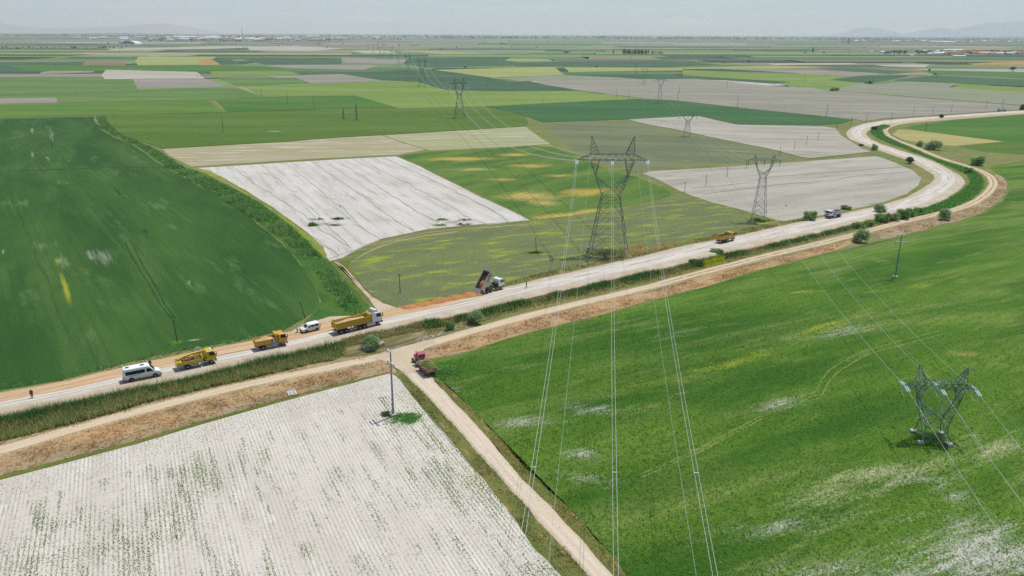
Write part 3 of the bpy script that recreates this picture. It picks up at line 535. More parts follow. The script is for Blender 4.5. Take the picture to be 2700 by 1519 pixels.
# ---- roads
MAIN_L = [(-300, 1090), (0, 1038), (83, 1024.6), (165.6, 1010), (290, 977), (414, 947), (580, 917), (679, 897), (753, 879), (800, 866), (838, 855), (900, 843), (960, 829), (1040, 814), (1100, 804), (1250, 776), (1331, 760), (1407, 742), (1483, 723), (1559, 706), (1700, 676), (1800, 650), (1891, 632), (1952, 621), (2066, 596), (2115, 583), (2180, 573), (2255, 556), (2331, 541), (2400, 520), (2441, 497), (2468, 478), (2477, 468), (2472, 459), (2445, 443), (2415, 427), (2388, 416), (2331, 397), (2293, 383), (2248, 366), (2236, 351), (2248, 336), (2278, 326), (2331, 317), (2407, 311), (2521, 303), (2700, 291), (2900, 281)]
MAIN_R = [(-300, 1140), (0, 1087), (83, 1070), (207, 1043), (323, 1016), (414, 1000), (497, 981), (621, 954), (745, 929), (891, 893), (1005, 864), (1104, 844), (1180, 829), (1293, 798), (1407, 773), (1521, 748), (1635, 723), (1700, 710), (1800, 687), (1914, 659), (2028, 634), (2142, 611), (2255, 584), (2331, 566), (2407, 550), (2464, 531), (2502, 510), (2529, 490), (2537, 476), (2529, 464), (2502, 448), (2464, 427), (2426, 412), (2369, 395), (2312, 376), (2285, 362), (2276, 351), (2285, 341), (2312, 333), (2350, 325), (2407, 318), (2521, 308.5), (2700, 296), (2900, 285.5)]
def road_mat():
    t = NT('gravel_road'); uvn = t.n.new('ShaderNodeUVMap'); uv = uvn.outputs[0]
    s = t.n.new('ShaderNodeSeparateXYZ'); t.put(s.inputs[0], uv); u, v = s.outputs[0], s.outputs[1]
    P = t.pos(); q = t.mapping(uv, sc=(6, .045, 1))
    n1 = t.noise(q, 1.4, 5, .6); nf = t.noise(P, 3.0, 4, .7); nb = t.noise(P, .25, 3)
    grey = t.mix(t.ramp(n1, .35, .65), S(230, 224, 212), S(210, 203, 190))
    tan = t.mix(t.ramp(n1, .3, .6), S(226, 194, 152), S(206, 172, 132))
    wob = t.math('MULTIPLY', t.math('SUBTRACT', t.noise(t.mapping(uv, sc=(1, .03, 1)), 1.0, 3), .5), .16)
    uu = t.math('ADD', u, wob)
    half = t.math('MULTIPLY', t.ramp(uu, .46, .56, 1, 0), t.ramp(v, 98, 122, 1, 0))       # new fill on the far half, left stretch
    edge = t.math('MAXIMUM', t.ramp(uu, .10, .24, 1, 0), t.ramp(uu, .72, .9, 0, 1))
    col = t.mix(t.math('MULTIPLY', edge, t.ramp(nb, .3, .6, .35, .95)), grey, S(200, 182, 154))
    col = t.mix(half, col, tan)
    for c, wd, k, colr in ((.47, .024, .9, S(160, 128, 98)), (.33, .018, .7, S(166, 142, 116)), (.62, .02, .7, S(166, 150, 132)), (.70, .012, .6, S(228, 224, 214)), (.78, .018, .7, S(160, 138, 116)), (.2, .016, .6, S(170, 144, 114)), (.40, .014, .6, S(232, 228, 218))):
        d = t.math('ABSOLUTE', t.math('SUBTRACT', uu, c))
        m = t.math('MULTIPLY', t.ramp(d, wd * .4, wd * 1.6, 1, 0), t.math('MULTIPLY', t.ramp(t.noise(t.mapping(uv, loc=(c * 50, c * 91, 0), sc=(1, .05, 1)), 1.0, 4), .42, .6), k))
        col = t.mix(m, col, colr)
    col = t.val(col, t.ramp(nf, .2, .8, .86, 1.12, False)); t.bump(nf, .5, .12); return t.done(col)
strip('road', MAIN_L, MAIN_R, road_mat(), h=.45, z0=-.02, slope=1.6, n=340, na=10, amp=.45, seed=3)

TRK = [(-300, 1272), (0, 1188), (207, 1126), (414, 1070), (621, 1018.5), (828, 977), (914, 960), (1012, 940), (1080, 922), (1141, 903), (1180, 890), (1293, 860), (1407, 828), (1521, 801), (1700, 759.5), (1829, 724), (2009, 677), (2143, 646), (2240, 622.6), (2293, 607), (2369, 586.5), (2464, 565.6), (2521, 552), (2559, 539), (2597, 516), (2618, 493), (2621, 480), (2612, 465), (2589, 450), (2559, 440), (2521, 429), (2483, 417.6), (2445, 402), (2407, 385), (2369, 372), (2342, 358), (2331, 345.5), (2341, 334.5), (2369, 326.5), (2407, 321.6), (2521, 313), (2700, 299.5), (2900, 288)]
def offset_px(pts, d):
    Wp = [sv(u, v) for u, v in pts]; out = []
    for i, p in enumerate(Wp):
        q = Wp[min(i + 1, len(Wp) - 1)] - Wp[max(i - 1, 0)]; nrm = Vector((-q.y, q.x, 0)).normalized(); out.append(p + nrm * d)
    return out
def to_px(p):
    q = p - EYE; z = q.dot(FW); return (PCX + FPX * q.dot(RT) / z, PCY - FPX * q.dot(UP) / z)
def track_mat(name, base, alt, mid, midk, v0=1e9):
    t = NT(name); uvn = t.n.new('ShaderNodeUVMap'); uv = uvn.outputs[0]
    s = t.n.new('ShaderNodeSeparateXYZ'); t.put(s.inputs[0], uv); u, v = s.outputs[0], s.outputs[1]; P = t.pos()
    n1 = t.noise(t.mapping(uv, sc=(4, .06, 1)), 1.5, 5, .6); nf = t.noise(P, 3.2, 4, .7)
    col = t.mix(t.ramp(n1, .35, .65), base, alt)
    d = t.math('ABSOLUTE', t.math('SUBTRACT', u, .5))
    m = t.math('MULTIPLY', t.ramp(d, .05, .17, 1, 0), t.math('MULTIPLY', t.ramp(t.noise(t.mapping(uv, sc=(3, .3, 1)), 1.2, 4), .3, .55), midk))
    if v0 < 1e8: m = t.math('MULTIPLY', m, t.ramp(v, v0, v0 + 20))
    col = t.mix(m, col, mid)
    e = t.math('MULTIPLY', t.ramp(d, .34, .5), t.ramp(nf, .35, .6))
    col = t.mix(e, col, mid)
    col = t.val(col, t.ramp(nf, .2, .8, .86, 1.12, False)); t.bump(nf, .5, .1); return t.done(col)
strip('farm_track', [to_px(p) for p in offset_px(TRK, 1.6)], [to_px(p) for p in offset_px(TRK, -1.6)], track_mat('track_dirt', S(228, 210, 180), S(212, 192, 160), S(158, 134, 92), .85, 150), h=.11, z0=-.02, slope=.5, n=320, na=6, amp=.3, seed=8, crown=.0)
SIDE_L = [(1002, 948), (1045, 962), (1066, 982), (1122.6, 1036.5), (1180, 1097), (1229, 1150), (1253, 1182), (1371, 1311), (1450, 1401.6), (1559.7, 1519), (1650, 1620)]
SIDE_R = [(1090, 920), (1118, 944), (1141.6, 1004), (1180, 1044), (1214, 1079), (1292.7, 1164), (1371, 1260), (1450, 1339), (1528, 1421), (1614.7, 1519), (1705, 1620)]
strip('side_track', SIDE_L, SIDE_R, track_mat('track_white_dirt', S(232, 216, 194), S(220, 202, 178), S(206, 188, 160), .3), h=.13, z0=-.02, slope=.4, n=140, na=6, amp=.25, seed=12, crown=.0)
sheet('junction_dirt', [(985, 946), (1012, 932), (1060, 916), (1110, 903), (1140, 896), (1150, 908), (1118, 922), (1104, 936), (1112, 958), (1095, 985), (1066, 984), (1046, 972), (1020, 956)], m_dirt, .5, z=.146)
sheet('junction_dirt', [(985, 826), (990, 812), (975, 790), (985, 785), (1010, 800), (1050, 814), (1100, 808), (1080, 822), (1000, 838)], m_dirt, .4, z=.075)
sheet('junction_dirt', [(770, 874), (800, 858), (838, 846), (870, 836), (930, 834), (985, 820), (1000, 834), (900, 858), (838, 868)], m_dirt, .4, z=.08)
# canal water where the reeds stop
wm = NT('canal_water'); wt = wm.noise(wm.pos(), .8, 3); wm.bump(wt, .15, .05)
WATER = wm.done(wm.mix(wm.ramp(wt, .35, .65), S(120, 96, 34), S(96, 84, 36)), .12, .5)
sheet('canal_water', Z(940, 830, 6.779, [(-300, 740), (-100, 720), (0, 690), (130, 630), (380, 590), (470, 520), (540, 540), (620, 545), (760, 500), (900, 460), (1050, 420), (1200, 385), (1330, 350), (1340, 368), (1100, 440), (960, 478), (800, 530), (640, 590), (520, 590), (400, 620), (200, 650), (60, 690), (-100, 750)]), WATER, .15, z=.07)

# hills beyond the plain
def hill(name, profile, y0, depth, base, c1, c2, seed):
    """profile: (photo x, photo y of crest); a real ridge with flanks"""
    V, Fc = [], []; xs_ = np.linspace(profile[0][0], profile[-1][0], 70); ny = 14
    for xp in xs_:
        yc = np.interp(xp, [p[0] for p in profile], [p[1] for p in profile])
        d = FW + RT * ((xp - PCX) / FPX) - UP * ((yc - PCY) / FPX); t_ = y0 / d.y; top = EYE + d * t_
        for j in range(ny):
            k = j / (ny - 1); yy = y0 + (k - .45) * depth; f = max(0.0, math.cos((k - .45) * pi * .95)) ** 1.3
            nz = float(fnoise(top.x, yy, 900, seed, 4)); f2 = f * (.55 + .9 * nz) if abs(k - .45) > .08 else f * (.93 + .14 * nz)
            V.append((top.x, yy, max(-1.0, (top.z + 20) * f2 - 20)))
    for i in range(len(xs_) - 1):
        for j in range(ny - 1): Fc.append((i * ny + j, (i + 1) * ny + j, (i + 1) * ny + j + 1, i * ny + j + 1))
    t = NT(name + '_soil'); n = t.noise(t.pos(), .0016, 6, .65)
    mat = t.done(t.mix(t.ramp(n, .35, .65), c1, c2))
    me = bpy.data.meshes.new(name); me.from_pydata(V, [], Fc); me.materials.append(mat)
    me.polygons.foreach_set('use_smooth', [True] * len(me.polygons))
    bm = bmesh.new(); bm.from_mesh(me); bmesh.ops.recalc_face_normals(bm, faces=bm.faces); bm.to_mesh(me); bm.free()
    tag(link(name, me), kind='structure')
hill('hills', [(-250, 66), (-60, 58), (0, 62), (60, 70), (120, 74), (200, 74), (260, 73), (310, 69), (360, 66), (405, 63), (425, 63), (445, 67), (475, 67), (495, 72), (530, 80), (580, 87), (640, 91)], 20000, 4200, 0, S(196, 178, 164), S(178, 166, 148), 5)
hill('hills', [(2130, 100), (2200, 93), (2245, 83), (2285, 75), (2300, 74), (2330, 81), (2370, 93), (2430, 89), (2460, 74), (2485, 72), (2510, 82), (2540, 80), (2580, 68), (2630, 60), (2680, 58), (2720, 52), (2800, 48), (2900, 58)], 24000, 3600, 0, S(172, 180, 178), S(166, 175, 174), 9)
# ================================================================== PYLONS AND WIRES
def steel(name, c, c2):
    t = NT(name); n = t.noise(t.n.new('ShaderNodeTexCoord').outputs['Object'], .8, 4)
    return t.done(t.mix(t.ramp(n, .4, .65), c, c2), .55, .4, .35)
STEEL = steel('galvanised_steel', (.08, .125, .10), (.30, .36, .33))
STEEL2 = steel('weathered_steel', (.27, .285, .28), (.38, .39, .385))
STEELD = steel('dark_steel', (.085, .115, .10), (.25, .295, .27))
CABLE = plain('aluminium_cable', (.62, .65, .62), .45, .5, .2)
CABLE_T = plain('earth_cable', (.46, .50, .46), .5, .4, .2)
GLASS_I = plain('insulator_glass', (.66, .82, .84), .15, .6)
DARK_I = plain('insulator_brown', (.07, .06, .055), .3, .5)
CONC = plain('concrete', S(196, 190, 178), .9, .2, dirt=S(140, 132, 118), dscale=1.2)
RED, WHT = plain('marker_orange', S(226, 84, 40), .5), plain('marker_white', (.75, .75, .74), .5)

def face_brace(m, a0, b0, a1, b1, r, style='x'):
    """bracing of one lattice panel between two legs"""
    a0, b0, a1, b1 = map(Vector, (a0, b0, a1, b1))
    if style == 'x': m.bar(a0, b1, r); m.bar(b0, a1, r)
    elif style == 'k': c = (a1 + b1) / 2; m.bar(a0, c, r); m.bar(b0, c, r)
    elif style == 'z': m.bar(a0, b1, r)
    m.bar(a1, b1, r)
def lattice_tower(m, levels, rl, rb, styles=None):
    """levels: (z, half x, half y)"""
    for i in range(len(levels) - 1):
        (z0, x0, y0), (z1, x1, y1) = levels[i], levels[i + 1]
        c0 = [(-x0, -y0, z0), (x0, -y0, z0), (x0, y0, z0), (-x0, y0, z0)]; c1 = [(-x1, -y1, z1), (x1, -y1, z1), (x1, y1, z1), (-x1, y1, z1)]
        st = styles[i] if styles else 'x'
        for k in range(4):
            m.bar(c0[k], c1[k], rl); face_brace(m, c0[k], c0[(k + 1) % 4], c1[k], c1[(k + 1) % 4], rb, st)
            if st == 'k' and z1 - z0 > 3:                        # secondary struts
                a, b = Vector(c0[k]), Vector(c1[k]); e = (Vector(c1[k]) + Vector(c1[(k + 1) % 4])) / 2
                m.bar(a.lerp(b, .5), a.lerp(e, .5), rb * .8); a2, b2 = Vector(c0[(k + 1) % 4]), Vector(c1[(k + 1) % 4]); m.bar(a2.lerp(b2, .5), a2.lerp(e, .5), rb * .8)
                m.bar(a.lerp(b, .5), a.lerp(e, .78), rb * .7); m.bar(a2.lerp(b2, .5), a2.lerp(e, .78), rb * .7)
def column(m, p0, p1, rl, rb, n):
    """four-legged lattice column between two rectangles of corners"""
    for k in range(4): m.bar(p0[k], p1[k], rl)
    for i in range(n):
        a = [Vector(p0[k]).lerp(Vector(p1[k]), i / n) for k in range(4)]; b = [Vector(p0[k]).lerp(Vector(p1[k]), (i + 1) / n) for k in range(4)]
        for k in range(4):
            j = (k + 1) % 4; m.bar(a[k], b[j] if i % 2 else b[k].lerp(b[j], 1.0), rb)
            m.bar(b[k], b[j], rb * .8)
def portal_pylon(levels, styles, crotch, elbow, armb, armt, arm, xo, xi, peakx, peak, yw, rl, rb, mats, ins, foot=True, kf=None):
    """cat-head pylon: lattice body, Y fork, cross-arm truss, two earth-wire peaks; origin at ground centre"""
    root = empty('power_pylon'); zw, xw, yww = levels[-1]
    m = MB(); lattice_tower(m, levels, rl, rb, styles); m.build('lattice_body', mats[0], root)
    for s in (-1, 1):
        m = MB()
        ow = [(s * xw, -yww, zw), (s * xw, yww, zw)]; oa = [(s * xo, -yw, armb), (s * xo, yw, armb)]
        tE = (elbow - zw) / (armb - zw); xe = xw + (xo - xw) * tE; ye = yww + (yw - yww) * tE
        oe = [(s * xe, -ye, elbow), (s * xe, ye, elbow)]; ia = [(s * xi, -yw, armb), (s * xi, yw, armb)]; cr = [(0, -yww * .8, crotch), (0, yww * .8, crotch)]
        for k in range(2):
            m.bar(ow[k], oa[k], rl); m.bar(oe[k], ia[k], rl * .85); m.bar(oe[k], cr[k], rl * .85); m.bar(cr[k], ow[k], rb * 1.2)
            A, B, Cc = Vector(oe[k]), Vector(oa[k]), Vector(ia[k])
            for i in range(1, 5):
                t_ = i / 5; m.bar(A.lerp(B, t_), A.lerp(Cc, t_), rb * .8)
                m.bar(A.lerp(B, t_), A.lerp(Cc, t_ - .2 if i > 1 else .05), rb * .7)
            A, B, Cc = Vector(oe[k]), Vector(ow[k]), Vector(cr[k])
            for i in range(1, 5): m.bar(A.lerp(B, i / 5), A.lerp(Cc, i / 5), rb * .8); m.bar(A.lerp(B, i / 5), A.lerp(Cc, (i + 1) / 5.2), rb * .7)
        for p, q, n in ((ow, oa, 9), (oe, ia, 5), (oe, cr, 5)):
            for i in range(n + 1):
                a = [Vector(p[k]).lerp(Vector(q[k]), i / n) for k in range(2)]; m.bar(a[0], a[1], rb * .8)
                if i < n: b = [Vector(p[k]).lerp(Vector(q[k]), (i + 1) / n) for k in range(2)]; m.bar(a[i % 2], b[1 - i % 2], rb * .7)
        m.build('fork_arm', mats[0], root)
    m = MB()                                                     # cross-arm
    xt = xo
    for y in (-yw, yw):
        m.bar((-xo, y, armb), (xo, y, armb), rl * .8); m.bar((-xt, y, armt), (xt, y, armt), rl * .8)
        n = 14
        for i in range(n):
            a, b = -xt + 2 * xt * i / n, -xt + 2 * xt * (i + 1) / n
            m.bar((a, y, armb if i % 2 else armt), (b, y, armt if i % 2 else armb), rb)
        for s in (-1, 1):
            m.bar((s * xo, y, armb), (s * arm, 0, armb), rl * .7); m.bar((s * xt, y, armt), (s * arm, 0, armb), rl * .7)
            for i in range(1, 4):
                t_ = i / 4; p, q = Vector((s * xo, y, armb)).lerp(Vector((s * arm, 0, armb)), t_), Vector((s * xt, y, armt)).lerp(Vector((s * arm, 0, armb)), t_)
                m.bar(p, q, rb * .8); m.bar(p, Vector((s * xt, y, armt)).lerp(Vector((s * arm, 0, armb)), t_ - .25), rb * .7)
    for i in range(15):
        x = -xt + 2 * xt * i / 14
        m.bar((x, -yw, armb), (x, yw, armb), rb * .8); m.bar((x, -yw, armt), (x, yw, armt), rb * .8)
        if i < 14: m.bar((x, -yw, armt), (x + 2 * xt / 14, yw, armt), rb * .7); m.bar((x, yw, armb), (x + 2 * xt / 14, -yw, armb), rb * .7)
    m.build('crossarm', mats[0], root)
    for s in (-1, 1):
        m = MB(); b = [(s * xo, -yw, armt), (s * xo, yw, armt), (s * xi, yw, armt), (s * xi, -yw, armt)]; ap = [(s * (peakx + (.08 if k < 2 else -.08)), (-.08, .08, .08, -.08)[k], peak) for k in range(4)]
        column(m, b, ap, rl * .75, rb * .75, 5); m.build('earth_wire_peak', mats[0], root)
    if foot:
        for sx in (-1, 1):
            for sy in (-1, 1):
                x, y = sx * levels[0][1], sy * levels[0][2]; m = MB(); m.prism([(x - .5, -.4), (x + .5, -.4), (x + .4, .5), (x - .4, .5)], y - .45, y + .45, .1); m.build('footing', CONC, root)
    return root
def insulator_string(p, q, r, n, mat, parent, name='insulator'):
    p, q = Vector(p), Vector(q); L = (q - p).length; prof = [(0, .03)]
    for i in range(n):
        a = L * (i + .15) / n; b = L * (i + .85) / n; prof += [(a, r * .45), ((a * .6 + b * .4), r), (b, r * .5)]
    prof.append((L, .03)); m = MB(); m.lathe(p, q - p, prof, 7); return m.build(name, mat, parent)
def sag_pts(a, b, sag, n=40):
    a, b = Vector(a), Vector(b); return [a.lerp(b, i / n) - Vector((0, 0, 4 * sag * (i / n) * (1 - i / n))) for i in range(n + 1)]

# ---- line A: tall tension pylon and the narrower suspension pylons beyond it
HD_A = R_(-1.5)                                                  # arms lie almost along X
pA = sv(1604, 667)
rA = portal_pylon([(0, 5.6, 4.9), (2.2, 5.25, 4.6), (6.6, 4.5, 3.9), (11.4, 3.7, 3.15), (15.6, 2.95, 2.45), (17.3, 2.6, 2.1)], ['k', 'k', 'k', 'k', 'x'],
                  19.6, 23.1, 27.9, 29.6, 10.3, 6.4, 3.75, 6.15, 34.7, 1.0, .115, .055, [STEELD], None)
rA.location = (pA.x, pA.y, 0); rA.rotation_euler[2] = HD_A
tag(rA, 'tallest dark steel lattice pylon with twin horns, beside the gravel road', 'pylon', 'power pylons')
def worldA(x, y, z): return Vector((pA.x + x * cos(HD_A) - y * sin(HD_A), pA.y + x * sin(HD_A) + y * cos(HD_A), z))
pA2 = sv(1212, 311)
dS = (Vector((9.8, 62.3, 0)) - Vector((pA.x, pA.y, 0))).normalized(); dN = (Vector((pA2.x, pA2.y, 0)) - Vector((pA.x, pA.y, 0))).normalized()
ATT = {}
for i, x in enumerate((-10.2, 0.0, 10.2)):
    tip = worldA(x, 0, 27.75); y0 = -1.0 if x == 0 else -.1
    for d, off in ((dS, 1), (dN, 0)):
        st = tip + d * (1.05 if x == 0 else .15); en = st + d * 3.1 + Vector((0, 0, -.55)); sd_ = d.cross(Vector((0, 0, 1))) * .22
        for s in (-1, 1):
            io = insulator_string(st + sd_ * s * 1.5, en + sd_ * s * .9, .2, 11, GLASS_I, None)
            io.parent = rA; io.matrix_parent_inverse = Matrix.Translation((pA.x, pA.y, 0)).inverted() if False else rA.matrix_basis.inverted()
        ATT[(i, off)] = en
    m = MB(); a, b = ATT[(i, 1)], ATT[(i, 0)]                     # jumper loop under the arm
    for s in (-.2, .2): m.tube([p + Vector((s, 0, 0)) for p in sag_pts(a, b, 3.3, 12)], .035, 4)
    jo = m.build('jumper_loop', CABLE, rA); jo.matrix_parent_inverse = rA.matrix_basis.inverted()
sA2 = .68
def suspension(px, peak_px, k):
    p = sv(*px); return p
rA2 = portal_pylon([(0, 4.1, 3.2), (6.0, 3.0, 2.4), (11.2, 2.3, 1.8), (16.6, 1.6, 1.2)], ['k', 'k', 'x'], 17.8, 20.5, 25.6, 26.9, 7.3, 3.9, 2.5, 3.8, 30.3, .7, .13, .07, [STEELD], None, False)
for x in (-7.1, 0, 7.1):
    for s in (-.25, .25): insulator_string((x + s, 0, 25.4), (x + s * .4, 0, 22.2), .17, 10, GLASS_I, rA2)
hdA2 = math.atan2(dN.y, dN.x) - pi / 2
rA2.location = (pA2.x, pA2.y, 0); rA2.rotation_euler[2] = hdA2
tag(rA2, 'second steel pylon of the tall line, standing in the light green field beyond', 'pylon', 'power pylons')
lineA = [(pA2, 1.0)]
for (bx, by), sc_, lab in (((1114, 227), 1.13, 'third pylon of the tall line, behind the light green crop'), ((1076, 195), 1.02, 'fourth pylon of the tall line, in deep green crop'), ((1051, 172), 1.0, 'fifth pylon of the tall line, before a pale grey strip'),
                           ((1032, 155), 1.06, 'sixth hazy pylon of the tall line'), ((1014, 143), 1.05, 'seventh hazy pylon of the tall line'), ((996, 135), 1.02, 'last faint pylon of the tall line near the horizon')):
    p = sv(bx, by); o = copy_tree(rA2); o.location = (p.x, p.y, 0); q = lineA[-1][0]; o.rotation_euler[2] = math.atan2(p.y - q.y, p.x - q.x) - pi / 2; o.scale = (sc_,) * 3
    tag(o, lab, 'pylon', 'power pylons'); lineA.append((p, sc_))
for k, (bx, by, sc_, lab) in enumerate(((1003, 152, 1.0, 'nearest faint pylon of the parallel line left of the tall line'), (985, 142, 1.0, 'middle faint pylon of the parallel line left of the tall line'), (972, 134, 1.0, 'farthest faint pylon of the parallel line left of the tall line'))):
    p = sv(bx, by); o = copy_tree(rA2); o.location = (p.x, p.y, 0); o.rotation_euler[2] = R_(12); tag(o, lab, 'pylon', 'power pylons')

def conductor(name, spans, rad, gap, mat, label, cat, group, n=40, spacer=0):
    """spans: list of (a, b, sag); gap: distance of the twin cables, 0 for one"""
    m = MB()
    for a, b, sg in spans:
        P = sag_pts(a, b, sg, n); d = (Vector(b) - Vector(a)); d.z = 0; d.normalize(); sd_ = d.cross(Vector((0, 0, 1)))
        for s in ((-gap / 2, gap / 2) if gap else (0,)): m.tube([p + sd_ * s for p in P], rad, 4)
        if spacer:
            for k in range(spacer, n, spacer): m.box(P[k].x - gap / 2 - .05, P[k].x + gap / 2 + .05, P[k].y - .05, P[k].y + .05, P[k].z - .03, P[k].z + .03)
    return tag(m.build(name, mat), label, cat, group)
SPAN_S = 345.0
sides = ['left', 'middle', 'right']; XN = (-8.2, 0, 8.2)
eS = Vector((pA.x, pA.y, 0)) + dS * SPAN_S; nS = Vector((-dS.y, dS.x, 0)) * -1
nS = Vector((dS.y, -dS.x, 0)); nS = nS if nS.x > 0 else -nS
for i in range(3):
    conductor('power_cable', [(ATT[(i, 1)], eS + nS * XN[i] + Vector((0, 0, 27.0)), 12.3)], .022, .46, CABLE, '%s twin silver cables from the tallest pylon crossing over the road and green wheat' % ('leftmost', 'centre', 'rightmost')[i], 'cable', 'twin power cables', 60, 13)
nA = Vector((cos(hdA2), sin(hdA2), 0))
for i, x in enumerate((-7.1, 0, 7.1)):
    end = Vector((pA2.x, pA2.y, 22.0)) + nA * x
    sp = [(ATT[(i, 0)], end, 12.0)]
    for k in range(3):
        (p, s1), (q, s2) = lineA[k], lineA[k + 1]; dd = Vector((q.x - p.x, q.y - p.y, 0)).normalized(); nn = Vector((dd.y, -dd.x, 0)); 
        sp.append(((sp[-1][1]), Vector((q.x, q.y, 22.0 * s2)) + nn * x * s2, 12.0))
    conductor('power_cable', sp, .05, .5, CABLE, '%s twin silver cables from the tallest pylon to the pylons behind it' % ('leftmost', 'centre', 'rightmost')[i], 'cable', 'twin power cables', 40)
for s, nm in ((-1, 'left'), (1, 'right')):
    conductor('earth_wire', [(worldA(s * 6.15, 0, 34.7), eS + nS * s * 5.5 + Vector((0, 0, 33.5)), 11.5)], .014, 0, CABLE_T, 'thin single wire from the %s horn of the tallest pylon over the green wheat' % nm, 'wire', 'thin earth wires', 60)
    conductor('earth_wire', [(worldA(s * 6.15, 0, 34.7), Vector((pA2.x, pA2.y, 30.2)) + nA * s * 3.8, 9.5)], .016, 0, CABLE_T, 'thin single wire from the %s horn of the tallest pylon to the next pylon' % nm, 'wire', 'thin earth wires', 40)

# ---- line B: low angle pylon in the wheat and the suspension pylons up the valley
pB = sv(2454, 1158); pB2 = sv(2000, 582); pB3 = sv(1811, 359.7); pB4 = sv(1739, 272); pB5 = sv(1698.4, 225); pB6 = sv(1675.6, 196); pB7 = sv(1661.7, 171)
dBN = (pB2 - pB); dBN.z = 0; dBN.normalize(); hdB = math.atan2(dBN.y, dBN.x) - pi / 2
rB = portal_pylon([(0, 2.2, 2.0), (1.3, 1.9, 1.75), (2.85, 1.6, 1.45)], ['k', 'x'], 4.4, 7.3, 9.2, 10.2, 5.4, 3.6, 2.2, 3.55, 12.9, .6, .075, .042, [STEEL], None)
rB.location = (pB.x, pB.y, 0); rB.rotation_euler[2] = hdB - R_(2)
tag(rB, 'low grey lattice pylon standing alone in the lush wheat, with white insulators', 'pylon', 'power pylons')
dBS = Vector((-.13, -.9915, 0)); hb = hdB - R_(2); nB = Vector((cos(hb), sin(hb), 0)); ATB = {}
for i, x in enumerate((-5.3, 0, 5.3)):
    tip = Vector((pB.x, pB.y, 9.2)) + nB * x
    for d, off in ((dBS, 1), (dBN, 0)):
        st = tip + d * (.65 if x == 0 else .15); en = st + d * 1.75 + Vector((0, 0, -.2)); sd_ = d.cross(Vector((0, 0, 1)))
        for s in (-.17, .17):
            io = insulator_string(st + sd_ * s, en + sd_ * s, .13, 9, GLASS_I, rB); io.matrix_parent_inverse = rB.matrix_basis.inverted()
        ATB[(i, off)] = en + d * .25
    m = MB(); m.tube(sag_pts(ATB[(i, 1)], ATB[(i, 0)], 1.5, 10), .03, 4); jo = m.build('jumper_loop', CABLE, rB); jo.matrix_parent_inverse = rB.matrix_basis.inverted()
def bmesh_susp(h, label):
    k = h / 23.1
    r = portal_pylon([(0, 2.25, 2.1), (3.6 * k, 2.0, 1.85), (6.6 * k, 1.75, 1.6), (9.4 * k, 1.5, 1.4), (11.8 * k, 1.3, 1.2), (13.8 * k, 1.15, 1.05), (15.5 * k, 1.0, .95)], ['k', 'x', 'x', 'x', 'x', 'x'], 16.8 * k, 18.6 * k, 21.4 * k, 22.1 * k, 5.4, 3.4, 2.6, 3.3, 23.1 * k + .2, .55, .085, .045, [STEEL2], None, False)
    for x in (-5.3, 0, 5.3): insulator_string((x, 0, 21.35 * k), (x, 0, 21.35 * k - 1.9), .15, 10, DARK_I, r)
    return tag(r, label, 'pylon', 'power pylons')
rB2 = bmesh_susp(23.1, 'slim grey lattice pylon with hanging dark insulators, at the corner of the pale grey field')
hdB2 = math.atan2(pB3.y - pB.y, pB3.x - pB.x) - pi / 2; rB2.location = (pB2.x, pB2.y, 0); rB2.rotation_euler[2] = hdB2
rB3 = bmesh_susp(13.8, 'squat slim pylon in the dull olive field, next one beyond the corner pylon'); rB3.location = (pB3.x, pB3.y, 0); rB3.rotation_euler[2] = hdB2
for p, s, lab in ((pB4, 1, 'slim pylon at the near edge of the wide grey field, above the deep green crop'), (pB5, .9, 'slim pylon at the far side of the wide grey field'), (pB6, .8, 'faint small pylon on the yellow green field beyond the grey field'), (pB7, .95, 'faintest slim pylon far beyond the grey field')):
    o = copy_tree(rB2); o.location = (p.x, p.y, 0); o.rotation_euler[2] = hdB2; o.scale = (1, 1, s); tag(o, lab, 'pylon', 'power pylons')
nB2 = Vector((cos(hdB2), sin(hdB2), 0)); EB = Vector((pB.x, pB.y, 0)) + dBS * 165
BPTS = {}
for i, x in enumerate((-5.3, 0, 5.3)):
    q2 = Vector((pB2.x, pB2.y, 19.3)) + nB2 * x; q3 = Vector((pB3.x, pB3.y, 10.7)) + nB2 * x; q4 = Vector((pB4.x, pB4.y, 19.3)) + nB2 * x
    nm = ('leftmost', 'middle', 'rightmost')[i]
    conductor('power_cable', [(ATB[(i, 0)], q2, 4.0), (q2, q3, 5.5), (q3, q4, 5.5)], .026, 0, CABLE, '%s cable running from the low wheat pylon up to the slim pylons' % nm, 'cable', 'single power cables', 50)
    conductor('power_cable', [(ATB[(i, 1)], EB + nB * x + Vector((0, 0, 9)), 4.6)], .024, 0, CABLE, '%s cable leaving the low wheat pylon toward the lower corner' % nm, 'cable', 'single power cables', 50)
    BPTS[i] = (ATB[(i, 0)], q2, q3, q4)
for s, nm in ((-1, 'left'), (1, 'right')):
    pk = Vector((pB.x, pB.y, 12.9)) + nB * s * 3.55
    conductor('earth_wire', [(pk, Vector((pB2.x, pB2.y, 23.2)) + nB2 * s * 3.3, 3.2)], .012, 0, CABLE_T, 'thin wire from the %s horn of the low wheat pylon to the corner pylon' % nm, 'wire', 'thin earth wires', 40)
    conductor('earth_wire', [(pk, EB + nB * s * 3.5 + Vector((0, 0, 12.6)), 3.8)], .012, 0, CABLE_T, 'thin wire from the %s horn of the low wheat pylon toward the lower corner' % nm, 'wire', 'thin earth wires', 40)
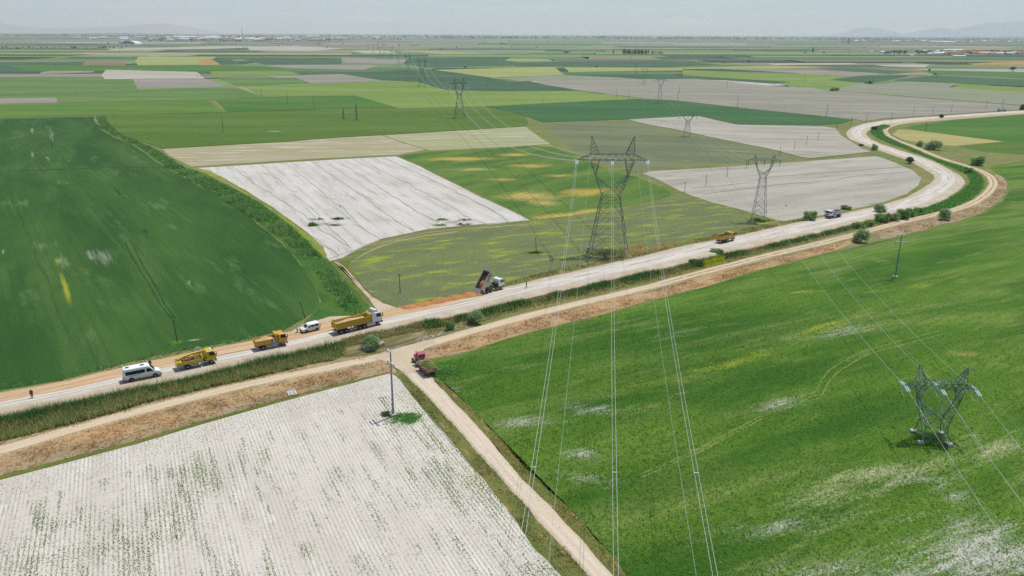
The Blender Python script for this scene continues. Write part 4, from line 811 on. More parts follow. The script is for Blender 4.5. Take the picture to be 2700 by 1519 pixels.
def ball(p, label):
    m = MB(); prof = [(-.5 * cos(pi * k / 14) * .62 / .5 * .5, max(.01, .31 * sin(pi * k / 14))) for k in range(15)]
    for h, part in ((prof[:8], 1), (prof[7:], 0)):
        m.cur = part; m.lathe(p, (1, .15, .1), h, 14)
    o = m.build('marker_ball', [RED, WHT], None, True); return tag(o, label, 'marker ball', 'aircraft marker balls')
a, q2, q3, q4 = BPTS[1]
hL = Vector((pB.x, pB.y, 12.9)) - nB * 3.55, Vector((pB2.x, pB2.y, 23.2)) - nB2 * 3.3
ball(sag_pts(hL[0], hL[1], 3.2, 100)[66], 'orange and white marker ball on the thin wire over the green wheat by the canal')
ball(sag_pts(hL[0], hL[1], 3.2, 100)[94], 'orange and white marker ball on the thin wire over the pale grey field')
ball(sag_pts(q2 + nB2 * 5.3, q3 + nB2 * 5.3, 5.5, 100)[40], 'white marker ball on the cable over the dull olive field')
ball(sag_pts(q3, q4, 5.5, 100)[70], 'white marker ball on the cable over the deep green crop')

# ---- medium-voltage concrete poles
POLE = plain('pole_concrete', S(158, 160, 166), .8, .25, dirt=S(120, 122, 128))
POLE_D = plain('pole_blue_grey', S(136, 150, 160), .7, .3, dirt=S(96, 108, 118))
ARM = plain('arm_galvanised', (.62, .62, .62), .5, .4)
def mv_pole(px, ang, mat, label, half_top):
    p = sv(*px); r = empty('utility_pole', (p.x, p.y, 0), ang, label, 'pole')
    m = MB(); m.tube([(0, 0, 0), (0, 0, 6), (0, 0, 12.1)], [.20, .165, .12], 10); m.build('pole_shaft', mat, r)
    for z, y0, y1 in ((12.0, -.15 if half_top else -1.0, 1.15), (10.1, -1.25, 1.25)):
        m = MB(); m.box(-.11, .11, y0, y1, z - .1, z + .09); m.build('crossarm', ARM, r)
        for y in ([y1 - .08] if half_top and z > 11 else [y0 + .08, y1 - .08]): insulator_string((0, y, z - .1), (0, y, z - .6), .1, 4, DARK_I, r)
    m = MB(); m.prism([(-.6, 0), (.6, 0), (.5, .55), (-.5, .55)], -.55, .55, .1); m.build('base_block', CONC, r)
    return r, p
angW = math.atan2(.5567, .8307)
r1, q1 = mv_pole((1037, 1098), angW, POLE, 'tall concrete pole with two crossarms in the white drilled field', True)
r2, qq2 = mv_pole((2360, 733), R_(70) , POLE_D, 'blue grey pole with two crossarms in the green wheat by the canal', False)
u_ = Vector((cos(angW), sin(angW), 0)); v_ = Vector((-u_.y, u_.x, 0)); u2 = Vector((cos(R_(70)), sin(R_(70)), 0)); v2 = Vector((-u2.y, u2.x, 0))
for k, (y, z, z2, nm) in enumerate(((1.15, 11.4, 11.4, 'top'), (1.17, 9.5, 9.5, 'far'), (-1.17, 9.5, 9.5, 'near'))):
    a = Vector((q1.x, q1.y, z)) + v_ * y; b = Vector((qq2.x, qq2.y, z2)) + v2 * (y if nm != 'top' else .9); c = a - u_ * 130
    conductor('overhead_wire', [(a, b, 3.4)], .009, 0, CABLE_T, 'thin wire between the concrete pole and the blue grey pole, %s one' % nm, 'wire', 'pole wires', 40)
    conductor('overhead_wire', [(a, c, 2.6)], .009, 0, CABLE_T, 'thin wire from the concrete pole along the dry grass bank, %s one' % nm, 'wire', 'pole wires', 40)

# ---- small wooden and lattice poles out in the fields
WOOD = plain('pole_wood', S(92, 84, 76), .9, .1, dirt=S(70, 62, 56))
def small_pole(px, h, label, group='thin poles in the fields', lean=0.0, arm=False, r=.11):
    p = sv(*px); m = MB(); m.tube([(0, 0, 0), (lean * .5, 0, h * .5), (lean, 0, h)], [r, r * .85, r * .65], 6)
    m.box(lean - .08, lean + .08, -.28, .28, h - .35, h - .28); m.box(lean - .05, lean + .05, -.3, -.22, h - .3, h - .1); m.box(lean - .05, lean + .05, .22, .3, h - .3, h - .1)
    if arm: m.box(lean - .1, lean + .1, -.9, .9, h - .5, h - .35)
    o = m.build('utility_pole', WOOD); o.location = (p.x, p.y, 0); o.rotation_euler[2] = random.uniform(0, 3)
    return tag(o, label, 'pole', group)
small_pole((467.8, 901.7), 4.9, 'thin wooden pole in the dark wheat behind the crane truck', lean=-.3)
small_pole((805, 840), 4.2, 'leaning wooden pole at the rounded corner of the dark wheat', lean=-.9)
small_pole((1055, 772.7), 5.1, 'wooden pole in the olive fallow above the sand heap')
small_pole((1414, 666.4), 4.6, 'leaning wooden pole in the olive fallow left of the tallest pylon', lean=-.25)
rowl = ['in the olive field at its right corner', 'with a weed tuft, first in the pale field', 'with a weed tuft, second in the pale field', 'with a weed tuft, third in the pale field']
for (b, h), l in zip((((1805, 510), 4.8), ((1861, 490), 4.8), ((1917, 466), 4.6), ((1967, 447), 4.6)), rowl): small_pole(b, h, 'thin pole ' + l)
for (b, h), l in zip((((2056, 412), 5.2), ((2094, 395), 5.0), ((2126, 383), 5.3), ((2157, 370), 5.2)), ('at the near edge of', 'second in', 'third in', 'farthest in')): small_pole(b, h, 'thin pole %s the far pale grey field left of the bend' % l)
for b, h in (((2206, 345), 6), ((2244, 330), 6.2), ((2284, 321), 6.5), ((2349, 321), 7), ((2408, 304), 7), ((2459, 300), 7), ((2508, 296), 7.2), ((2599, 287), 7.5), ((2643, 283), 7.5)):
    small_pole(b, h, 'thin dark pole in the row along the far road beyond the bend', 'poles along the far road', r=.14)
for b, h, l in (((2179, 307.5), 9.8, 'tall pole on the near edge of the wide grey field, right part'), ((1944, 283), 11.9, 'tall pole on the near edge of the wide grey field, centre part'), ((1786, 268), 8.5, 'pole at the near edge of the wide grey field beside a slim pylon'), ((1791, 247), 9, 'pole inside the wide grey field beside a slim pylon'),
                ((1917, 235), 8, 'pole in the upper part of the wide grey field'), ((1993, 222), 9, 'pole on the stony bank above the wide grey field'), ((1797, 206), 9, 'pole in the teal strip above the wide grey field'), ((2122, 214), 10, 'pole in the yellow green field, upper right'), ((2205, 206), 10, 'pole beside the long grey strip, upper right'), ((1431, 277), 8.5, 'pole on the upper edge of the deep green crop, left part'), ((1625, 259), 8, 'pole on the yellow green field beside another pole'), ((1658, 261), 8.5, 'dark pole at the upper edge of the deep green crop'),
                ((828.7, 292), 13, 'tall pole in the bright green field'), ((758.5, 272), 11, 'pole in the bright green field, left of the tall one'), ((690, 251), 9, 'pole by the end of the stony track, upper left'), ((521, 205), 10, 'pole on the corner of the pale grey field, upper left'), ((589, 350), 10.5, 'thin pole in the mid green field left of the bald patch'), ((140, 391), 9, 'thin pole in the upper dark wheat field'), ((2300, 214), 9, 'pole beside the teal field, far right'), ((2440, 345), 6, 'lattice mast at the edge of the light stubble by the big bush')):
    small_pole(b, h, l, r=.16, arm=False)
for b, h, l in (((940.6, 317), 11.8, 'taller of the two small lattice masts in the mid green field'), ((906, 315), 8, 'shorter of the two small lattice masts in the mid green field')):
    p = sv(*b); m = MB(); lattice_tower(m, [(h * k / 7, .55 - .3 * k / 7, .55 - .3 * k / 7) for k in range(8)], .1, .06, ['x'] * 7); o = m.build('lattice_mast', STEELD); o.location = (p.x, p.y, 0); tag(o, l, 'mast', 'thin poles in the fields')
# ================================================================== VEHICLES
def paint(name, c, dirt=(.42, .35, .27), amt=.4, rough=.38): return plain(name, c, rough, .45, 0, dirt, .7, amt, 1.25)
YEL = paint('paint_amber', S(232, 172, 40)); YEL2 = paint('paint_yellow', S(228, 196, 44)); YELB = paint('paint_tipper_yellow', S(222, 178, 52))
WHI = paint('paint_white', (.8, .8, .79), amt=.25); WHIV = paint('paint_van_white', (.84, .84, .83), amt=.15); GRYP = paint('paint_grey_white', (.55, .54, .52), amt=.55)
REDP = paint('paint_tractor_red', S(200, 44, 40)); REDR = paint('paint_roof_red', S(206, 92, 104), amt=.2); RUST = paint('paint_trailer_red', S(168, 74, 54), amt=.55, rough=.7)
RUB = plain('rubber', (.028, .027, .026), .85, .2, dirt=(.16, .14, .11), dscale=2.0, damt=.5); RIMG = plain('rim_grey', (.30, .29, .28), .5, .4); RIMW = plain('rim_white', (.7, .7, .66), .5, .4)
BLK = plain('chassis_black', (.03, .03, .032), .7, .3, dirt=(.16, .13, .1), dscale=1.5); GLS = plain('window_glass', (.018, .022, .026), .08, .6); GLS2 = plain('side_glass', (.03, .035, .04), .1, .6)
CHR = plain('bright_metal', (.6, .6, .6), .3, .5, .6); LAMP = plain('headlamp', (.75, .76, .78), .1, .6); TAIL = plain('tail_lamp', (.4, .02, .015), .2, .5)
BLU = plain('sign_blue', S(40, 120, 176), .5); BLUL = plain('sign_pale_blue', S(160, 196, 220), .5); SGW = plain('sign_white', (.72, .74, .76), .5)
SAND = None
def sand_mat(name, a, b):
    t = NT(name); P = t.n.new('ShaderNodeTexCoord').outputs['Object']; n = t.noise(P, 1.2, 4); nf = t.noise(P, 7, 3, .7)
    c = t.val(t.mix(t.ramp(n, .35, .65), a, b), t.ramp(nf, .2, .8, .8, 1.15, False)); t.bump(nf, .5, .08); return t.done(c)
SAND = sand_mat('gravel_load', S(228, 202, 162), S(212, 182, 142)); SANDO = sand_mat('gravel_orange', S(208, 150, 98), S(190, 132, 84)); SANDD = sand_mat('soil_dark', S(92, 74, 66), S(72, 60, 56))
INN = plain('worn_bed_steel', (.17, .12, .095), .8, .3, dirt=(.40, .25, .15), dscale=1.5, damt=.7)

_wm = {}
def wheel(parent, x, y, r=.52, w=.3, rim=None, name='wheel'):
    key = (r, w, (rim or RIMG).name, y > 0)
    if key not in _wm:
        s = 1 if y > 0 else -1; a = MB(); a.lathe((0, -w / 2, 0), (0, 1, 0), [(0, r * .62), (0, r * .9), (w * .15, r), (w * .85, r), (w, r * .9), (w, r * .62)], 18)
        b = MB(); b.lathe((0, s * (w / 2 - .04), 0), (0, s, 0), [(-.02, .05), (0, r * .62), (.03, r * .6), (.02, r * .4), (.05, r * .28), (.09, r * .18), (.09, .02)], 14)
        _wm[key] = (a.mesh('wheel', RUB), b.mesh('rim', rim or RIMG))
    a, b = _wm[key]; o = link(name, a, parent); o.location = (x, y, r); q = link('rim', b, o); return o
def place(root, px_rear, px_front, x_rear, x_front, side, half, h=.45):
    """seats the vehicle on its visible near-side wheels; side +1 when the near side is the vehicle's left"""
    a, b = sv(*px_rear, h), sv(*px_front, h); d = b - a; hd = math.atan2(d.y, d.x); f = Vector((cos(hd), sin(hd), 0)); l = Vector((-f.y, f.x, 0))
    mid = (a + b) / 2; xm = (x_rear + x_front) / 2; c = mid - l * side * half - f * xm
    root.location = (c.x, c.y, h + .04); root.rotation_euler = (0, 0, hd); return root, c, hd
def rest(o, root, loc=(0, 0, 0)):
    """a load lying in or on a vehicle: its own thing, same place and heading"""
    m = root.matrix_basis.copy(); o.location = m @ Vector(loc); o.rotation_euler = root.rotation_euler; return o
def pside(m, pts, y, t): m.prism(pts, y, y + t)                  # thin panel on a flank
def cabover(r, x0, x1, w, zb, zt, mat, sleeper=False, roofmat=None):
    """flat-fronted lorry cab with windows, bumper, lamps, mirrors and steps"""
    h = w / 2; m = MB()
    prof = [(x0, zb), (x1 - .02, zb), (x1 + .06, zb + .35), (x1 + .05, zb + (zt - zb) * .48), (x1 - .30, zt - .18), (x1 - .55, zt), (x0 + .12, zt), (x0, zt - .12)]
    m.prism(prof, -h, h, .06); cab = m.build('cab', mat, r)
    zm = zb + (zt - zb) * .50; zu = zt - .28
    def fx(z): return x1 + .05 - (z - (zb + (zt - zb) * .48)) / ((zt - .18) - (zb + (zt - zb) * .48)) * .35
    m = MB(); m.add([(fx(zm) + .03, -h + .16, zm), (fx(zm) + .03, h - .16, zm), (fx(zu) + .03, h - .22, zu), (fx(zu) + .03, -h + .22, zu), (fx(zm) - .05, -h + .16, zm), (fx(zm) - .05, h - .16, zm), (fx(zu) - .05, h - .22, zu), (fx(zu) - .05, -h + .22, zu)], [(0, 1, 2, 3), (7, 6, 5, 4), (0, 4, 5, 1), (1, 5, 6, 2), (2, 6, 7, 3), (3, 7, 4, 0)])
    m.build('windscreen', GLS, r)
    for s in (-1, 1):
        y = s * (h - .005); dl = min(1.25, (x1 - x0) * .62); m = MB(); pr = [(x1 - .18 - dl, zm + .02), (x1 - .12, zm - .02), (x1 - .38, zu), (x1 - .18 - dl, zu)]; m.prism(pr, y - .02, y + .02 * 1.2 if s > 0 else y + .02); d = m.build('side_window', GLS2, r)
        m = MB(); m.bar((x1 - .1, s * h, zu), (x1 + .05, s * (h + .26), zu), .025); m.box(x1 - .02, x1 + .1, s * (h + .26) - .09, s * (h + .26) + .09, zm - .05, zu + .05); m.build('mirror', BLK, r)
        m = MB(); m.box(x1 + .02, x1 + .12, s * (h - .42) - .2, s * (h - .42) + .2, zb + .12, zb + .3); m.build('headlight', LAMP, r)
        m = MB()
        for k in range(2): m.box(x1 - 1.15 if x1 - x0 > 1.6 else x0 + .05, x1 - .75 if x1 - x0 > 1.6 else x0 + .4, s * (h - .02) - .1, s * (h - .02) + .08, zb - .32 + k * .26, zb - .26 + k * .26)
        m.build('step', CHR, r)
    m = MB(); m.prism([(x1 - .25, zb - .38), (x1 + .1, zb - .38), (x1 + .16, zb - .1), (x1 + .08, zb + .06), (x1 - .25, zb + .06)], -h + .01, h - .01, .04); m.build('bumper', mat if mat in (YEL, YEL2) else BLK, r)
    m = MB(); m.box(x1 + .03, x1 + .085, -h + .5, h - .5, zb + .34, zb + .34 + (zt - zb) * .17); m.build('grille', BLK, r)
    m = MB(); m.box(x1 - 1.0, x1 - .65, -.28, .28, zt - .01, zt + .06); m.build('roof_hatch', CHR if mat is WHI else mat, r)
    return cab
def arch(r, x, w, rad, zc, mat):
    for s in (-1, 1):
        m = MB(); n = 8; P = [(x + rad * cos(pi * k / n), zc + rad * sin(pi * k / n)) for k in range(n + 1)]
        for k in range(n):
            (xa, za), (xb, zb) = P[k], P[k + 1]; y0, y1 = s * (w / 2 - .35), s * (w / 2 + .02)
            m.add([(xa, y0, za), (xb, y0, zb), (xb, y1, zb), (xa, y1, za), (xa, y0, za + .05), (xb, y0, zb + .05), (xb, y1, zb + .05), (xa, y1, za + .05)], [(0, 1, 2, 3), (7, 6, 5, 4), (0, 4, 5, 1), (2, 6, 7, 3), (1, 5, 6, 2), (3, 7, 4, 0)])
        m.build('mudguard', mat, r)
def chassis(r, x0, x1, z=.85, w=.9):
    m = MB()
    for s in (-1, 1): m.box(x0, x1, s * w / 2 - .05, s * w / 2 + .05, z - .14, z + .1)
    n = int((x1 - x0) / 1.1)
    for k in range(n + 1): x = x0 + (x1 - x0) * k / n; m.box(x - .05, x + .05, -w / 2, w / 2, z - .08, z + .05)
    return m.build('chassis', BLK, r)
def tipper_bed(r, x0, x1, w, z0, z1, mat, ribs, inner=None, flare=.06, front=.35, guard=.0, name='tipper_body', gate=True):
    """open load box: floor, ribbed sides, raised head board, tailgate"""
    h = w / 2; t = .07; m = MB()
    m.box(x0, x1, -h, h, z0, z0 + .08)
    for s in (-1, 1):
        m.add([(x0, s * h, z0 + .08), (x1, s * h, z0 + .08), (x1, s * (h + flare), z1), (x0, s * (h + flare), z1), (x0, s * (h - t), z0 + .08), (x1, s * (h - t), z0 + .08), (x1, s * (h + flare - t), z1), (x0, s * (h + flare - t), z1)],
              [(0, 1, 2, 3), (7, 6, 5, 4), (3, 2, 6, 7), (1, 5, 6, 2), (0, 3, 7, 4), (0, 4, 5, 1)])
        for k in range(ribs + 1):
            x = x0 + .05 + (x1 - x0 - .1) * k / ribs; m.add([(x - .05, s * h, z0 + .04), (x + .05, s * h, z0 + .04), (x + .05, s * (h + flare), z1 - .02), (x - .05, s * (h + flare), z1 - .02), (x - .04, s * (h + .09), z0 + .04), (x + .04, s * (h + .09), z0 + .04), (x + .04, s * (h + flare + .06), z1 - .02), (x - .04, s * (h + flare + .06), z1 - .02)],
                 [(0, 1, 2, 3), (4, 5, 6, 7), (0, 4, 7, 3), (1, 5, 6, 2), (3, 2, 6, 7), (0, 1, 5, 4)])
        m.box(x0, x1, s * (h + flare) - .05, s * (h + flare) + .07, z1, z1 + .08)
    body = m.build(name, mat, r)
    m = MB(); m.box(x1, x1 + .08, -h - flare, h + flare, z0, z1 + front)
    if guard: m.add([(x1 + .08, -h, z1 + front - .07), (x1 + guard, -h, z1 + front + .1), (x1 + guard, h, z1 + front + .1), (x1 + .08, h, z1 + front - .07), (x1, -h, z1 + front), (x1 + guard, -h, z1 + front + .17), (x1 + guard, h, z1 + front + .17), (x1, h, z1 + front)], [(0, 1, 2, 3), (7, 6, 5, 4), (0, 4, 5, 1), (1, 5, 6, 2), (2, 6, 7, 3), (3, 7, 4, 0)])
    m.build('headboard', mat, r)
    if gate:
        m = MB(); m.box(x0 - .07, x0, -h - flare * .5, h + flare * .5, z0 + .02, z1)
        for k in range(4): y = -h + .1 + (w - .2) * k / 3; m.box(x0 - .13, x0 - .07, y - .05, y + .05, z0 + .05, z1 - .03)
        m.build('tailgate', mat, r)
    return body
def heap(name, x0, x1, w, z, top, mat, label, cat, seed, peak=.5, rough=.1, n=22, my=12):
    V = []; F = []
    for i in range(n + 1):
        for j in range(my + 1):
            a, b = i / n, j / my; x = x0 + (x1 - x0) * a; y = -w / 2 + w * b
            pa = min(1, a / peak if a < peak else (1 - a) / (1 - peak)); f = (max(0.0, pa) ** .8) * (1 - abs(2 * b - 1) ** 1.6)
            V.append((x, y, z + top * f * (.9 + .2 * float(vnoise(x, y, .9, seed))) + rough * float(vnoise(x, y, .35, seed + 3) - .3)))
    for i in range(n):
        for j in range(my): F.append((i * (my + 1) + j, i * (my + 1) + j + 1, (i + 1) * (my + 1) + j + 1, (i + 1) * (my + 1) + j))
    b = len(V); V += [(x0, -w / 2, z - .25), (x1, -w / 2, z - .25), (x1, w / 2, z - .25), (x0, w / 2, z - .25)]; F.append((b + 3, b + 2, b + 1, b))
    me = bpy.data.meshes.new(name); me.from_pydata(V, [], F); me.materials.append(mat); me.polygons.foreach_set('use_smooth', [True] * len(me.polygons)); me.update()
    return tag(link(name, me), label, cat)
def side_sign(r, x0, x1, y, z0, z1, mat, emblem=True, name='sign_panel'):
    s = 1 if y > 0 else -1; m = MB(); m.box(x0, x1, min(y, y + s * .03), max(y, y + s * .03), z0, z1); p = m.build(name, mat, r)
    if emblem:
        m = MB(); cx = (x0 + x1) / 2; yy = y + s * .035; hh = z1 - z0
        m.box(cx - hh * .2, cx + hh * .2, min(yy, yy + s * .012), max(yy, yy + s * .012), z0 + hh * .45, z0 + hh * .9)
        m.box(x0 + (x1 - x0) * .12, x1 - (x1 - x0) * .12, min(yy, yy + s * .012), max(yy, yy + s * .012), z0 + hh * .12, z0 + hh * .3)
        m.build('sign_emblem', SGW, p)
    return p
def underrun(r, x, w, z0=.45, z1=.95, mat=None):
    m = MB(); m.box(x - .05, x + .05, -w / 2, w / 2, z0, z0 + .28); m.box(x, x + .08, -w / 2 + .3, -w / 2 + .4, z0 + .2, z1); m.box(x, x + .08, w / 2 - .4, w / 2 - .3, z0 + .2, z1); m.build('rear_bumper', mat or WHI, r)
    for s in (-1, 1): m = MB(); m.box(x - .09, x - .05, s * (w / 2 - .25) - .15, s * (w / 2 - .25) + .15, z0 + .06, z0 + .2); m.build('tail_light', TAIL, r)
def sideguard(r, x0, x1, w, z0=.5, z1=1.0, mat=None):
    for s in (-1, 1):
        m = MB(); y = s * (w / 2 - .06)
        m.box(x0, x1, y - .03, y + .03, z1 - .1, z1); m.box(x0, x1, y - .03, y + .03, z0, z0 + .1); m.box(x0, x0 + .09, y - .03, y + .03, z0, z1); m.box(x1 - .09, x1, y - .03, y + .03, z0, z1)
        m.build('side_guard', mat or CHR, r)
def fuel_tank(r, x0, x1, y, z=.7): m = MB(); m.lathe((x0, y, z), (1, 0, 0), [(0, .2), (.04, .3), (x1 - x0 - .04, .3), (x1 - x0, .2)], 12); m.build('fuel_tank', CHR, r)

# 1 white minibus
r = empty('minibus', label='white minibus with dark window band and pale blue stripe on the gravel road', cat='minibus')
L0, L1, W2 = -3.1, 3.35, .97
m = MB(); m.prism([(-3.1, .45), (3.15, .4), (3.36, .5), (3.34, .95), (3.12, 1.2), (2.35, 1.42), (1.5, 2.42), (1.15, 2.6), (-2.9, 2.62), (-3.08, 2.45), (-3.14, 1.2)], -W2, W2, .07); m.build('body', WHIV, r)
for s in (-1, 1):
    y = s * (W2 - .015); m = MB(); m.prism([(-2.75, 1.42), (.62, 1.42), (.62, 2.1), (-2.75, 2.1)], y - .03, y + .03); m.build('side_window', GLS, r)
    m = MB(); m.prism([(.85, 1.42), (2.02, 1.42), (1.42, 2.12), (.85, 2.12)], y - .03, y + .03); m.build('door_window', GLS, r)
    m = MB(); m.prism([(-2.2, 1.08), (-.1, 1.14), (-.1, 1.3), (-2.2, 1.3)], y - .022, y + .022); m.build('side_stripe', BLUL, r)
    m = MB(); m.box(1.75, 1.9, s * (W2 + .02), s * (W2 + .2), 1.4, 1.65); m.build('mirror', BLK, r)
    m = MB(); m.prism([(3.05, .78), (3.365, .72), (3.35, .95), (3.1, 1.1)], y - .1 if s > 0 else y - .02, y + .02 if s > 0 else y + .1); m.build('headlight', LAMP, r)
    m = MB(); m.box(-3.16, -3.1, s * .82 - .07, s * .82 + .07, .95, 1.35); m.build('tail_light', TAIL, r)
    for x in (-1.85, 2.25):
        m = MB(); m.lathe((x, s * (W2 - .1), .42), (0, s, 0), [(0, .47), (.115, .47)], 16); m.build('wheel_arch', BLK, r); wheel(r, x, s * (W2 - .08), .36, .22)
m = MB(); m.add([(2.30, -.82, 1.50), (2.30, .82, 1.50), (1.58, .74, 2.36), (1.58, -.74, 2.36), (2.38, -.82, 1.52), (2.38, .82, 1.52), (1.66, .74, 2.38), (1.66, -.74, 2.38)], [(0, 3, 2, 1), (4, 5, 6, 7), (0, 1, 5, 4), (1, 2, 6, 5), (2, 3, 7, 6), (3, 0, 4, 7)]); m.build('windscreen', GLS, r)
m = MB(); m.box(3.05, 3.42, -.94, .94, .36, .62); m.build('bumper', BLK, r)
m = MB(); m.box(-3.2, -3.05, -.93, .93, .36, .6); m.build('rear_bumper', BLK, r)
for x in (-2.3, .3): m = MB(); m.box(x - .33, x + .33, -.25, .25, 2.6, 2.68); m.build('roof_hatch', BLK, r)
place(r, (300 + 455 / 8.587, 900 + 915 / 8.587), (300 + 905 / 8.587, 900 + 826 / 8.587), -1.85, 2.25, -1, .9)

# 2 crane lorry
r = empty('crane_truck', label='bright yellow lorry with folded crane and loaded dropside bed', cat='truck')
chassis(r, -3.6, 3.2); cabover(r, 1.75, 3.5, 2.25, .95, 2.85, YEL2); arch(r, 2.55, 2.25, .62, .55, YEL2)
for s in (-1, 1): wheel(r, 2.55, s * .95, .5, .28); wheel(r, -1.9, s * .93, .5, .5)
m = MB(); m.box(-3.75, 1.0, -1.2, 1.2, 1.12, 1.24)
for s in (-1, 1): m.box(-3.75, 1.0, s * 1.2 - .04, s * 1.2 + .04, 1.24, 1.72)
for k in range(5):
    for s in (-1, 1): x = -3.7 + 4.6 * k / 4; m.box(x - .05, x + .05, s * 1.2 - .07, s * 1.2 + .07, 1.1, 1.78)
m.box(-3.79, -3.71, -1.2, 1.2, 1.1, 1.72); m.box(.96, 1.04, -1.2, 1.2, 1.24, 1.95); m.build('dropside_bed', YEL2, r)
m = MB(); m.box(1.15, 1.6, -.35, .35, .95, 1.7); m.bar((1.38, 0, 1.5), (1.38, 0, 2.75), .22, 10); m.build('crane_column', YEL2, r)
m = MB(); m.prism([(1.55, 2.55), (1.62, 2.95), (-.4, 2.78), (-.55, 2.5)], -.2, .2, .05); m.prism([(-.3, 2.55), (-.2, 2.85), (-2.6, 2.42), (-3.35, 2.05), (-3.3, 1.9), (-2.5, 2.1)], -.17, .17, .05); m.bar((1.1, .0, 2.35), (-.6, 0, 2.4), .09, 8); m.build('crane_boom', YEL2, r)
m = MB(); m.bar((-2.9, 0, 2.2), (-3.3, 0, 1.75), .14, 8); m.bar((-3.3, 0, 1.75), (-3.4, 0, 1.5), .1, 6); m.build('crane_hook', YELB, r)
m = MB(); m.tube([(1.3, .3, 2.6), (1.2, .5, 3.15), (.9, .55, 3.45), (.4, .55, 3.5), (-.1, .5, 3.1), (-.2, .4, 2.8)], .08, 6); m.build('hydraulic_hose', GRYP, r)
for s in (-1, 1): m = MB(); m.box(1.2, 1.5, s * .7 - .15, s * .7 + .15, .95, 1.25); m.bar((1.35, s * 1.0, 1.2), (1.35, s * 1.0, .25), .07, 6); m.box(1.2, 1.5, s * 1.0 - .15, s * 1.0 + .15, .2, .25); m.build('outrigger', BLK, r)
sideguard(r, -1.1, .9, 2.3); fuel_tank(r, -.9, .1, .75); underrun(r, -3.7, 2.2)
m = MB(); m.box(2.6, 2.95, -.3, .3, 2.85, 2.95); m.build('beacon', SGW, r)
place(r, (300 + 1690 / 8.587, 900 + 642 / 8.587), (300 + 2222 / 8.587, 900 + 528 / 8.587), -1.9, 2.55, -1, 1.1); CR = r
m = MB()
for i in range(26):
    x, y = random.uniform(-3.3, .6), random.uniform(-.95, .95); a = random.uniform(0, 3)
    if i % 3 == 0: m.cur = 0; m.lathe((x, y, 1.3), (cos(a), sin(a), .2), [(0, .2), (.3, .22), (.6, .2)], 8)
    elif i % 3 == 1: m.cur = 1; m.box(x - .3, x + .3, y - .15, y + .15, 1.26, 1.6)
    else: m.cur = 2; m.bar((x - .6 * cos(a) * .5, y * .8, 1.35), (x + .6 * cos(a) * .5, y * .8, 1.75), .05, 6)
o = m.build('machine_parts', [RUST, BLK, SGW]); tag(o, 'jumble of rusty and white machine parts in the bed of the crane lorry', 'cargo'); rest(o, r)

# 3 loaded yellow tipper with blue panel
def tipper(name, label, paintm, bodym, near, load, loadlab, twin=False, sign=BLU, seed=1, rib=7):
    r = empty(name, label=label, cat='truck'); xs_ = (-1.75,) if not twin else (-2.3, -1.05); ext = .5 if twin else 0
    chassis(r, -2.9 - ext, 3.0); cabover(r, 1.55, 3.3, 2.3, .95, 2.85, paintm); arch(r, 2.4, 2.3, .62, .55, paintm if paintm is YEL else BLK)
    for s in (-1, 1):
        wheel(r, 2.4, s * .95, .5, .28)
        for x in xs_: wheel(r, x, s * .92, .5, .5)
    tipper_bed(r, -3.0 - ext, 1.15, 2.3, 1.15, 2.1 if not twin else 2.25, bodym, rib, front=.55, guard=.0)
    if name == 'tipper_truck' and not twin: m = MB(); m.box(1.0, 1.5, -1.1, 1.1, 2.6, 2.95); m.build('canopy', bodym, r)
    for s in (-1, 1): side_sign(r, .05, 1.0, s * 1.26, 1.3, 1.95, sign)
    sideguard(r, -.95 if not twin else -.4, 1.2, 2.3); underrun(r, -2.95 - ext, 2.2); fuel_tank(r, -.3, .8, .8)
    return r
r = tipper('tipper_truck', 'amber short tipper lorry heaped with sand, blue panel on its side', YEL, YEL, None, None, None)
place(r, (640 + 370 / 6.779, 830 + 640 / 6.779), (640 + 727 / 6.779, 830 + 566 / 6.779), -1.75, 2.4, -1, 1.08)
rest(heap('sand_load', -2.95, 1.1, 2.2, 1.75, .75, SAND, 'pale sand heaped in the amber short tipper', 'load', 3), r)

# 4 small white van
r = empty('van', label='small white passenger van parked on the road edge facing the minibus', cat='van')
m = MB(); m.prism([(-2.0, .35), (2.05, .3), (2.15, .5), (2.1, .85), (1.3, 1.08), (.75, 1.62), (.35, 1.8), (-1.75, 1.84), (-2.0, 1.6), (-2.08, .9)], -.84, .84, .07); m.build('body', WHIV, r)
for s in (-1, 1):
    y = s * (.84 - .01)
    for k, pr in enumerate(([(.32, 1.08), (1.1, 1.08), (.62, 1.58), (.32, 1.62)], [(-.62, 1.08), (.2, 1.08), (.2, 1.62), (-.62, 1.62)], [(-1.6, 1.12), (-.76, 1.1), (-.76, 1.6), (-1.5, 1.6)])): m = MB(); m.prism(pr, y - .025, y + .025); m.build('side_window', GLS, r)
    m = MB(); m.box(1.0, 1.15, s * .86, s * 1.02, 1.02, 1.2); m.build('mirror', WHIV, r)
    m = MB(); m.box(2.0, 2.13, s * .62 - .16, s * .62 + .16, .68, .86); m.build('headlight', LAMP, r)
    m = MB(); m.box(-2.1, -2.03, s * .74 - .07, s * .74 + .07, .9, 1.5); m.build('tail_light', TAIL, r)
    for x in (-1.2, 1.3): m = MB(); m.lathe((x, s * .74, .34), (0, s, 0), [(0, .39), (.115, .39)], 14); m.build('wheel_arch', BLK, r); wheel(r, x, s * .77, .31, .19)
m = MB(); m.add([(1.27, -.7, 1.12), (1.27, .7, 1.12), (.78, .63, 1.6), (.78, -.63, 1.6), (1.33, -.7, 1.15), (1.33, .7, 1.15), (.84, .63, 1.64), (.84, -.63, 1.64)], [(0, 3, 2, 1), (4, 5, 6, 7), (0, 1, 5, 4), (1, 2, 6, 5), (2, 3, 7, 6), (3, 0, 4, 7)]); m.build('windscreen', GLS, r)
m = MB(); m.box(2.0, 2.2, -.82, .82, .28, .52); m.build('bumper', BLK, r)
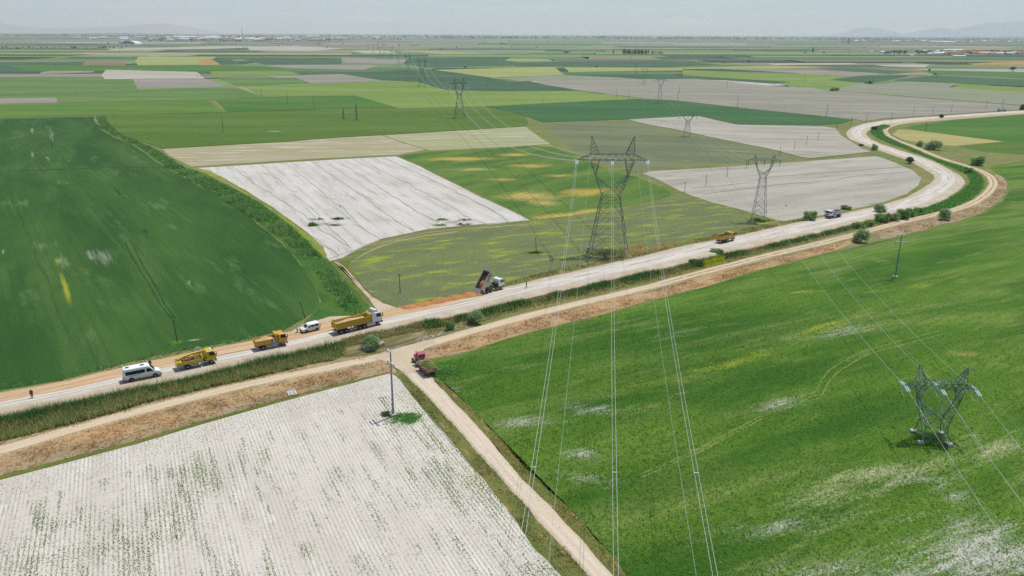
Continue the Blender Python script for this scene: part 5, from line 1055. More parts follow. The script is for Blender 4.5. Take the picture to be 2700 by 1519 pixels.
place(r, (640 + 1327 / 6.779, 830 + 288 / 6.779), (640 + 1148 / 6.779, 830 + 330 / 6.779), -1.2, 1.3, 1, .82); VAN = r

# 5 articulated tipper
r = empty('articulated_truck', label='white tractor lorry with long ribbed yellow tipper trailer full of sand', cat='truck')
chassis(r, .8, 6.3); cabover(r, 4.5, 6.5, 2.4, 1.0, 3.15, WHI); arch(r, 5.35, 2.4, .66, .58, WHI)
m = MB(); m.prism([(4.55, 3.12), (6.0, 3.12), (5.2, 3.75), (4.55, 3.85)], -1.05, 1.05, .08); m.build('roof_deflector', WHI, r)
for s in (-1, 1):
    m = MB(); m.box(4.0, 4.5, s * 1.15 - .04, s * 1.15 + .04, 1.0, 3.3); m.build('side_fairing', WHI, r)
    m = MB(); m.box(2.7, 4.75, s * 1.2 - .06, s * 1.2 + .05, .42, 1.12); m.build('side_skirt', GRYP, r)
    wheel(r, 5.35, s * 1.02, .52, .32); wheel(r, 2.0, s * .97, .52, .55); wheel(r, .95, s * .97, .5, .5)
    for x in (-3.6, -2.35): wheel(r, x, s * .97, .52, .5)
m = MB()
for s in (-1, 1): m.box(-4.3, 3.2, s * .45 - .07, s * .45 + .07, .95, 1.2)
m.box(-4.3, -1.7, -.9, .9, .55, .8); m.build('trailer_frame', BLK, r)
tipper_bed(r, -4.6, 3.55, 2.45, 1.22, 2.65, YELB, 16, front=.35, guard=.5, name='trailer_body')
sideguard(r, -1.4, .2, 2.35); underrun(r, -4.6, 2.3)
for s in (-1, 1): m = MB(); m.bar((-.2, s * .7, 1.1), (-.2, s * .7, .3), .08, 6); m.box(-.35, -.05, s * .7 - .15, s * .7 + .15, .24, .3); m.build('landing_leg', BLK, r)
m = MB(); m.box(-.6, .0, .85, 1.15, .6, 1.0); m.build('tool_box', WHI, r)
place(r, (640 + 1770 / 6.779, 830 + 352 / 6.779), (640 + 2408 / 6.779, 830 + 196 / 6.779), -3.6, 5.35, -1, 1.12)
rest(heap('sand_load', -4.5, 3.0, 2.3, 2.05, .75, SAND, 'pale sand heaped in the long ribbed yellow trailer', 'load', 6, .45), r)

# 6 lorry tipping its load
r = empty('tipper_truck', label='white lorry with its bed raised high, tipping orange gravel beside the road', cat='truck')
chassis(r, -3.0, 3.4); cabover(r, 2.0, 3.8, 2.4, 1.0, 2.95, WHI); arch(r, 2.75, 2.4, .64, .57, WHI)
for s in (-1, 1):
    wheel(r, 2.75, s * 1.0, .52, .3)
    for x in (-1.85, -.6): wheel(r, x, s * .96, .52, .5)
    m = MB(); m.box(.9, 1.9, s * .95 - .2, s * .95 + .2, .6, 1.05); m.build('tool_box', BLK, r)
m = MB(); m.box(1.3, 1.9, -.9, .9, 1.0, 1.9); m.build('engine_bulkhead', BLK, r)
hinge = (-2.8, 0, 1.1); bed = empty('bed_pivot'); T = Matrix.Translation(hinge) @ Matrix.Rotation(R_(-52), 4, 'Y') @ Matrix.Translation((-hinge[0], 0, -hinge[2]))
n0 = set(bpy.data.objects)
tipper_bed(r, -3.2, 1.7, 2.35, 1.15, 2.45, paint('paint_dusty_beige', (.52, .46, .39), amt=.6), 8, front=.35, guard=.75, gate=False)
for s in (-1, 1): side_sign(r, .35, 1.35, s * 1.25, 1.75, 2.2, BLU, False); side_sign(r, -.7, .2, s * 1.24, 1.5, 1.85, BLU, False)
m = MB(); m.box(-3.1, 1.65, -1.1, 1.1, 1.235, 1.27); m.build('bed_lining', INN, r)
for s in (-1, 1): m = MB(); m.box(-3.15, 1.65, s * 1.085 - .02, s * 1.085 + .02, 1.27, 2.38); m.build('bed_lining', INN, r)
m = MB(); m.box(1.62, 1.66, -1.05, 1.05, 1.27, 2.6); m.build('bed_lining', INN, r)
for o in set(bpy.data.objects) - n0: o.matrix_basis = T @ o.matrix_basis
bpy.data.objects.remove(bed)
pv = T @ Vector((-3.2, 0, 2.5))
m = MB(); m.box(-.06, .06, -1.22, 1.22, -1.2, 0); 
for k in range(5): y = -1.05 + 2.1 * k / 4; m.box(-.12, -.06, y - .06, y + .06, -1.2, -.02)
g = m.build('tailgate', WHI, r); g.matrix_basis = Matrix.Translation(pv) @ Matrix.Rotation(R_(24), 4, 'Y')
m = MB(); m.bar((.9, 0, 1.0), tuple(T @ Vector((.6, 0, 1.15))), .12, 8); m.build('tipping_ram', CHR, r)
r, cT, hT = place(r, (1290.5, 773.4), (1321.3, 764.6), -1.2, 2.75, -1, 1.12)
o = heap('gravel_load', -3.1, .8, 2.1, 1.4, .95, SANDO, 'orange gravel sliding out of the raised lorry bed', 'load', 9, .35, .2); o.matrix_basis = r.matrix_basis @ T

# 7 far amber tipper
r = tipper('tipper_truck', 'amber tipper lorry with dark load driving by the olive fallow', YEL, YELB, None, None, None, True, BLUL, 5, 8)
place(r, (1911, 641.2), (1931.5, 636.3), -1.68, 2.4, -1, 1.08)
rest(heap('soil_load', -3.4, 1.1, 2.2, 1.95, .3, SANDD, 'dark soil in the bed of the amber tipper by the olive fallow', 'load', 12, .6, .15), r)
# 8 white tipper by the bush
r = tipper('tipper_truck', 'white tipper lorry facing the viewer beside a green bush', WHI, GRYP, None, None, None, True, BLU, 5, 8)
place(r, (2209, 573.6), (2193, 576.4), -1.68, 2.4, 1, 1.08); R8 = r
rest(heap('soil_load', -3.4, 1.1, 2.2, 1.95, .45, SANDD, 'dark soil in the bed of the white tipper by the bush', 'load', 14, .6, .15), r)
# 9 far white lorry on the upper road
c = copy_tree(R8); p = sv(2641, 294, .45); c.location = (p.x, p.y, .49); c.rotation_euler[2] = R_(10) + pi; tag(c, 'tiny white lorry on the far road near the right edge', 'truck')

# 10 farm tractor and hay trailer
TR = empty('tractor', label='red farm tractor with a pinkish red cab roof turning at the dirt junction', cat='tractor')
m = MB(); m.prism([(.35, .75), (2.2, .75), (2.3, 1.0), (2.2, 1.45), (.35, 1.6)], -.36, .36, .1); m.build('bonnet', REDP, TR)
m = MB(); m.box(-.9, 2.0, -.25, .25, .55, .9); m.bar((1.75, -.75, .45), (1.75, .75, .45), .09, 6); m.bar((-.55, -.7, .8), (-.55, .7, .8), .14, 8); m.build('axles', BLK, TR)
m = MB(); m.box(2.28, 2.36, -.3, .3, .85, 1.4); m.build('grille', BLK, TR)
m = MB(); m.bar((1.3, .22, 1.5), (1.3, .22, 2.6), .05, 8); m.build('exhaust', BLK, TR)
m = MB(); m.prism([(-.95, 2.42), (.55, 2.42), (.6, 2.5), (.45, 2.58), (-.9, 2.6), (-1.0, 2.5)], -.72, .72, .08); m.build('cab_roof', REDR, TR)
m = MB(); m.box(-.85, .4, -.6, .6, .95, 1.35)
for x in (-.85, -.2, .42):
    for s in (-1, 1): m.bar((x, s * .62, 1.3), (x * .98, s * .62, 2.45), .045, 4)
m.bar((-.85, -.62, 2.4), (-.85, .62, 2.4), .04); m.build('cab_frame', REDP, TR)
m = MB(); m.box(-.8, .38, -.59, .59, 1.38, 2.4); m.build('cab_glass', plain('cab_glass', (.10, .12, .12), .1, .6), TR)
for s in (-1, 1):
    m = MB(); n = 7; P = [(-.55 + .86 * cos(R_(25 + 130 * k / n)), .78 + .86 * sin(R_(25 + 130 * k / n))) for k in range(n + 1)]
    for k in range(n): (xa, za), (xb, zb) = P[k], P[k + 1]; m.add([(xa, s * .5, za), (xb, s * .5, zb), (xb, s * 1.0, zb), (xa, s * 1.0, za), (xa, s * .5, za + .05), (xb, s * .5, zb + .05), (xb, s * 1.0, zb + .05), (xa, s * 1.0, za + .05)], [(0, 1, 2, 3), (7, 6, 5, 4), (0, 4, 5, 1), (2, 6, 7, 3), (1, 5, 6, 2), (3, 7, 4, 0)])
    m.build('mudguard', REDP, TR); wheel(TR, -.55, s * .86, .78, .42, RIMW); wheel(TR, 1.75, s * .78, .46, .26, RIMW)
    m = MB(); m.box(2.2, 2.36, s * .25 - .08, s * .25 + .08, 1.12, 1.28); m.build('headlight', LAMP, TR)
aT, bT = sv(1101.3, 965.5, .13), sv(1090.2, 957, .13); dT = bT - aT; hTr = math.atan2(dT.y, dT.x) ; f = Vector((cos(hTr), sin(hTr), 0)); l = Vector((-f.y, f.x, 0))
cTR = aT - l * .86 + f * .55; TR.location = (cTR.x, cTR.y, .14); TR.rotation_euler[2] = hTr
HT = empty('farm_trailer', label='rusty red farm trailer piled with grass on the white dirt track', cat='trailer')
tipper_bed(HT, -2.2, 2.0, 2.1, .85, 1.6, RUST, 6, front=.1, flare=.03)
m = MB(); m.box(-2.1, 2.0, -.5, -.38, .68, .85); m.box(-2.1, 2.0, .38, .5, .68, .85); m.bar((2.0, .3, .7), (3.1, 0, .6), .06); m.bar((2.0, -.3, .7), (3.1, 0, .6), .06); m.bar((-1.3, -.95, .45), (-1.3, .95, .45), .07); m.bar((1.2, -.95, .45), (1.2, .95, .45), .07); m.build('frame', BLK, HT)
for x in (-1.3, 1.2):
    for s in (-1, 1): wheel(HT, x, s * .98, .43, .24, RUB if False else RIMG)
m = MB(); m.box(-2.3, -2.26, -.55, .85, 1.18, 1.42); m.build('tail_board_stripe', GRYP, HT)
hHT = A_ROW + pi + R_(2); f = Vector((cos(hHT), sin(hHT), 0)); l = Vector((-f.y, f.x, 0)); wr = sv(1122.7, 993.5, .13); cHT = wr + f * 1.75 - l * 1.0
HT.location = (cHT.x, cHT.y, .14); HT.rotation_euler[2] = hHT
o = heap('grass_load', -2.15, 2.0, 2.1, 1.5, 1.0, plain('cut_grass_base', S(128, 130, 84), .95, .1), 'heap of cut grey green grass on the rusty red trailer', 'load', 31, .5, .25); HAY = rest(o, HT)

# gravel ridge tipped along the road
def ridge(name, px0, px1, width, hgt, n, label, mat, h0=.3):
    a, b = sv(*px0, h0), sv(*px1, h0); d = (b - a); L = d.length; d.normalize(); nn = Vector((-d.y, d.x, 0)); V, F = [], []; my = 14
    for i in range(n + 1):
        t = i / n; c = a.lerp(b, t); env = min(1, t / .06, (1 - t) / .03 if t < 1 else 0)
        hump = (.55 + .45 * abs(math.sin(t * L / 4.2 * pi))) * hgt * max(0, env) * (.55 + .45 * min(1, t * 2.2))
        for j in range(my + 1):
            u = j / my * 2 - 1; wv = width * (.85 + .3 * float(vnoise(t * L, 0, 3, 4))); p = c + nn * (u * wv / 2)
            V.append((p.x, p.y, h0 - .12 + hump * max(0, 1 - abs(u) ** 1.25) * (.9 + .25 * float(vnoise(p.x, p.y, .8, 2))) + .06 * float(vnoise(p.x, p.y, .3, 6))))
    for i in range(n):
        for j in range(my): F.append((i * (my + 1) + j, (i + 1) * (my + 1) + j, (i + 1) * (my + 1) + j + 1, i * (my + 1) + j + 1))
    me = bpy.data.meshes.new(name); me.from_pydata(V, [], F); me.materials.append(mat); me.polygons.foreach_set('use_smooth', [True] * len(F)); me.update()
    bm = bmesh.new(); bm.from_mesh(me); bmesh.ops.recalc_face_normals(bm, faces=bm.faces)
    if sum(f.normal.z for f in bm.faces) < 0: bmesh.ops.reverse_faces(bm, faces=bm.faces)
    bm.to_mesh(me); bm.free()
    return tag(link(name, me), label, 'gravel heap')
ridge('gravel_heap', (1052, 817), (1278, 773), 4.2, 1.25, 120, 'long ridge of orange gravel tipped along the road behind the raised lorry', SANDO)

# ================================================================== PEOPLE
SKIN = plain('skin', S(196, 150, 122), .6, .3); HAIR = plain('hair', (.03, .025, .02), .7, .2)
def cloth(name, c): return plain(name, c, .9, .1, dirt=tuple(x * .7 for x in c), dscale=6)
def person(px, h, face, top, legs, label, walk=0.0, cap=None, z=.45, arms=(.1, -.1)):
    """one continuous skinned body: legs in stride, arms, hands with fingers, neck and head; clothing as shells over it"""
    s = h / 1.78; V = []; E = []; Rr = []
    def v(p, r): V.append(tuple(x * s for x in p)); Rr.append(r * s); return len(V) - 1
    def e(a, b): E.append((a, b)); return b
    pel = v((0, 0, .96), .15); ab = e(pel, v((0, 0, 1.12), .145)); ch = e(ab, v((.01, 0, 1.32), .165)); ne = e(ch, v((.0, 0, 1.46), .085)); nk = e(ne, v((.01, 0, 1.53), .058)); hd = e(nk, v((.03, 0, 1.62), .088)); e(hd, v((.03, 0, 1.72), .08))
    no = v((.125, 0, 1.63), .018); e(hd, no)
    for sgn in (-1, 1):
        k = walk * sgn
        hp = e(pel, v((0, sgn * .1, .9), .105)); kn = e(hp, v((.03 + k * .5, sgn * .11, .5), .068)); an = e(kn, v((-.02 + k * .85 - abs(k) * .1, sgn * .11, .1), .045)); e(an, v((.13 + k * .85, sgn * .125, .045), .042))
        a0 = arms[0] if sgn > 0 else arms[1]
        sh = e(ne, v((0, sgn * .19, 1.43), .068)); el = e(sh, v((-.02 - k * .2 + a0, sgn * .25, 1.15), .045)); wr = e(el, v((.07 - k * .35 + a0 * 2.2, sgn * .26, .92), .03)); pa = e(wr, v((.09 - k * .4 + a0 * 2.4, sgn * .26, .84), .036))
        b = V[pa]
        for f in range(4): fr = e(pa, v((b[0] / s + .03 - .02 * f, sgn * .262, .775 - .004 * abs(f - 1.5)), .010)); e(fr, v((b[0] / s + .045 - .022 * f, sgn * .25, .735 + .004 * abs(f - 1.5)), .008))
        th = e(pa, v((b[0] / s + .05, sgn * .235, .81), .011)); e(th, v((b[0] / s + .06, sgn * .225, .775), .009))
        eye = e(hd, v((.105, sgn * .033, 1.645), .012)); ear = e(hd, v((.02, sgn * .095, 1.635), .018))
    me = bpy.data.meshes.new('person'); me.from_pydata(V, E, []); o = bpy.data.objects.new('tmp', me); COL.objects.link(o)
    md = o.modifiers.new('skin', 'SKIN'); sk = me.skin_vertices[0].data
    for i, r_ in enumerate(Rr): sk[i].radius = (r_, r_); sk[i].use_root = (i == 0)
    sb = o.modifiers.new('sub', 'SUBSURF'); sb.levels = 2; sb.render_levels = 2
    dg = bpy.context.evaluated_depsgraph_get(); bme = bpy.data.meshes.new_from_object(o.evaluated_get(dg)); bpy.data.objects.remove(o)
    bme.materials.clear(); bme.materials.append(SKIN); bme.polygons.foreach_set('use_smooth', [True] * len(bme.polygons))
    p = sv(*px, z); body = link('person', bme); body.location = (p.x, p.y, z); body.rotation_euler[2] = face
    def shell(name, test, off, mat):
        bm = bmesh.new(); bm.from_mesh(bme)
        dl = [f for f in bm.faces if not test(f.calc_center_median() / s)]; bmesh.ops.delete(bm, geom=dl, context='FACES'); bm.normal_update()
        for q in bm.verts: q.co += q.normal * off
        m2 = bpy.data.meshes.new(name); bm.to_mesh(m2); bm.free(); m2.materials.clear(); m2.materials.append(mat); m2.polygons.foreach_set('use_smooth', [True] * len(m2.polygons)); return link(name, m2, body)
    shell('shirt', lambda c: .94 < c.z < 1.49 and not (abs(c.y) > .2 and c.z < .95), .014, top)
    shell('trousers', lambda c: .09 < c.z < 1.0 and abs(c.y) < .205, .012, legs)
    shell('shoes', lambda c: c.z < .11, .014, BLK)
    shell('hair' if cap is None else 'cap', lambda c: c.z > 1.66 - max(0, -c.x) * .9, .012, cap or HAIR)
    bme.name = 'person'; return tag(body, label, 'person')
person((85, 1050), 1.78, R_(-60), cloth('camouflage_green', (.055, .06, .04)), cloth('camouflage_trousers', (.05, .055, .04)), 'person in dark camouflage clothes walking on the road at the left edge', .3, cloth('cap_green', (.05, .055, .035)))
person((397, 970), 1.75, R_(150), cloth('navy_shirt', (.018, .02, .04)), cloth('dark_jeans', (.05, .032, .038)), 'person in navy top and dark trousers standing beyond the minibus', .12)
person((1388, 759), 1.70, R_(-150), cloth('grey_brown_shirt', (.10, .075, .08)), cloth('brown_trousers', (.08, .05, .05)), 'person in dull brown clothes alone on the road ahead of the tipping lorry', .28)
pv_ = VAN.location; fv_ = Vector((cos(VAN.rotation_euler[2]), sin(VAN.rotation_euler[2]), 0)); lv_ = Vector((-fv_.y, fv_.x, 0)); q_ = pv_ + fv_ * 2.75 - lv_ * .75
person(to_px(Vector((q_.x, q_.y, .45))), 1.75, VAN.rotation_euler[2] + pi, cloth('white_shirt', (.66, .68, .72)), cloth('black_trousers', (.03, .03, .035)), 'person in white shirt standing at the front of the small white van', .0, None, .45, (.2, .15))
# ================================================================== VEGETATION
def C3(*cs): return [np.array(c) for c in cs]
def poly_pts(poly, dens, jitter=None, lim=None):
    P = np.array([(p[0], p[1]) for p in poly]); lo, hi = P.min(0), P.max(0)
    if lim is not None: lo = np.maximum(lo, lim[0]); hi = np.minimum(hi, lim[1])
    n = int((hi[0] - lo[0]) * (hi[1] - lo[1]) * dens); x = rng.uniform(lo[0], hi[0], n); y = rng.uniform(lo[1], hi[1], n)
    k = inside(x, y, P); return x[k], y[k]
def px_poly(pts): return [tuple(sv(u, v)[:2]) for u, v in pts]
def pick(cols, n, w=None):
    idx = rng.choice(len(cols), n, p=w); c = np.array(cols)[idx]; return c * rng.uniform(.75, 1.25, (n, 1))
def blades(name, x, y, z, h, wd, col, per=3, lean=.35, droop=0.0):
    """one tuft per point: per narrow triangles leaning outwards"""
    n = len(x); x = np.repeat(x, per); y = np.repeat(y, per); z = np.repeat(np.broadcast_to(z, n), per); h = np.repeat(h, per) * rng.uniform(.7, 1.15, n * per); wd = np.repeat(np.broadcast_to(wd, n), per); col = np.repeat(col, per, 0)
    x = x + rng.normal(0, .06, len(x)) * wd / .06; y = y + rng.normal(0, .06, len(x)) * wd / .06
    a = rng.uniform(0, 2 * pi, len(x)); l = np.abs(rng.normal(0, lean, len(x))) * h; b = rng.uniform(0, 2 * pi, len(x))
    V = np.empty((len(x), 3, 3)); ca, sa = np.cos(a) * wd / 2, np.sin(a) * wd / 2
    V[:, 0] = np.c_[x - ca, y - sa, z]; V[:, 1] = np.c_[x + ca, y + sa, z]; V[:, 2] = np.c_[x + np.cos(b) * l, y + np.sin(b) * l, z + h]
    return link(name, np_mesh(name, V.reshape(-1, 3), 3, LEAF, np.repeat(col, 3, 0)))
def stuff(o, label, cat): tag(o, label, cat, kind='stuff'); return o

# --- reeds in the canal between road and farm track
G1, G2, G3, G4, G5 = PL(58, 106, 46), PL(80, 124, 54), PL(112, 140, 74), PL(150, 154, 100), PL(196, 178, 120)
RU = [(-300, 1178), (0, 1114), (207, 1071), (414, 1026), (621, 978), (786.6, 938), (880, 917), (908, 914)]; RL = [(908, 934), (880, 951), (828, 960), (621, 1008), (414, 1055), (207, 1115), (0, 1166), (-300, 1240)]
def band(U, L, dens, hh, cols, wts, name, label, wd=.11, per=4, lean=.6, split=True, seed=1, lo=None):
    poly = px_poly(U + L); x, y = poly_pts(poly, dens); up = np.array(px_poly(U)); yl = np.interp(x, up[:, 0], up[:, 1]); dn = np.array(px_poly(L[::-1])); yd = np.interp(x, dn[:, 0], dn[:, 1])
    t = np.clip((yl - y) / np.maximum(.5, yl - yd), 0, 1); cl = fnoise(x, y, 6, seed, 3)
    h = hh * (.6 + .75 * cl)
    col = pick(cols, len(x), wts)
    if split:
        pale = rng.random(len(x)) < np.clip((t - .3) * 2.4, 0, .95); col[pale] = pick([G3, G4, G5], int(pale.sum()), [.45, .35, .2]); h = np.where(pale, h * .78, h)
        top = rng.random(len(x)) < .05 + .25 * (np.abs(t - .5) < .14); col[top] = pick([PL(206, 180, 120), PL(190, 160, 104)], int(top.sum()))
    return stuff(blades(name, x, y, .0, h, wd, col, per, lean), label, 'reeds')
band(RU, RL, 26, 1.75, [G1, G2, G3, PL(34, 74, 34)], [.35, .3, .15, .2], 'reeds', 'tall green reed belt between the road and the farm track, lower left')
RU2 = [(1120, 845), (1180, 840), (1293, 812), (1407, 785), (1521, 760), (1635, 735), (1700, 720), (1800, 698), (1914, 671), (2028, 648), (2142, 622), (2255, 596), (2331, 578), (2380, 568)]
RL2 = [(2380, 580), (2331, 590), (2255, 606), (2142, 636), (2028, 664), (1914, 693), (1829, 716), (1700, 746), (1635, 762), (1521, 787), (1407, 812), (1293, 842), (1200, 872), (1120, 884)]
poly = px_poly(RU2 + RL2); x, y = poly_pts(poly, 14); up = np.array(px_poly(RU2)); yl = np.interp(x, up[:, 0], up[:, 1]); dn = np.array(px_poly(RL2[::-1])); yd = np.interp(x, dn[:, 0], dn[:, 1]); t = np.clip((yl - y) / np.maximum(.5, yl - yd), 0, 1)
cl = fnoise(x, y, 9, 5, 3); core = np.exp(-((t - .42) / .26) ** 2) * np.clip((cl - .25) * 4, 0, 1); k = rng.random(len(x)) < .35 + .65 * core; x, y, t, core, cl = x[k], y[k], t[k], core[k], cl[k]
h = .5 + 1.6 * core; col = pick([PL(170, 146, 104), PL(150, 134, 90), PL(126, 124, 72)], len(x)); g = rng.random(len(x)) < core * 1.15; col[g] = pick([G1, G2, PL(40, 84, 36), G3], int(g.sum()), [.35, .3, .2, .15])
tp = (t > .5) & (rng.random(len(x)) < .5); col[tp & ~g] = pick([G4, G5, PL(158, 142, 92)], int((tp & ~g).sum()))
yk = (np.abs(x - sv(1880, 703).x) < 5) & (np.abs(t - .75) < .3); col[yk] = pick([PL(176, 176, 46)], int(yk.sum()))
stuff(blades('reeds', x, y, 0, h * .85, .13, col, 4, .6), 'patchy reed belt along the canal in the middle of the picture', 'reeds')
RU3 = [(2380, 566), (2440, 552), (2490, 535), (2530, 512), (2555, 490), (2560, 475), (2550, 460), (2525, 448), (2480, 430), (2440, 412), (2400, 398), (2350, 380), (2310, 362), (2295, 350), (2300, 340), (2330, 331)]
RL3 = [(2345, 335), (2322, 345), (2335, 362), (2380, 383), (2430, 405), (2475, 424), (2520, 438), (2560, 450), (2585, 466), (2594, 482), (2585, 503), (2560, 526), (2510, 547), (2440, 566), (2385, 578)]
poly = px_poly(RU3 + RL3); x, y = poly_pts(poly, 5.0); cl = fnoise(x, y, 12, 7, 3); col = pick([PL(76, 136, 56), PL(96, 152, 66), PL(64, 116, 54), PL(140, 158, 90)], len(x), [.36, .3, .18, .16])
stuff(blades('reeds', x, y, 0, .6 + 1.2 * cl, .24, col, 4, .7), 'lush green reeds in the canal round the road bend', 'reeds')
# ditch on the left
poly = px_poly([(255, 309), (275, 309), (287, 330), (322, 359), (360, 373), (408, 395), (438, 414), (486, 444), (531, 459), (607, 497), (683, 540), (759, 594), (814, 643), (850, 684), (868, 703), (895, 738), (925, 775), (952, 808), (962, 828), (938, 835), (912, 820), (880, 785), (850, 745), (815, 700), (780, 660), (700, 600), (626, 548), (560, 505), (497, 475), (440, 440), (400, 405), (340, 374), (300, 358), (265, 335)])
x, y = poly_pts(poly, 5.5); cl = fnoise(x, y, 7, 8, 3); k = rng.random(len(x)) < np.clip((cl - .3) * 3.5, .12, 1); x, y, cl = x[k], y[k], cl[k]; col = pick([PL(64, 116, 56), PL(80, 132, 60), PL(108, 152, 76), PL(146, 168, 104), PL(186, 178, 128)], len(x), [.28, .3, .22, .12, .08])
far = np.clip((y - 260) / 250, 0, 1); stuff(blades('ditch_reeds', x, y, 0, np.clip(3.6 * (cl - .2), .35, 1.9) * (1 - .45 * far), .15 + .2 * far, col, 4, .7), 'green reeds filling the ditch between the dark wheat and the white field', 'reeds')
# dry verges
def verge(px, dens, h, cols, w_, name, label, wd=.12, per=3, seed=3, thin=.0, z=.03):
    x, y = poly_pts(px_poly(px), dens); cl = fnoise(x, y, 3.5, seed, 3); k = rng.random(len(x)) < (thin + (1 - thin) * np.clip((cl - .25) * 2.4, 0, 1)); x, y, cl = x[k], y[k], cl[k]
    c = pick(cols, len(x), w_); cl2 = fnoise(x, y, 9, seed + 9, 2); c = np.where((cl2 > .56)[:, None], c * .82, c)
    return stuff(blades(name, x, y, z, h * .65 * (.4 + .9 * cl), wd, c, per, 1.1), label, 'grass')
TAN = [PL(206, 172, 118), PL(190, 150, 102), PL(172, 146, 112), PL(128, 122, 66), PL(104, 118, 54)]
verge([(-300, 1285), (0, 1205), (207, 1144), (414, 1087), (621, 1035), (828, 993), (900, 980), (1000, 958), (1038, 964), (1030, 984), (900, 1016), (716, 1062), (537, 1111), (358, 1163), (143, 1219), (0, 1256), (-300, 1345)], 9, .5, TAN, [.3, .27, .28, .1, .05], 'dry_grass_tufts', 'dry orange and brown grass on the bank above the white drilled field')
verge([(-300, 1235), (0, 1166), (207, 1116), (414, 1054), (621, 1008), (828, 964), (905, 950), (1000, 934), (1000, 944), (905, 958), (828, 972), (621, 1016), (414, 1066), (207, 1124), (0, 1184), (-300, 1265)], 8, .45, TAN, [.25, .15, .2, .25, .15], 'dry_grass_tufts', 'thin dry grass between the reed belt and the farm track')
verge([(1120, 928), (1180, 906), (1293, 874), (1407, 841), (1521, 815), (1700, 774), (1829, 739), (2009, 692), (2143, 658), (2235, 636), (2190, 664), (2009, 709), (1829, 763), (1650, 809), (1559, 836), (1407, 871), (1331, 892), (1217, 930), (1150, 944)], 8, .5, TAN + [PL(150, 92, 66)], [.3, .2, .2, .1, .05, .15], 'dry_grass_tufts', 'rusty dry grass bank between the farm track and the green wheat')
verge([(2293, 616), (2369, 596), (2464, 574), (2521, 561), (2570, 547), (2612, 521), (2634, 492), (2630, 470), (2650, 485), (2650, 508), (2625, 536), (2590, 558), (2521, 583), (2440, 604), (2330, 629)], 4, .5, TAN, [.2, .2, .3, .2, .1], 'dry_grass_tufts', 'dry grass along the outer side of the farm track bend', .16)
verge([(-300, 1145), (0, 1096), (207, 1056), (414, 1012), (621, 964), (745, 940), (900, 908), (1005, 872), (1104, 854), (1180, 838), (1293, 806), (1407, 780), (1521, 755), (1700, 718), (1914, 668), (2142, 620), (2255, 593), (2255, 588), (2142, 615), (1914, 663), (1700, 713), (1521, 750), (1407, 775), (1293, 800), (1180, 832), (1104, 848), (1005, 867), (900, 898), (745, 932), (621, 957), (414, 1004), (207, 1047), (83, 1075), (-300, 1138)], 9, .35, TAN, [.3, .2, .25, .15, .1], 'dry_grass_tufts', 'sparse dry weeds on the road shoulder by the canal', .1)
verge([(905, 898), (1005, 870), (1104, 852), (1125, 848), (1122, 872), (1060, 882), (1000, 896), (955, 906), (908, 920)], 30, 1.0, [PL(168, 150, 116), PL(140, 128, 84), PL(84, 112, 50), PL(60, 98, 44), PL(176, 170, 50)], [.34, .22, .2, .14, .1], 'weed_tufts', 'grey and green weeds on the canal bank beside the round willow bush', thin=.5)
verge([(1050, 996), (1066, 984), (1122, 1039), (1180, 1099), (1229, 1152), (1371, 1313), (1450, 1403), (1559, 1521), (1600, 1570), (1530, 1570), (1481, 1517), (1412, 1440), (1353, 1361), (1275, 1263), (1177, 1145), (1098, 1055)], 16, .38, [PL(84, 108, 52), PL(112, 124, 64), PL(150, 146, 96), PL(180, 148, 94), PL(72, 96, 48)], [.3, .25, .2, .12, .13], 'verge_tufts', 'green and dry verge grass between the white drilled field and the white track', .09)
verge([(1146, 1000), (1180, 1040), (1292, 1160), (1371, 1256), (1450, 1335), (1528, 1417), (1614, 1515), (1680, 1580), (1700, 1578), (1640, 1507), (1500, 1343), (1382, 1233), (1304, 1138), (1243, 1080), (1168, 1009)], 16, .38, [PL(190, 166, 108), PL(150, 140, 80), PL(110, 126, 60), PL(170, 128, 84)], [.35, .25, .25, .15], 'verge_tufts', 'straw coloured verge grass between the white track and the lush wheat', .09)
verge([(1050, 812), (1142, 790), (1255, 766), (1331, 748), (1445, 716), (1559, 689), (1700, 664), (1800, 639), (1914, 612), (2028, 593), (2115, 575), (2120, 582), (2066, 594), (1952, 619), (1891, 629), (1800, 647), (1700, 673), (1559, 702), (1483, 719), (1407, 738), (1331, 755), (1200, 782), (1100, 800)], 8, .7, [PL(158, 140, 96), PL(130, 122, 70), PL(100, 112, 58), PL(176, 146, 94)], [.3, .3, .25, .15], 'verge_tufts', 'rough olive grass on the far side of the gravel road')
verge([(1640, 660), (1680, 645), (1740, 645), (1790, 632), (1790, 642), (1710, 668), (1668, 680), (1650, 684)], 14, 1.1, [PL(206, 180, 124), PL(186, 160, 108), PL(160, 144, 92)], None, 'verge_tufts', 'tan reeds beside the foot of the tallest pylon')
verge([(0, 1016), (166, 990), (290, 963), (414, 934), (580, 903), (680, 884), (680, 892), (580, 912), (414, 943), (290, 973), (166, 1004), (0, 1031)], 5, .8, [PL(76, 118, 58), PL(120, 150, 84), PL(60, 100, 50), PL(170, 176, 130)], None, 'verge_tufts', 'pale green grass along the wheat edge by the gravel road', .12, thin=.0)
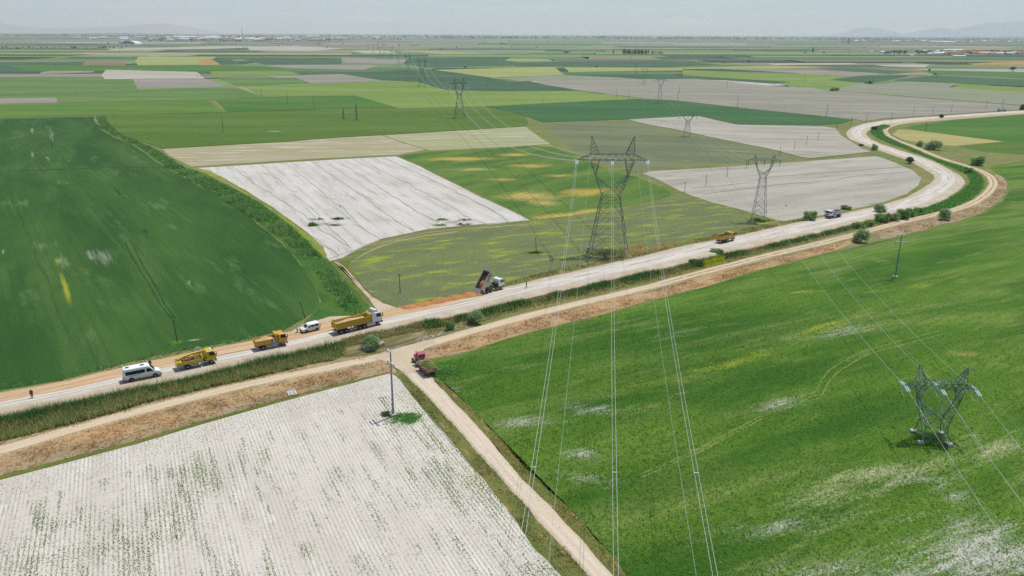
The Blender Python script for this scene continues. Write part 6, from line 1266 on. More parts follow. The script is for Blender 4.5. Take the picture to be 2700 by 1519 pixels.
# lush weeds by the trailer and weed island at the concrete pole
def bush_patch(c, rx, ry, n, h, cols, label, name='weed_patch', wd=.16):
    p = sv(*c); a = rng.uniform(0, 2 * pi, n); r = np.abs(rng.normal(0, .52, n)); x = p.x + np.cos(a) * r * rx; y = p.y + np.sin(a) * r * ry; cl = fnoise(x, y, 1.6, int(c[0]), 3); k = rng.random(n) < np.clip((cl - .3) * 4, .08, 1); x, y, r = x[k], y[k], np.clip(r[k], 0, 1.2); n = len(x); h = h * np.clip(cl[k] * 1.7, .4, 1.5)
    return stuff(blades(name, x, y, .02, h * (1.1 - .7 * r), wd, pick(cols, n), 3, .8), label, 'weeds')
LG = [PL(116, 164, 84), PL(92, 144, 68), PL(150, 184, 108), PL(70, 118, 56)]
bush_patch((1165, 985), 3.6, 3.4, 2600, .7, LG, 'lush light green weeds at the wheat corner beside the hay trailer')
bush_patch((1070, 1105), 3.0, 2.3, 1500, .55, LG, 'green weed island at the foot of the concrete pole')
bush_patch((1020, 1094), 1.0, .9, 400, .6, [PL(84, 106, 70), PL(110, 120, 88)], 'grey green weed clump left of the concrete pole foot')
bush_patch((2455, 1160), 4.2, 3.2, 700, .6, [PL(66, 112, 40), PL(84, 128, 50)], 'dark tall wheat under the low wheat pylon')
bush_patch((1604, 668), 7.5, 4.5, 1500, .8, [PL(92, 116, 60), PL(120, 132, 76), PL(160, 146, 96)], 'dark weeds under the tallest pylon')
bush_patch((2000, 582), 4.5, 3.2, 900, .8, [PL(78, 104, 48), PL(110, 120, 60)], 'weeds under the slim corner pylon')
bush_patch((1414, 667), 3.4, 1.6, 500, .4, [PL(74, 112, 46), PL(96, 128, 54)], 'green weeds around the leaning pole in the olive fallow')
for c, l in (((892, 578), 'dark weed clump, upper right of the four clumps in the white field'), ((822, 595), 'dark weed clump, lower left of the four clumps in the white field'), ((836, 578), 'weed clump behind a white block, upper left in the white field'), ((886, 594), 'weed clump beside a white block, lower right of the four in the white field'), ((1165, 580), 'weed clump behind a white block near the lower edge of the white field'), ((1160, 594), 'weed clump at the lower edge of the white field'), ((1226, 580), 'brown weed clump by a white block at the lower right of the white field'), ((1223, 592), 'grey weed clump at the lower right edge of the white field')):
    br = 'brown' in l or 'grey' in l
    bush_patch(c, 2.6, 1.8, 420, .8 if 'dark' in l else .45, [PL(128, 112, 70), PL(110, 112, 66)] if br else ([PL(84, 116, 56), PL(98, 126, 64)] if 'dark' in l else [PL(122, 148, 76), PL(146, 160, 92)]), l, wd=.16)

# --- beet seedlings in drilled rows
P_B = np.array(P_BEET); dr = np.array([cos(A_ROW), sin(A_ROW)]); nr = np.array([-dr[1], dr[0]]); hdl = sv(0, 1267), sv(900, 1019); dh = np.array([hdl[1].x - hdl[0].x, hdl[1].y - hdl[0].y]); dh /= np.hypot(*dh); nh = np.array([-dh[1], dh[0]]); h0 = np.array([hdl[0].x, hdl[0].y])
def rows(d, n, sp, step, org):
    s = (P_B - org) @ d; t = (P_B - org) @ n; S_, T_ = np.meshgrid(np.arange(s.min(), s.max(), step), np.arange(np.floor(t.min() / sp) * sp, t.max(), sp)); S_ = S_.ravel(); T_ = T_.ravel()
    q = org + S_[:, None] * d + T_[:, None] * n; q = q + rng.normal(0, .028, q.shape); k = inside(q[:, 0], q[:, 1], P_B) & (q[:, 0] > -75); return q[k]
q1_ = rows(dr, nr, .57, .11, np.array([0.0, 60.0])); d1 = (q1_ - h0) @ nh; q1_ = q1_[d1 < -8.5]
q2_ = rows(dh, nh, .75, .28, h0); d2 = (q2_ - h0) @ nh; q2_ = q2_[(d2 >= -8.2) & (d2 < -.5)]
q = np.r_[q1_, q2_]; x, y = q[:, 0], q[:, 1]; ln = fnoise(x, y, 13, 31, 3); ln2 = fnoise((q @ dr) / 5, (q @ nr) * 1.2, 1.1, 33, 2); rowid = np.floor(((q - np.array([0, 60.])) @ nr) / .57 + .5); rowv = _rv[(rowid.astype(np.int64) * 37) & 4095]
edge = np.clip(1 - ((P_B[3:].mean(0) * 0 + 0).sum() + np.abs((q - np.array(P_BEET[-4])) @ nr)) / 14, 0, 1)
sedge = np.abs((q - np.array(sv(1175, 1146)[:2])) @ nr); edge = np.clip(1 - sedge / 13, 0, 1)
dens = np.clip((ln - .56) * 2.2, 0, .5) + np.clip((ln2 - .5) * 2.6, 0, .6) + .12 + .45 * edge + .30 * (rowv - .45); dens[len(q1_):] = np.maximum(dens[len(q1_):], .6)
k = rng.random(len(x)) < dens; x, y, dn_ = x[k], y[k], dens[k]
cl = pick([PL(112, 138, 78), PL(94, 128, 66), PL(130, 148, 92), PL(84, 116, 58)], len(x)); hh = .06 + .10 * np.clip(dn_, 0, 1.2) * rng.uniform(.5, 1.3, len(x))
stuff(blades('beet_seedlings', x, y, .05, hh, .085 + .05 * np.clip(dn_, 0, 1), cl, 2, 1.1), 'rows of small green seedlings across the white drilled field', 'crop')
# --- ears and blades standing in the near wheat
x, y = poly_pts(P_RIGHT, 10, lim=((-25, 40), (150, 270)))
dd = np.hypot(x, y); k = rng.random(len(x)) < np.clip(90 / dd, 0, 1) ** 1.8 * np.clip((255 - dd) / 90, 0, 1); x, y = x[k], y[k]; dd = dd[k]
aa = R_(27); pa = fnoise(x * cos(aa) + y * sin(aa), (-x * sin(aa) + y * cos(aa)) * 4, 26, 41, 5); h_mod = .55 + .9 * pa; cl = pick([PL(84, 124, 42), PL(108, 142, 54), PL(70, 110, 38), PL(128, 154, 72)], len(x), [.33, .32, .15, .2])
pl = rng.random(len(x)) < np.clip((pa - .56) * 2.2, 0, .4); cl[pl] = pick([PL(150, 166, 98), PL(136, 156, 84)], int(pl.sum()))
sh_ = np.full(len(x), .34)
stuff(blades('wheat_blades', x, y, .02, sh_ * h_mod * rng.uniform(.6, 1.2, len(x)), .09 + dd * .0002, cl, 2, .8), 'standing blades of the lush green wheat', 'crop')

# --- bushes and trees
BARK = plain('bark', S(92, 80, 66), .95, .1, dirt=S(70, 60, 50), dscale=3)
def crown_mesh(name, rx, rz, zc, lumps, leaves, size, cols, seed, flat=.75):
    r_ = np.random.default_rng(seed); L = []
    for i in range(lumps):
        a = r_.uniform(0, 2 * pi); rr = np.sqrt(r_.random()) * .62; el = r_.uniform(-.8, .75); L.append((cos(a) * rr * rx, sin(a) * rr * rx, zc + el * rz * .7, r_.uniform(.34, .52)))
    L = np.array(L); idx = r_.integers(0, lumps, leaves); d = r_.normal(size=(leaves, 3)); d /= np.linalg.norm(d, axis=1)[:, None]; rad = L[idx, 3] * (r_.random(leaves) ** .45) * r_.uniform(.8, 1.18, leaves)
    P = L[idx, :3] + d * rad[:, None] * np.array([rx, rx, rz]); P[:, 2] = np.maximum(P[:, 2], .04)
    t1 = r_.normal(size=(leaves, 3)); t1 = t1 - (t1 * d).sum(1)[:, None] * d * .2; t1[:, 2] *= .55; t1 /= np.linalg.norm(t1, axis=1)[:, None]; t2 = np.cross(d + r_.normal(size=d.shape) * .5 + np.array([0, 0, .6]), t1); t2 /= np.linalg.norm(t2, axis=1)[:, None] + 1e-9
    sz = size * r_.uniform(.6, 1.4, leaves)[:, None]; V = np.stack([P - t1 * sz, P - t2 * sz * .55, P + t1 * sz, P + t2 * sz * .55], 1).reshape(-1, 3)
    tone = r_.uniform(.7, 1.3, lumps)[idx] * r_.uniform(.8, 1.2, leaves); c = np.array(cols)[r_.integers(0, len(cols), leaves)] * tone[:, None]
    return np_mesh(name, V, 4, LEAF, np.repeat(c, 4, 0))
def stem_mesh(name, h, rx, n, seed, r0=.09):
    r_ = random.Random(seed); m = MB()
    for i in range(n):
        a = r_.uniform(0, 2 * pi); k = r_.uniform(.2, .6); x, y = cos(a) * rx * k, sin(a) * rx * k
        m.tube([(x * .12, y * .12, -.05), (x * .45, y * .45, h * .35), (x, y, h * r_.uniform(.65, .85))], [r0, r0 * .7, r0 * .25], 5)
    return m.mesh(name, BARK)
WIL = [PL(142, 164, 116), PL(122, 148, 98), PL(162, 180, 134), PL(104, 132, 84)]; GRB = [PL(120, 154, 80), PL(102, 138, 70), PL(142, 168, 98), PL(88, 122, 62)]; DKB = [PL(52, 84, 44), PL(44, 72, 38), PL(72, 100, 54)]
_bm = {}
def bush(px, rx, h, kind, label, cat='bush', group='bushes by the canal'):
    if kind not in _bm:
        cols = {'willow': WIL, 'green': GRB, 'dark': DKB}[kind]; sd_ = {'willow': 5, 'green': 8, 'dark': 12}[kind]
        _bm[kind] = [(crown_mesh('crown', 1.0, .62, .5, 17, 4200, .058, cols, sd_ + 40 * k), stem_mesh('trunk', .8, .9, 6, sd_ + k, .03)) for k in range(2)]
    c, t = random.choice(_bm[kind]); p = sv(*px); r = empty('bush' if cat == 'bush' else 'tree', (p.x, p.y, .1), random.uniform(0, 6), label, cat, group)
    r.scale = (rx, rx, h / 1.15); link('crown', c, r); link('trunk', t, r); return r
bush((977, 920), 2.3, 3.3, 'willow', 'round grey green willow bush beside the brown canal water')
bush((1257, 852), 2.2, 3.4, 'willow', 'grey green willow bush in the reeds below the tipping lorry')
bush((1187, 870), 1.3, 2.2, 'green', 'bright green shrub left of the willow bush in the reeds')
bush((2135, 583), 2.9, 4.2, 'green', 'green bush on the far road verge beside the white tipper lorry')
bush((2268, 638), 2.9, 4.8, 'willow', 'willow tree leaning over the farm track near the blue grey pole')
bush((2318, 562), 2.6, 3.6, 'willow', 'grey green bush beside the road, topmost of the canal bush cluster')
bush((2325, 586), 3.2, 3.8, 'green', 'wide green bush in front of the canal bush cluster')
bush((2352, 582), 2.6, 3.2, 'willow', 'grey green bush in the middle of the canal bush cluster')
bush((2290, 596), 2.2, 2.2, 'green', 'small green bush at the left foot of the canal bush cluster')
bush((2420, 562), 2.4, 2.4, 'green', 'low green bush trailing right of the canal bush cluster')
bush((2380, 576), 3.2, 3.9, 'green', 'green bush at the right of the canal bush cluster')
bush((2398, 572), 2.0, 3.4, 'green', 'green bush touching the right end of the canal bush cluster')
bush((2486, 580), 2.6, 4.6, 'willow', 'willow tree standing on the farm track edge right of the bush cluster')
bush((2305, 396), 2.2, 4.0, 'willow', 'willow bush on the grassy point at the road bend')
bush((2396, 431), 2.6, 3.8, 'dark', 'round dark bush at the right corner of the pale field')
bush((2462, 394), 5.2, 5.8, 'willow', 'broad spreading willow beside the light stubble patch')
bush((2425, 386), 2.6, 3.8, 'willow', 'smaller willow at the left of the broad spreading one')
bush((2576, 436), 4.0, 5.2, 'green', 'round green tree standing alone right of the farm track')
bush((2553, 458), 2.2, 3.6, 'green', 'bush in the canal reeds beside the track bend')
bush((1890, 668), 2.6, 1.5, 'green', 'low green scrub by the canal below the amber tipper')
bush((1842, 700), 3.2, 1.6, 'dark', 'low dark green scrub in the canal near the rusty bank')
bush((2262, 600), 3.0, 2.0, 'green', 'low green scrub in the canal between the bush cluster and the willow tree')
bush((2230, 552), 2.4, 1.6, 'green', 'low green bush on the verge behind the white tipper lorry')
bush((2270, 385), 1.6, 1.3, 'dark', 'small dry scrub on the inner verge of the road bend')
bush((2480, 312), 2.6, 3.5, 'dark', 'dark scrub on the far road near the row of poles')
bush((2305, 344), 2.4, 3.2, 'dark', 'dark little bush in the canal at the far end of the bend')
bush((2700, 290), 4, 5.5, 'dark', 'dark bush at the right edge beside the far road')
bush((2200, 240), 7, 4.5, 'green', 'low green scrub at the end of the stony bank, upper right')
bush((2291, 221), 7, 5, 'green', 'green scrub on the bend of the far pale track')

# far trees: poplars, single trees, wooded belts
def poplar_mesh(seed):
    r_ = np.random.default_rng(seed); n = 500; z = r_.random(n) ** .8 * .95 + .05; rad = .12 * np.sin(pi * np.clip(z * .9 + .08, 0, 1)) ** .7; a = r_.uniform(0, 2 * pi, n); P = np.c_[np.cos(a) * rad * r_.random(n) ** .4, np.sin(a) * rad * r_.random(n) ** .4, z]
    d = r_.normal(size=(n, 3)); d /= np.linalg.norm(d, axis=1)[:, None]; e = np.cross(d, r_.normal(size=(n, 3))); e /= np.linalg.norm(e, axis=1)[:, None]; s = .035
    V = np.stack([P - d * s, P - e * s, P + d * s, P + e * s], 1).reshape(-1, 3); c = np.array(DKB)[r_.integers(0, 3, n)] * r_.uniform(.6, 1.0, (n, 1))
    return np_mesh('crown', V, 4, LEAF, np.repeat(c, 4, 0))
POP = [poplar_mesh(s) for s in (1, 2, 3)]
tm = MB(); tm.tube([(0, 0, 0), (0, 0, .5), (0, 0, .9)], [.02, .014, .004], 5); POPT = tm.mesh('trunk', BARK)
def poplar(px, h, label, group=None, wide=1.0):
    p = sv(*px); r = empty('poplar_tree', (p.x, p.y, 0), random.uniform(0, 6), label, 'tree', group); r.scale = (h * wide, h * wide, h); link('crown', random.choice(POP), r); link('trunk', POPT, r); return r
rp = random.Random(5)
for u in list(np.linspace(1643, 1708, 24)):
    poplar((u + rp.uniform(-1, 1), 143 + rp.uniform(-.5, .6)), rp.uniform(11, 17), 'dark poplar in the dense poplar row on the far plain', 'poplars in the dense row', 1.2)
for u in (1719, 1722, 1728, 1733, 1737, 1741, 1745): poplar((u, 143.3), rp.uniform(6, 11), 'poplar in the thin end of the poplar row on the far plain', 'poplars at the row end', 1.3)
poplar((1617, 143), 13.5, 'single dark poplar left of the poplar row', None, 1.2)
poplar((2143, 139), 17, 'single tall dark poplar left of the red roofed village', None, 1.6)
poplar((2236, 117), 40, 'lone slim poplar far beyond the single tall poplar', None, .9)
FT = [(crown_mesh('crown', .5, .38, .56, 9, 420, .075, DKB, 70 + k), stem_mesh('trunk', .55, .3, 3, k, .03)) for k in range(3)]
def far_tree(px, h, label, group=None, wide=1.0):
    p = sv(*px); r = empty('tree', (p.x, p.y, 0), random.uniform(0, 6), label, 'tree', group); c, t = random.choice(FT); r.scale = (h * wide, h * wide, h); link('crown', c, r); link('trunk', t, r); return r
for u, v, h, wd, l in ((2122, 141.5, 9, 1.3, 'round tree just left of the single tall poplar'), (2172, 141, 7, 1.5, 'round tree just right of the single tall poplar'), (1164, 133, 9, 1.1, 'lone tree on the hazy plain behind the tall line'), (2241, 141, 5, 1.4, 'small tree between the poplar and the village'), (1974, 151.5, 5, 2.4, 'low dark clump on the plain below the single poplar, right one'), (1942, 150, 4, 2.0, 'low dark clump on the plain below the single poplar, left one'),
                     (1974, 166, 7, 1.4, 'dark tree at the edge of the pale strip'), (2616, 139, 16, 1.2, 'big dark tree rising among the village roofs'), (2450, 190, 7, .7, 'dark slender tree beside the bright green strip'), (2670, 188, 10, 1.6, 'bare brownish tree in the bright strip at the right edge'), (1573, 178, 4, 1.6, 'small dark bush on the straw field'), (2552, 158, 5, 1, 'small tree on the plain below the village'), (2466, 197, 4, 1.6, 'small green bush on the pale far track'), (1326, 110, 10, 1.0, 'lone tree on the hazy plain in the middle'), (1494, 121.5, 6, 1.3, 'tiny tree above the green strip in the middle'), (1746, 142, 6, 2, 'round dark tree closing the poplar row')):
    far_tree((u, v), h, l, None, wd)
for i in range(22): far_tree((rp.uniform(2330, 2450), 142.5 + rp.uniform(-1.2, 1)), rp.uniform(9, 15), 'dark tree in the grove at the left end of the red roofed village', 'grove trees by the village', 1.5)
for i in range(34): far_tree((rp.uniform(2450, 2760), 143 + rp.uniform(-4, 3)), rp.uniform(5, 10), 'dark tree between the red roofs of the village', 'village trees', 1.5)
for i in range(26): far_tree((rp.uniform(2200, 2420), 137.5 + rp.uniform(-.6, .6)) if i < 16 else (rp.uniform(2660, 2700), 128), rp.uniform(3, 5), 'small tree in the hedge row behind the village', 'hedge row trees', 1.8)
for i in range(40): far_tree((rp.uniform(0, 330), 129 - i % 3 + rp.uniform(-.8, .8) - 0.012 * 0), rp.uniform(4, 9), 'small dark tree along the far road at the left', 'far road trees', 1.3)
for i in range(40): far_tree((rp.uniform(380, 900), 108 + rp.uniform(-2.5, 3.0)), rp.uniform(10, 22), 'hazy dark tree in the far left town', 'far town trees', 1.7)
for i in range(24): far_tree((rp.uniform(912, 1080), 104 + rp.uniform(-1, 1.2)), rp.uniform(10, 20), 'hazy dark tree in a row left of the tall line', 'hazy row trees', 1.3)
for i in range(30): far_tree((rp.uniform(2230, 2700), 110 + rp.uniform(-2.5, 1.5)), rp.uniform(8, 18), 'hazy tree in the far right town', 'far right town trees', 1.6)
for i in range(14): far_tree((rp.uniform(1560, 1640), 102.5 + rp.uniform(-1, 1)), rp.uniform(18, 34), 'hazy poplar group above the plain in the middle', 'hazy poplar group', .8)
for i in range(60): far_tree((rp.uniform(150, 2700), rp.uniform(112, 128)), rp.uniform(4, 8), 'scattered tiny tree out on the hazy plain', 'scattered plain trees', 1.4)
# wooded belt along the horizon: one mass
def belt(y0, y1, x0, x1, n, hmin, hmax, name, label, seed):
    r_ = np.random.default_rng(seed); x = r_.uniform(x0, x1, n); y = r_.uniform(y0, y1, n); cl = fnoise(x, y, 700, seed, 3); k = r_.random(n) < np.clip((cl - .3) * 3, .05, 1); x, y, cl = x[k], y[k], cl[k]; n = len(x)
    h = r_.uniform(hmin, hmax, n) * (.5 + .9 * cl); V = []; per = 14; d = r_.normal(size=(n, per, 3)); d /= np.linalg.norm(d, axis=2)[:, :, None]; P = np.stack([x, y, h * .55], 1)[:, None] + d * np.stack([h * .75, h * .75, h * .42], 1)[:, None]; P[:, :, 2] = np.maximum(P[:, :, 2], 0)
    e = r_.normal(size=(n, per, 3)); e /= np.linalg.norm(e, axis=2)[:, :, None]; f = np.cross(d, e); s = (h * .45)[:, None, None]
    V = np.stack([P - e * s, P - f * s, P + e * s, P + f * s], 2).reshape(-1, 3); c = np.array(DKB)[r_.integers(0, 3, n * per)] * r_.uniform(.7, 1.1, (n * per, 1))
    return stuff(link(name, np_mesh(name, V, 4, LEAF, np.repeat(c, 4, 0))), label, 'woods')
belt(9000, 13500, -3500, 12500, 2600, 9, 19, 'far_woods', 'blue hazy tree belt along the horizon', 3)
belt(8500, 12500, -9500, -3000, 1200, 8, 15, 'far_woods', 'hazy tree belt under the left hills', 4)
# loose grass on the hay trailer
n = 2600; x = rng.uniform(-2.2, 2.0, n); y = rng.uniform(-1.08, 1.08, n); fz = 1.55 + .95 * np.minimum(1, np.minimum((x + 2.1) / 2, (1.95 - x) / 2)).clip(0, 1) ** .8 * (1 - np.abs(y) ** 1.6)
ho = blades('loose_grass', x, y, fz, np.full(n, .22), .07, pick([PL(168, 172, 118), PL(146, 156, 100), PL(126, 142, 82), PL(188, 184, 134)], n), 3, 1.6); ho.parent = HAY
# ================================================================== BUILDINGS AND SMALL THINGS
WALLS = [plain('wall_%d' % i, c, .9, .1) for i, c in enumerate((S(214, 204, 188), S(196, 180, 160), S(226, 222, 214)))]
ROOFS = [plain('roof_red', S(186, 92, 70), .9, .1), plain('roof_faded', S(176, 112, 92), .9, .1), plain('roof_white', (.72, .73, .74), .6, .2), plain('roof_grey', S(168, 168, 170), .7, .2), plain('roof_blue', S(70, 130, 180), .6, .2)]
WIN = plain('dark_window', (.03, .035, .04), .2, .5)
_hm = {}
def house_mesh(wi, ri, barn):
    if (wi, ri, barn) not in _hm:
        m = MB(); a, b, h, rf = (.5, .5, .32, .2) if not barn else (.5, .5, .22, .1); m.cur = 0; m.box(-a, a, -b, b, 0, h); m.cur = 1
        m.add([(-a * 1.06, -b * 1.08, h - .01), (a * 1.06, -b * 1.08, h - .01), (a * 1.06, 0, h + rf), (-a * 1.06, 0, h + rf), (-a * 1.06, b * 1.08, h - .01), (a * 1.06, b * 1.08, h - .01)], [(0, 1, 2, 3), (3, 2, 5, 4), (1, 5, 2), (0, 3, 4), (0, 4, 5, 1)])
        m.cur = 2
        for x in (-.28, .22): m.box(x - .05, x + .07, -b - .012, -b - .002, .1, .22)
        _hm[(wi, ri, barn)] = m.mesh('house', [WALLS[wi], ROOFS[ri], WIN])
    return _hm[(wi, ri, barn)]
rh = random.Random(9)
def house(px, w, d, h, wi, ri, label, group=None, barn=False, rz=None, cat='house'):
    p = sv(*px); o = link('house' if not barn else 'barn', house_mesh(wi, ri, barn)); o.location = (p.x, p.y, 0); o.scale = (w, d, h); o.rotation_euler[2] = rh.uniform(-.5, .5) if rz is None else rz
    return tag(o, label, cat, group)
for i in range(86):
    u = rh.uniform(2440, 2790); v = 141.5 + rh.uniform(-4.5, 3.2) + (u - 2600) * .004
    house((u, v), rh.uniform(12, 22), rh.uniform(9, 14), rh.uniform(10, 15), rh.randrange(3), rh.choice([0, 0, 0, 1, 1, 2, 3]), 'small house in the red roofed village at the right', 'village houses')
for u, v, w_, d_, h_, ri, l in ((2512, 134.5, 70, 18, 22, 2, 'long white roofed barn at the back of the village'), (2516, 140, 40, 14, 18, 3, 'grey roofed shed below the long white barn'), (2598, 142, 48, 16, 20, 2, 'white roofed barn beside the big dark tree'), (2640, 144, 66, 18, 24, 2, 'wide pale barn in the right part of the village'), (2315, 138.5, 20, 12, 16, 4, 'blue roofed shed left of the village grove'), (2326, 140, 14, 12, 24, 2, 'white peaked tent shaped shed at the grove'), (2296, 137.5, 16, 10, 14, 2, 'small white shed left of the blue roof'), (2403, 147.5, 12, 8, 12, 2, 'white hut alone in front of the grove'), (2528, 150.5, 34, 14, 16, 2, 'low white greenhouse in front of the village'), (2437, 137, 18, 10, 20, 2, 'white shed above the grove')):
    house((u, v), w_, d_, h_, 2, ri, l, None, True, rh.uniform(-.1, .1), 'barn')
for i in range(70):
    u = rh.uniform(2215, 2790); house((u, 111 + rh.uniform(-2.6, 1.6)), rh.uniform(20, 44), 16, rh.uniform(18, 30), rh.randrange(3), rh.choice([0, 0, 1, 1, 2, 3, 2]), 'tiny house in the hazy far right town', 'far right town houses')
for u, w_, l in ((2475, 150, 'long white shed at the edge of the far right town'), (2501, 90, 'second white shed at the edge of the far right town')): house((u, 112.5 if u < 2490 else 113.6), w_, 25, 40, 2, 2, l, None, True, 0, 'shed')
for i in range(90):
    u = rh.gauss(520, 110) if i < 60 else rh.uniform(640, 900); house((u, 105 + rh.uniform(-3, 3.2) + (u - 500) * .003), rh.uniform(24, 60), 20, rh.uniform(22, 42), rh.randrange(3), rh.choice([0, 1, 2, 2, 3, 3]), 'tiny building in the hazy far left town', 'far left town buildings')
for i in range(12): house((470 + i * 9 + rh.uniform(-2, 2), 100 + rh.uniform(-1, .8)), rh.uniform(90, 150), 40, 55, 2, 2, 'white shed in the pale industrial row of the far left town', 'industrial sheds', True, 0, 'shed')
for i in range(26): house((rh.uniform(100, 2100), 98 + rh.uniform(-.8, 3)), rh.uniform(40, 90), 30, 30, 2, 2, 'white speck of a farm shed on the hazy plain', 'hazy farm sheds', True, None, 'shed')
house((826, 98.5), 140, 50, 60, 2, 2, 'large white hall with a tower in the far left town', None, True, 0, 'hall')
# arched hangar
p = sv(346, 117); r = empty('hangar', (p.x, p.y, 0), R_(-14), 'blue and white arched hangar alone on the left plain', 'hangar')
BL = plain('hangar_blue', S(58, 70, 140), .6, .3); m = MB(); n = 12; A_ = [(42 * cos(pi * k / n), 3 + 13 * sin(pi * k / n)) for k in range(n + 1)]
m.prism([(-42, 0)] + [(-x, z) for x, z in A_[::-1]][::-1][:0] + [(42 * cos(pi - pi * k / n), 3 + 13 * sin(pi * k / n)) for k in range(n + 1)] + [(42, 0)], -24, 24); m.build('hall_shell', ROOFS[2], r)
m = MB(); m.prism([(40 * cos(pi - pi * k / n), 5 + 11 * sin(pi * k / n)) for k in range(n + 1)], -24.8, -24.2); m.build('blue_gable', BL, r)
m = MB(); m.box(-60, -43, -16, 10, 0, 16); m.build('white_annex', ROOFS[2], r)
m = MB()
for x in (-24, 0, 24): m.box(x - 7, x + 7, -25.2, -24.9, 0, 4.5)
m.build('door', ROOFS[2], r)
# masts
for u, v, h, l in ((640, 104, 95, 'tall thin mast in the far left town'), (1210, 105, 40, 'slim white tower on the hazy plain'), (2230, 110, 30, 'slim mast beside the far right town')):
    p = sv(u, v); m = MB(); m.tube([(0, 0, 0), (0, 0, h * .6), (0, 0, h)], [3.0, 2.2, 1.2], 6); m.box(-3, 3, -3, 3, h * .7, h * .73); o = m.build('radio_mast', ROOFS[2] if 'white' in l else STEEL2); o.location = (p.x, p.y, 0); tag(o, l, 'mast')
# white concrete blocks left in the salt field
for (u, v), l in (((832, 580), 'white concrete block, upper left of two in the left weed clumps'), ((881.5, 594), 'white concrete block, lower right of two in the left weed clumps'), ((1161, 579), 'white concrete block in the weeds, upper left of four at the field edge'), ((1157, 594.5), 'white concrete block in the weeds, lower left of four at the field edge'), ((1224, 580), 'white concrete block, upper right of four at the field edge'), ((1223.5, 594), 'white concrete block, lower right of four at the field edge')):
    p = sv(u, v); m = MB(); m.prism([(-.75, 0), (.75, 0), (.6, .75), (-.6, .75)], -.6, .6, .06); m.box(-.12, .12, -.12, .12, .75, 1.5); o = m.build('concrete_block', WHT); o.location = (p.x, p.y, 0); tag(o, l, 'concrete block')
# irrigation hoses on the white field
HOSE = plain('hose_brown', S(146, 126, 120), .8, .2)
def hose(pts, label, r=.05):
    W = [sv(u, v, .03) for u, v in pts]; out = []
    for i in range(len(W) - 1):
        k = max(2, int((W[i + 1] - W[i]).length / 1.5))
        for j in range(k):
            q = W[i].lerp(W[i + 1], j / k); d = (W[i + 1] - W[i]).normalized(); o_ = (float(fnoise(q.x, q.y, 7, 51, 2)) - .5) * 1.6; out.append(q + Vector((-d.y, d.x, 0)) * o_ + Vector((0, 0, .05)))
    out.append(W[-1]); m = MB(); m.tube(out, r, 5); return tag(m.build('irrigation_hose', HOSE), label, 'hose', 'brown irrigation hoses')
for pts, l in ((Z(0, 150, 2.6344, [(1440, 780), (1700, 930), (1930, 1080), (2150, 1230)]) + [(828, 628), (893, 674)], 'leftmost'), (Z(0, 150, 2.6344, [(1615, 760), (1700, 830), (1800, 900), (1900, 960), (2050, 1060), (2130, 1115)]) + [(845, 602), (930, 655)], 'second from left'),
               (Z(0, 150, 2.6344, [(1815, 750), (1900, 820), (2000, 910), (2100, 1000), (2200, 1090)]) + [(850, 580), (915, 640), (920, 648)], 'third from left'), (Z(0, 150, 2.6344, [(1985, 740), (2100, 830), (2200, 910), (2371, 1050)]) + [(895, 540), (925, 568), (960, 606), (1000, 630)], 'fourth from left'),
               (Z(0, 150, 2.6344, [(2160, 725), (2280, 810), (2371, 870)]) + Z(900, 150, 2.6344, [(130, 950), (240, 1040), (330, 1100), (420, 1160), (500, 1215)]), 'fifth from left'), (Z(900, 150, 2.6344, [(0, 745), (150, 830), (300, 930), (420, 1010), (530, 1080), (640, 1135), (750, 1190)]), 'sixth from left'),
               (Z(900, 150, 2.6344, [(130, 710), (300, 800), (480, 890), (600, 960), (720, 1020), (850, 1100), (1000, 1165)]), 'seventh from left'), (Z(900, 150, 2.6344, [(300, 702), (450, 770), (600, 840), (750, 910), (900, 990), (1050, 1070), (1165, 1140)]), 'rightmost')):
    hose(pts, '%s brown hose winding down across the white field' % l)
hose([(868, 684), (920, 664), (1000, 632), (1052, 621), (1128, 606), (1204, 598), (1310, 589), (1385, 581)], 'brown hose along the lower edge of the white field')
for pts, l in (([(1825, 497), (1876, 492), (1950, 484), (2043, 466), (2150, 458), (2255, 450), (2400, 439)], 'upper thin hose across the pale field by the corner pylon'), ([(1850, 512), (1950, 500), (2043, 488), (2200, 475), (2270, 462), (2400, 453)], 'lower thin hose across the pale field by the corner pylon')): hose(pts, l, .06)
# white slatted frame thrown on the dry bank
p = sv(770, 1040); r = empty('slatted_frame', (p.x, p.y, .3), R_(28), 'white slatted frame lying on the dry grass bank', 'frame')
m = MB()
for k in range(5): m.box(-.7, .7, -.62 + .31 * k - .06, -.62 + .31 * k + .06, .06, .11)
m.build('slats', WHT, r); m = MB()
for x in (-.68, .0, .68): m.box(x - .06, x + .06, -.7, .7, 0, .06)
m.build('bearers', WHT, r); r.rotation_euler[0] = R_(14)
# pipe mouth at the canal
p = sv(1010, 905.5, .2); m = MB(); m.lathe((0, 0, 0), (-.6, -.8, 0), [(0, .3), (0, .42), (1.6, .42), (1.6, .3), (.1, .3)], 14); o = m.build('concrete_pipe', CONC); o.location = (p.x, p.y, .35); tag(o, 'concrete pipe mouth above the brown canal water', 'pipe')
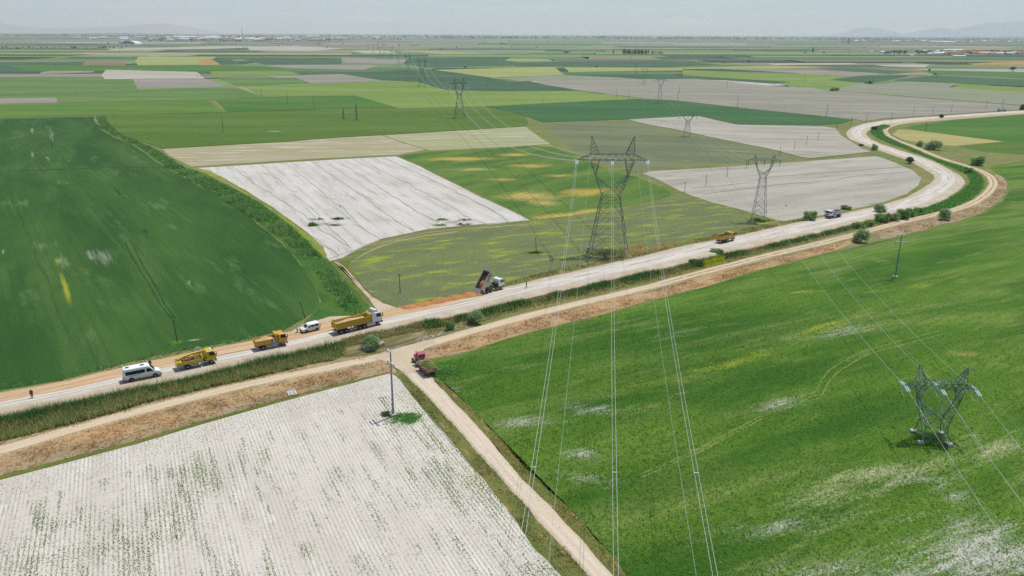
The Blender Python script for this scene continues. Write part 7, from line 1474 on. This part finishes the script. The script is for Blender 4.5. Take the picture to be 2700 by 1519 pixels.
# rubble and litter
STN = plain('stone', S(206, 198, 182), .95, .1, dirt=S(170, 158, 140), dscale=2)
def stones(name, poly, n, r0, r1, label, z=.08):
    x, y = poly_pts(px_poly(poly), 6); k = rng.choice(len(x), min(n, len(x)), replace=False); m = MB()
    for i in k:
        r_ = rng.uniform(r0, r1); a = rng.uniform(0, 6); v = []
        for zz, q in ((0, 1), (.5, .85), (.85, .45)): v += [(x[i] + cos(a + j * 1.2566) * r_ * q * rng.uniform(.75, 1.2), y[i] + sin(a + j * 1.2566) * r_ * q * rng.uniform(.75, 1.2), z - .1 + zz * r_) for j in range(5)]
        m.add(v, [(j, (j + 1) % 5, 5 + (j + 1) % 5, 5 + j) for j in range(5)] + [(5 + j, 5 + (j + 1) % 5, 10 + (j + 1) % 5, 10 + j) for j in range(5)] + [(10, 11, 12, 13, 14)])
    return stuff(m.build(name, STN), label, 'rubble')
stones('rubble', [(1096, 895), (1140, 882), (1180, 866), (1230, 858), (1240, 862), (1200, 872), (1170, 880), (1120, 900), (1100, 905)], 420, .06, .26, 'pale rubble and stones on the canal bank near the junction')
stones('rubble', [(2310, 612), (2345, 614), (2350, 628), (2320, 632)], 70, .08, .26, 'white rubble by the willow tree on the farm track')
stones('rubble', [(2228, 640), (2256, 644), (2250, 652), (2232, 650)], 60, .08, .26, 'white rubble below the willow tree on the farm track')
stones('rubble', [(1350, 868), (1420, 846), (1560, 812), (1565, 824), (1420, 862), (1360, 882)], 60, .06, .18, 'scattered pale stones on the rusty bank')
stones('roadside_stones', [(u, v - 1.5) for u, v in MAIN_L[1:22]] + [(u, v + 2.5) for u, v in MAIN_L[1:22]][::-1], 420, .05, .17, 'gravel lumps along the far edge of the road', .4)
stones('roadside_stones', [(u, v - 3) for u, v in MAIN_R[1:20]] + [(u, v + 2) for u, v in MAIN_R[1:20]][::-1], 420, .05, .17, 'gravel lumps along the near edge of the road', .4)
stones('clods', [(1180, 1050), (1220, 1085), (1290, 1165), (1370, 1262), (1450, 1342), (1528, 1425), (1500, 1440), (1420, 1355), (1360, 1300), (1270, 1190), (1200, 1105)], 60, .05, .13, 'clods on the white dirt track', .2)

# ------------------------------------------------------------------ the air
hz = NT('haze_air'); hz.n.remove(hz.b); pvn = hz.n.new('ShaderNodeVolumePrincipled')
pvn.inputs['Color'].default_value = (.88, .94, 1.0, 1); pvn.inputs['Density'].default_value = 6.3e-5; pvn.inputs['Anisotropy'].default_value = 0.1
hz.l.new(pvn.outputs[0], hz.n['Material Output'].inputs['Volume'])
m = MB(); m.box(-28000, 28000, -600, 29000, -2.0, 1200); tag(m.build('haze', hz.mat), 'thin pale haze over the whole plain', 'haze', kind='stuff')
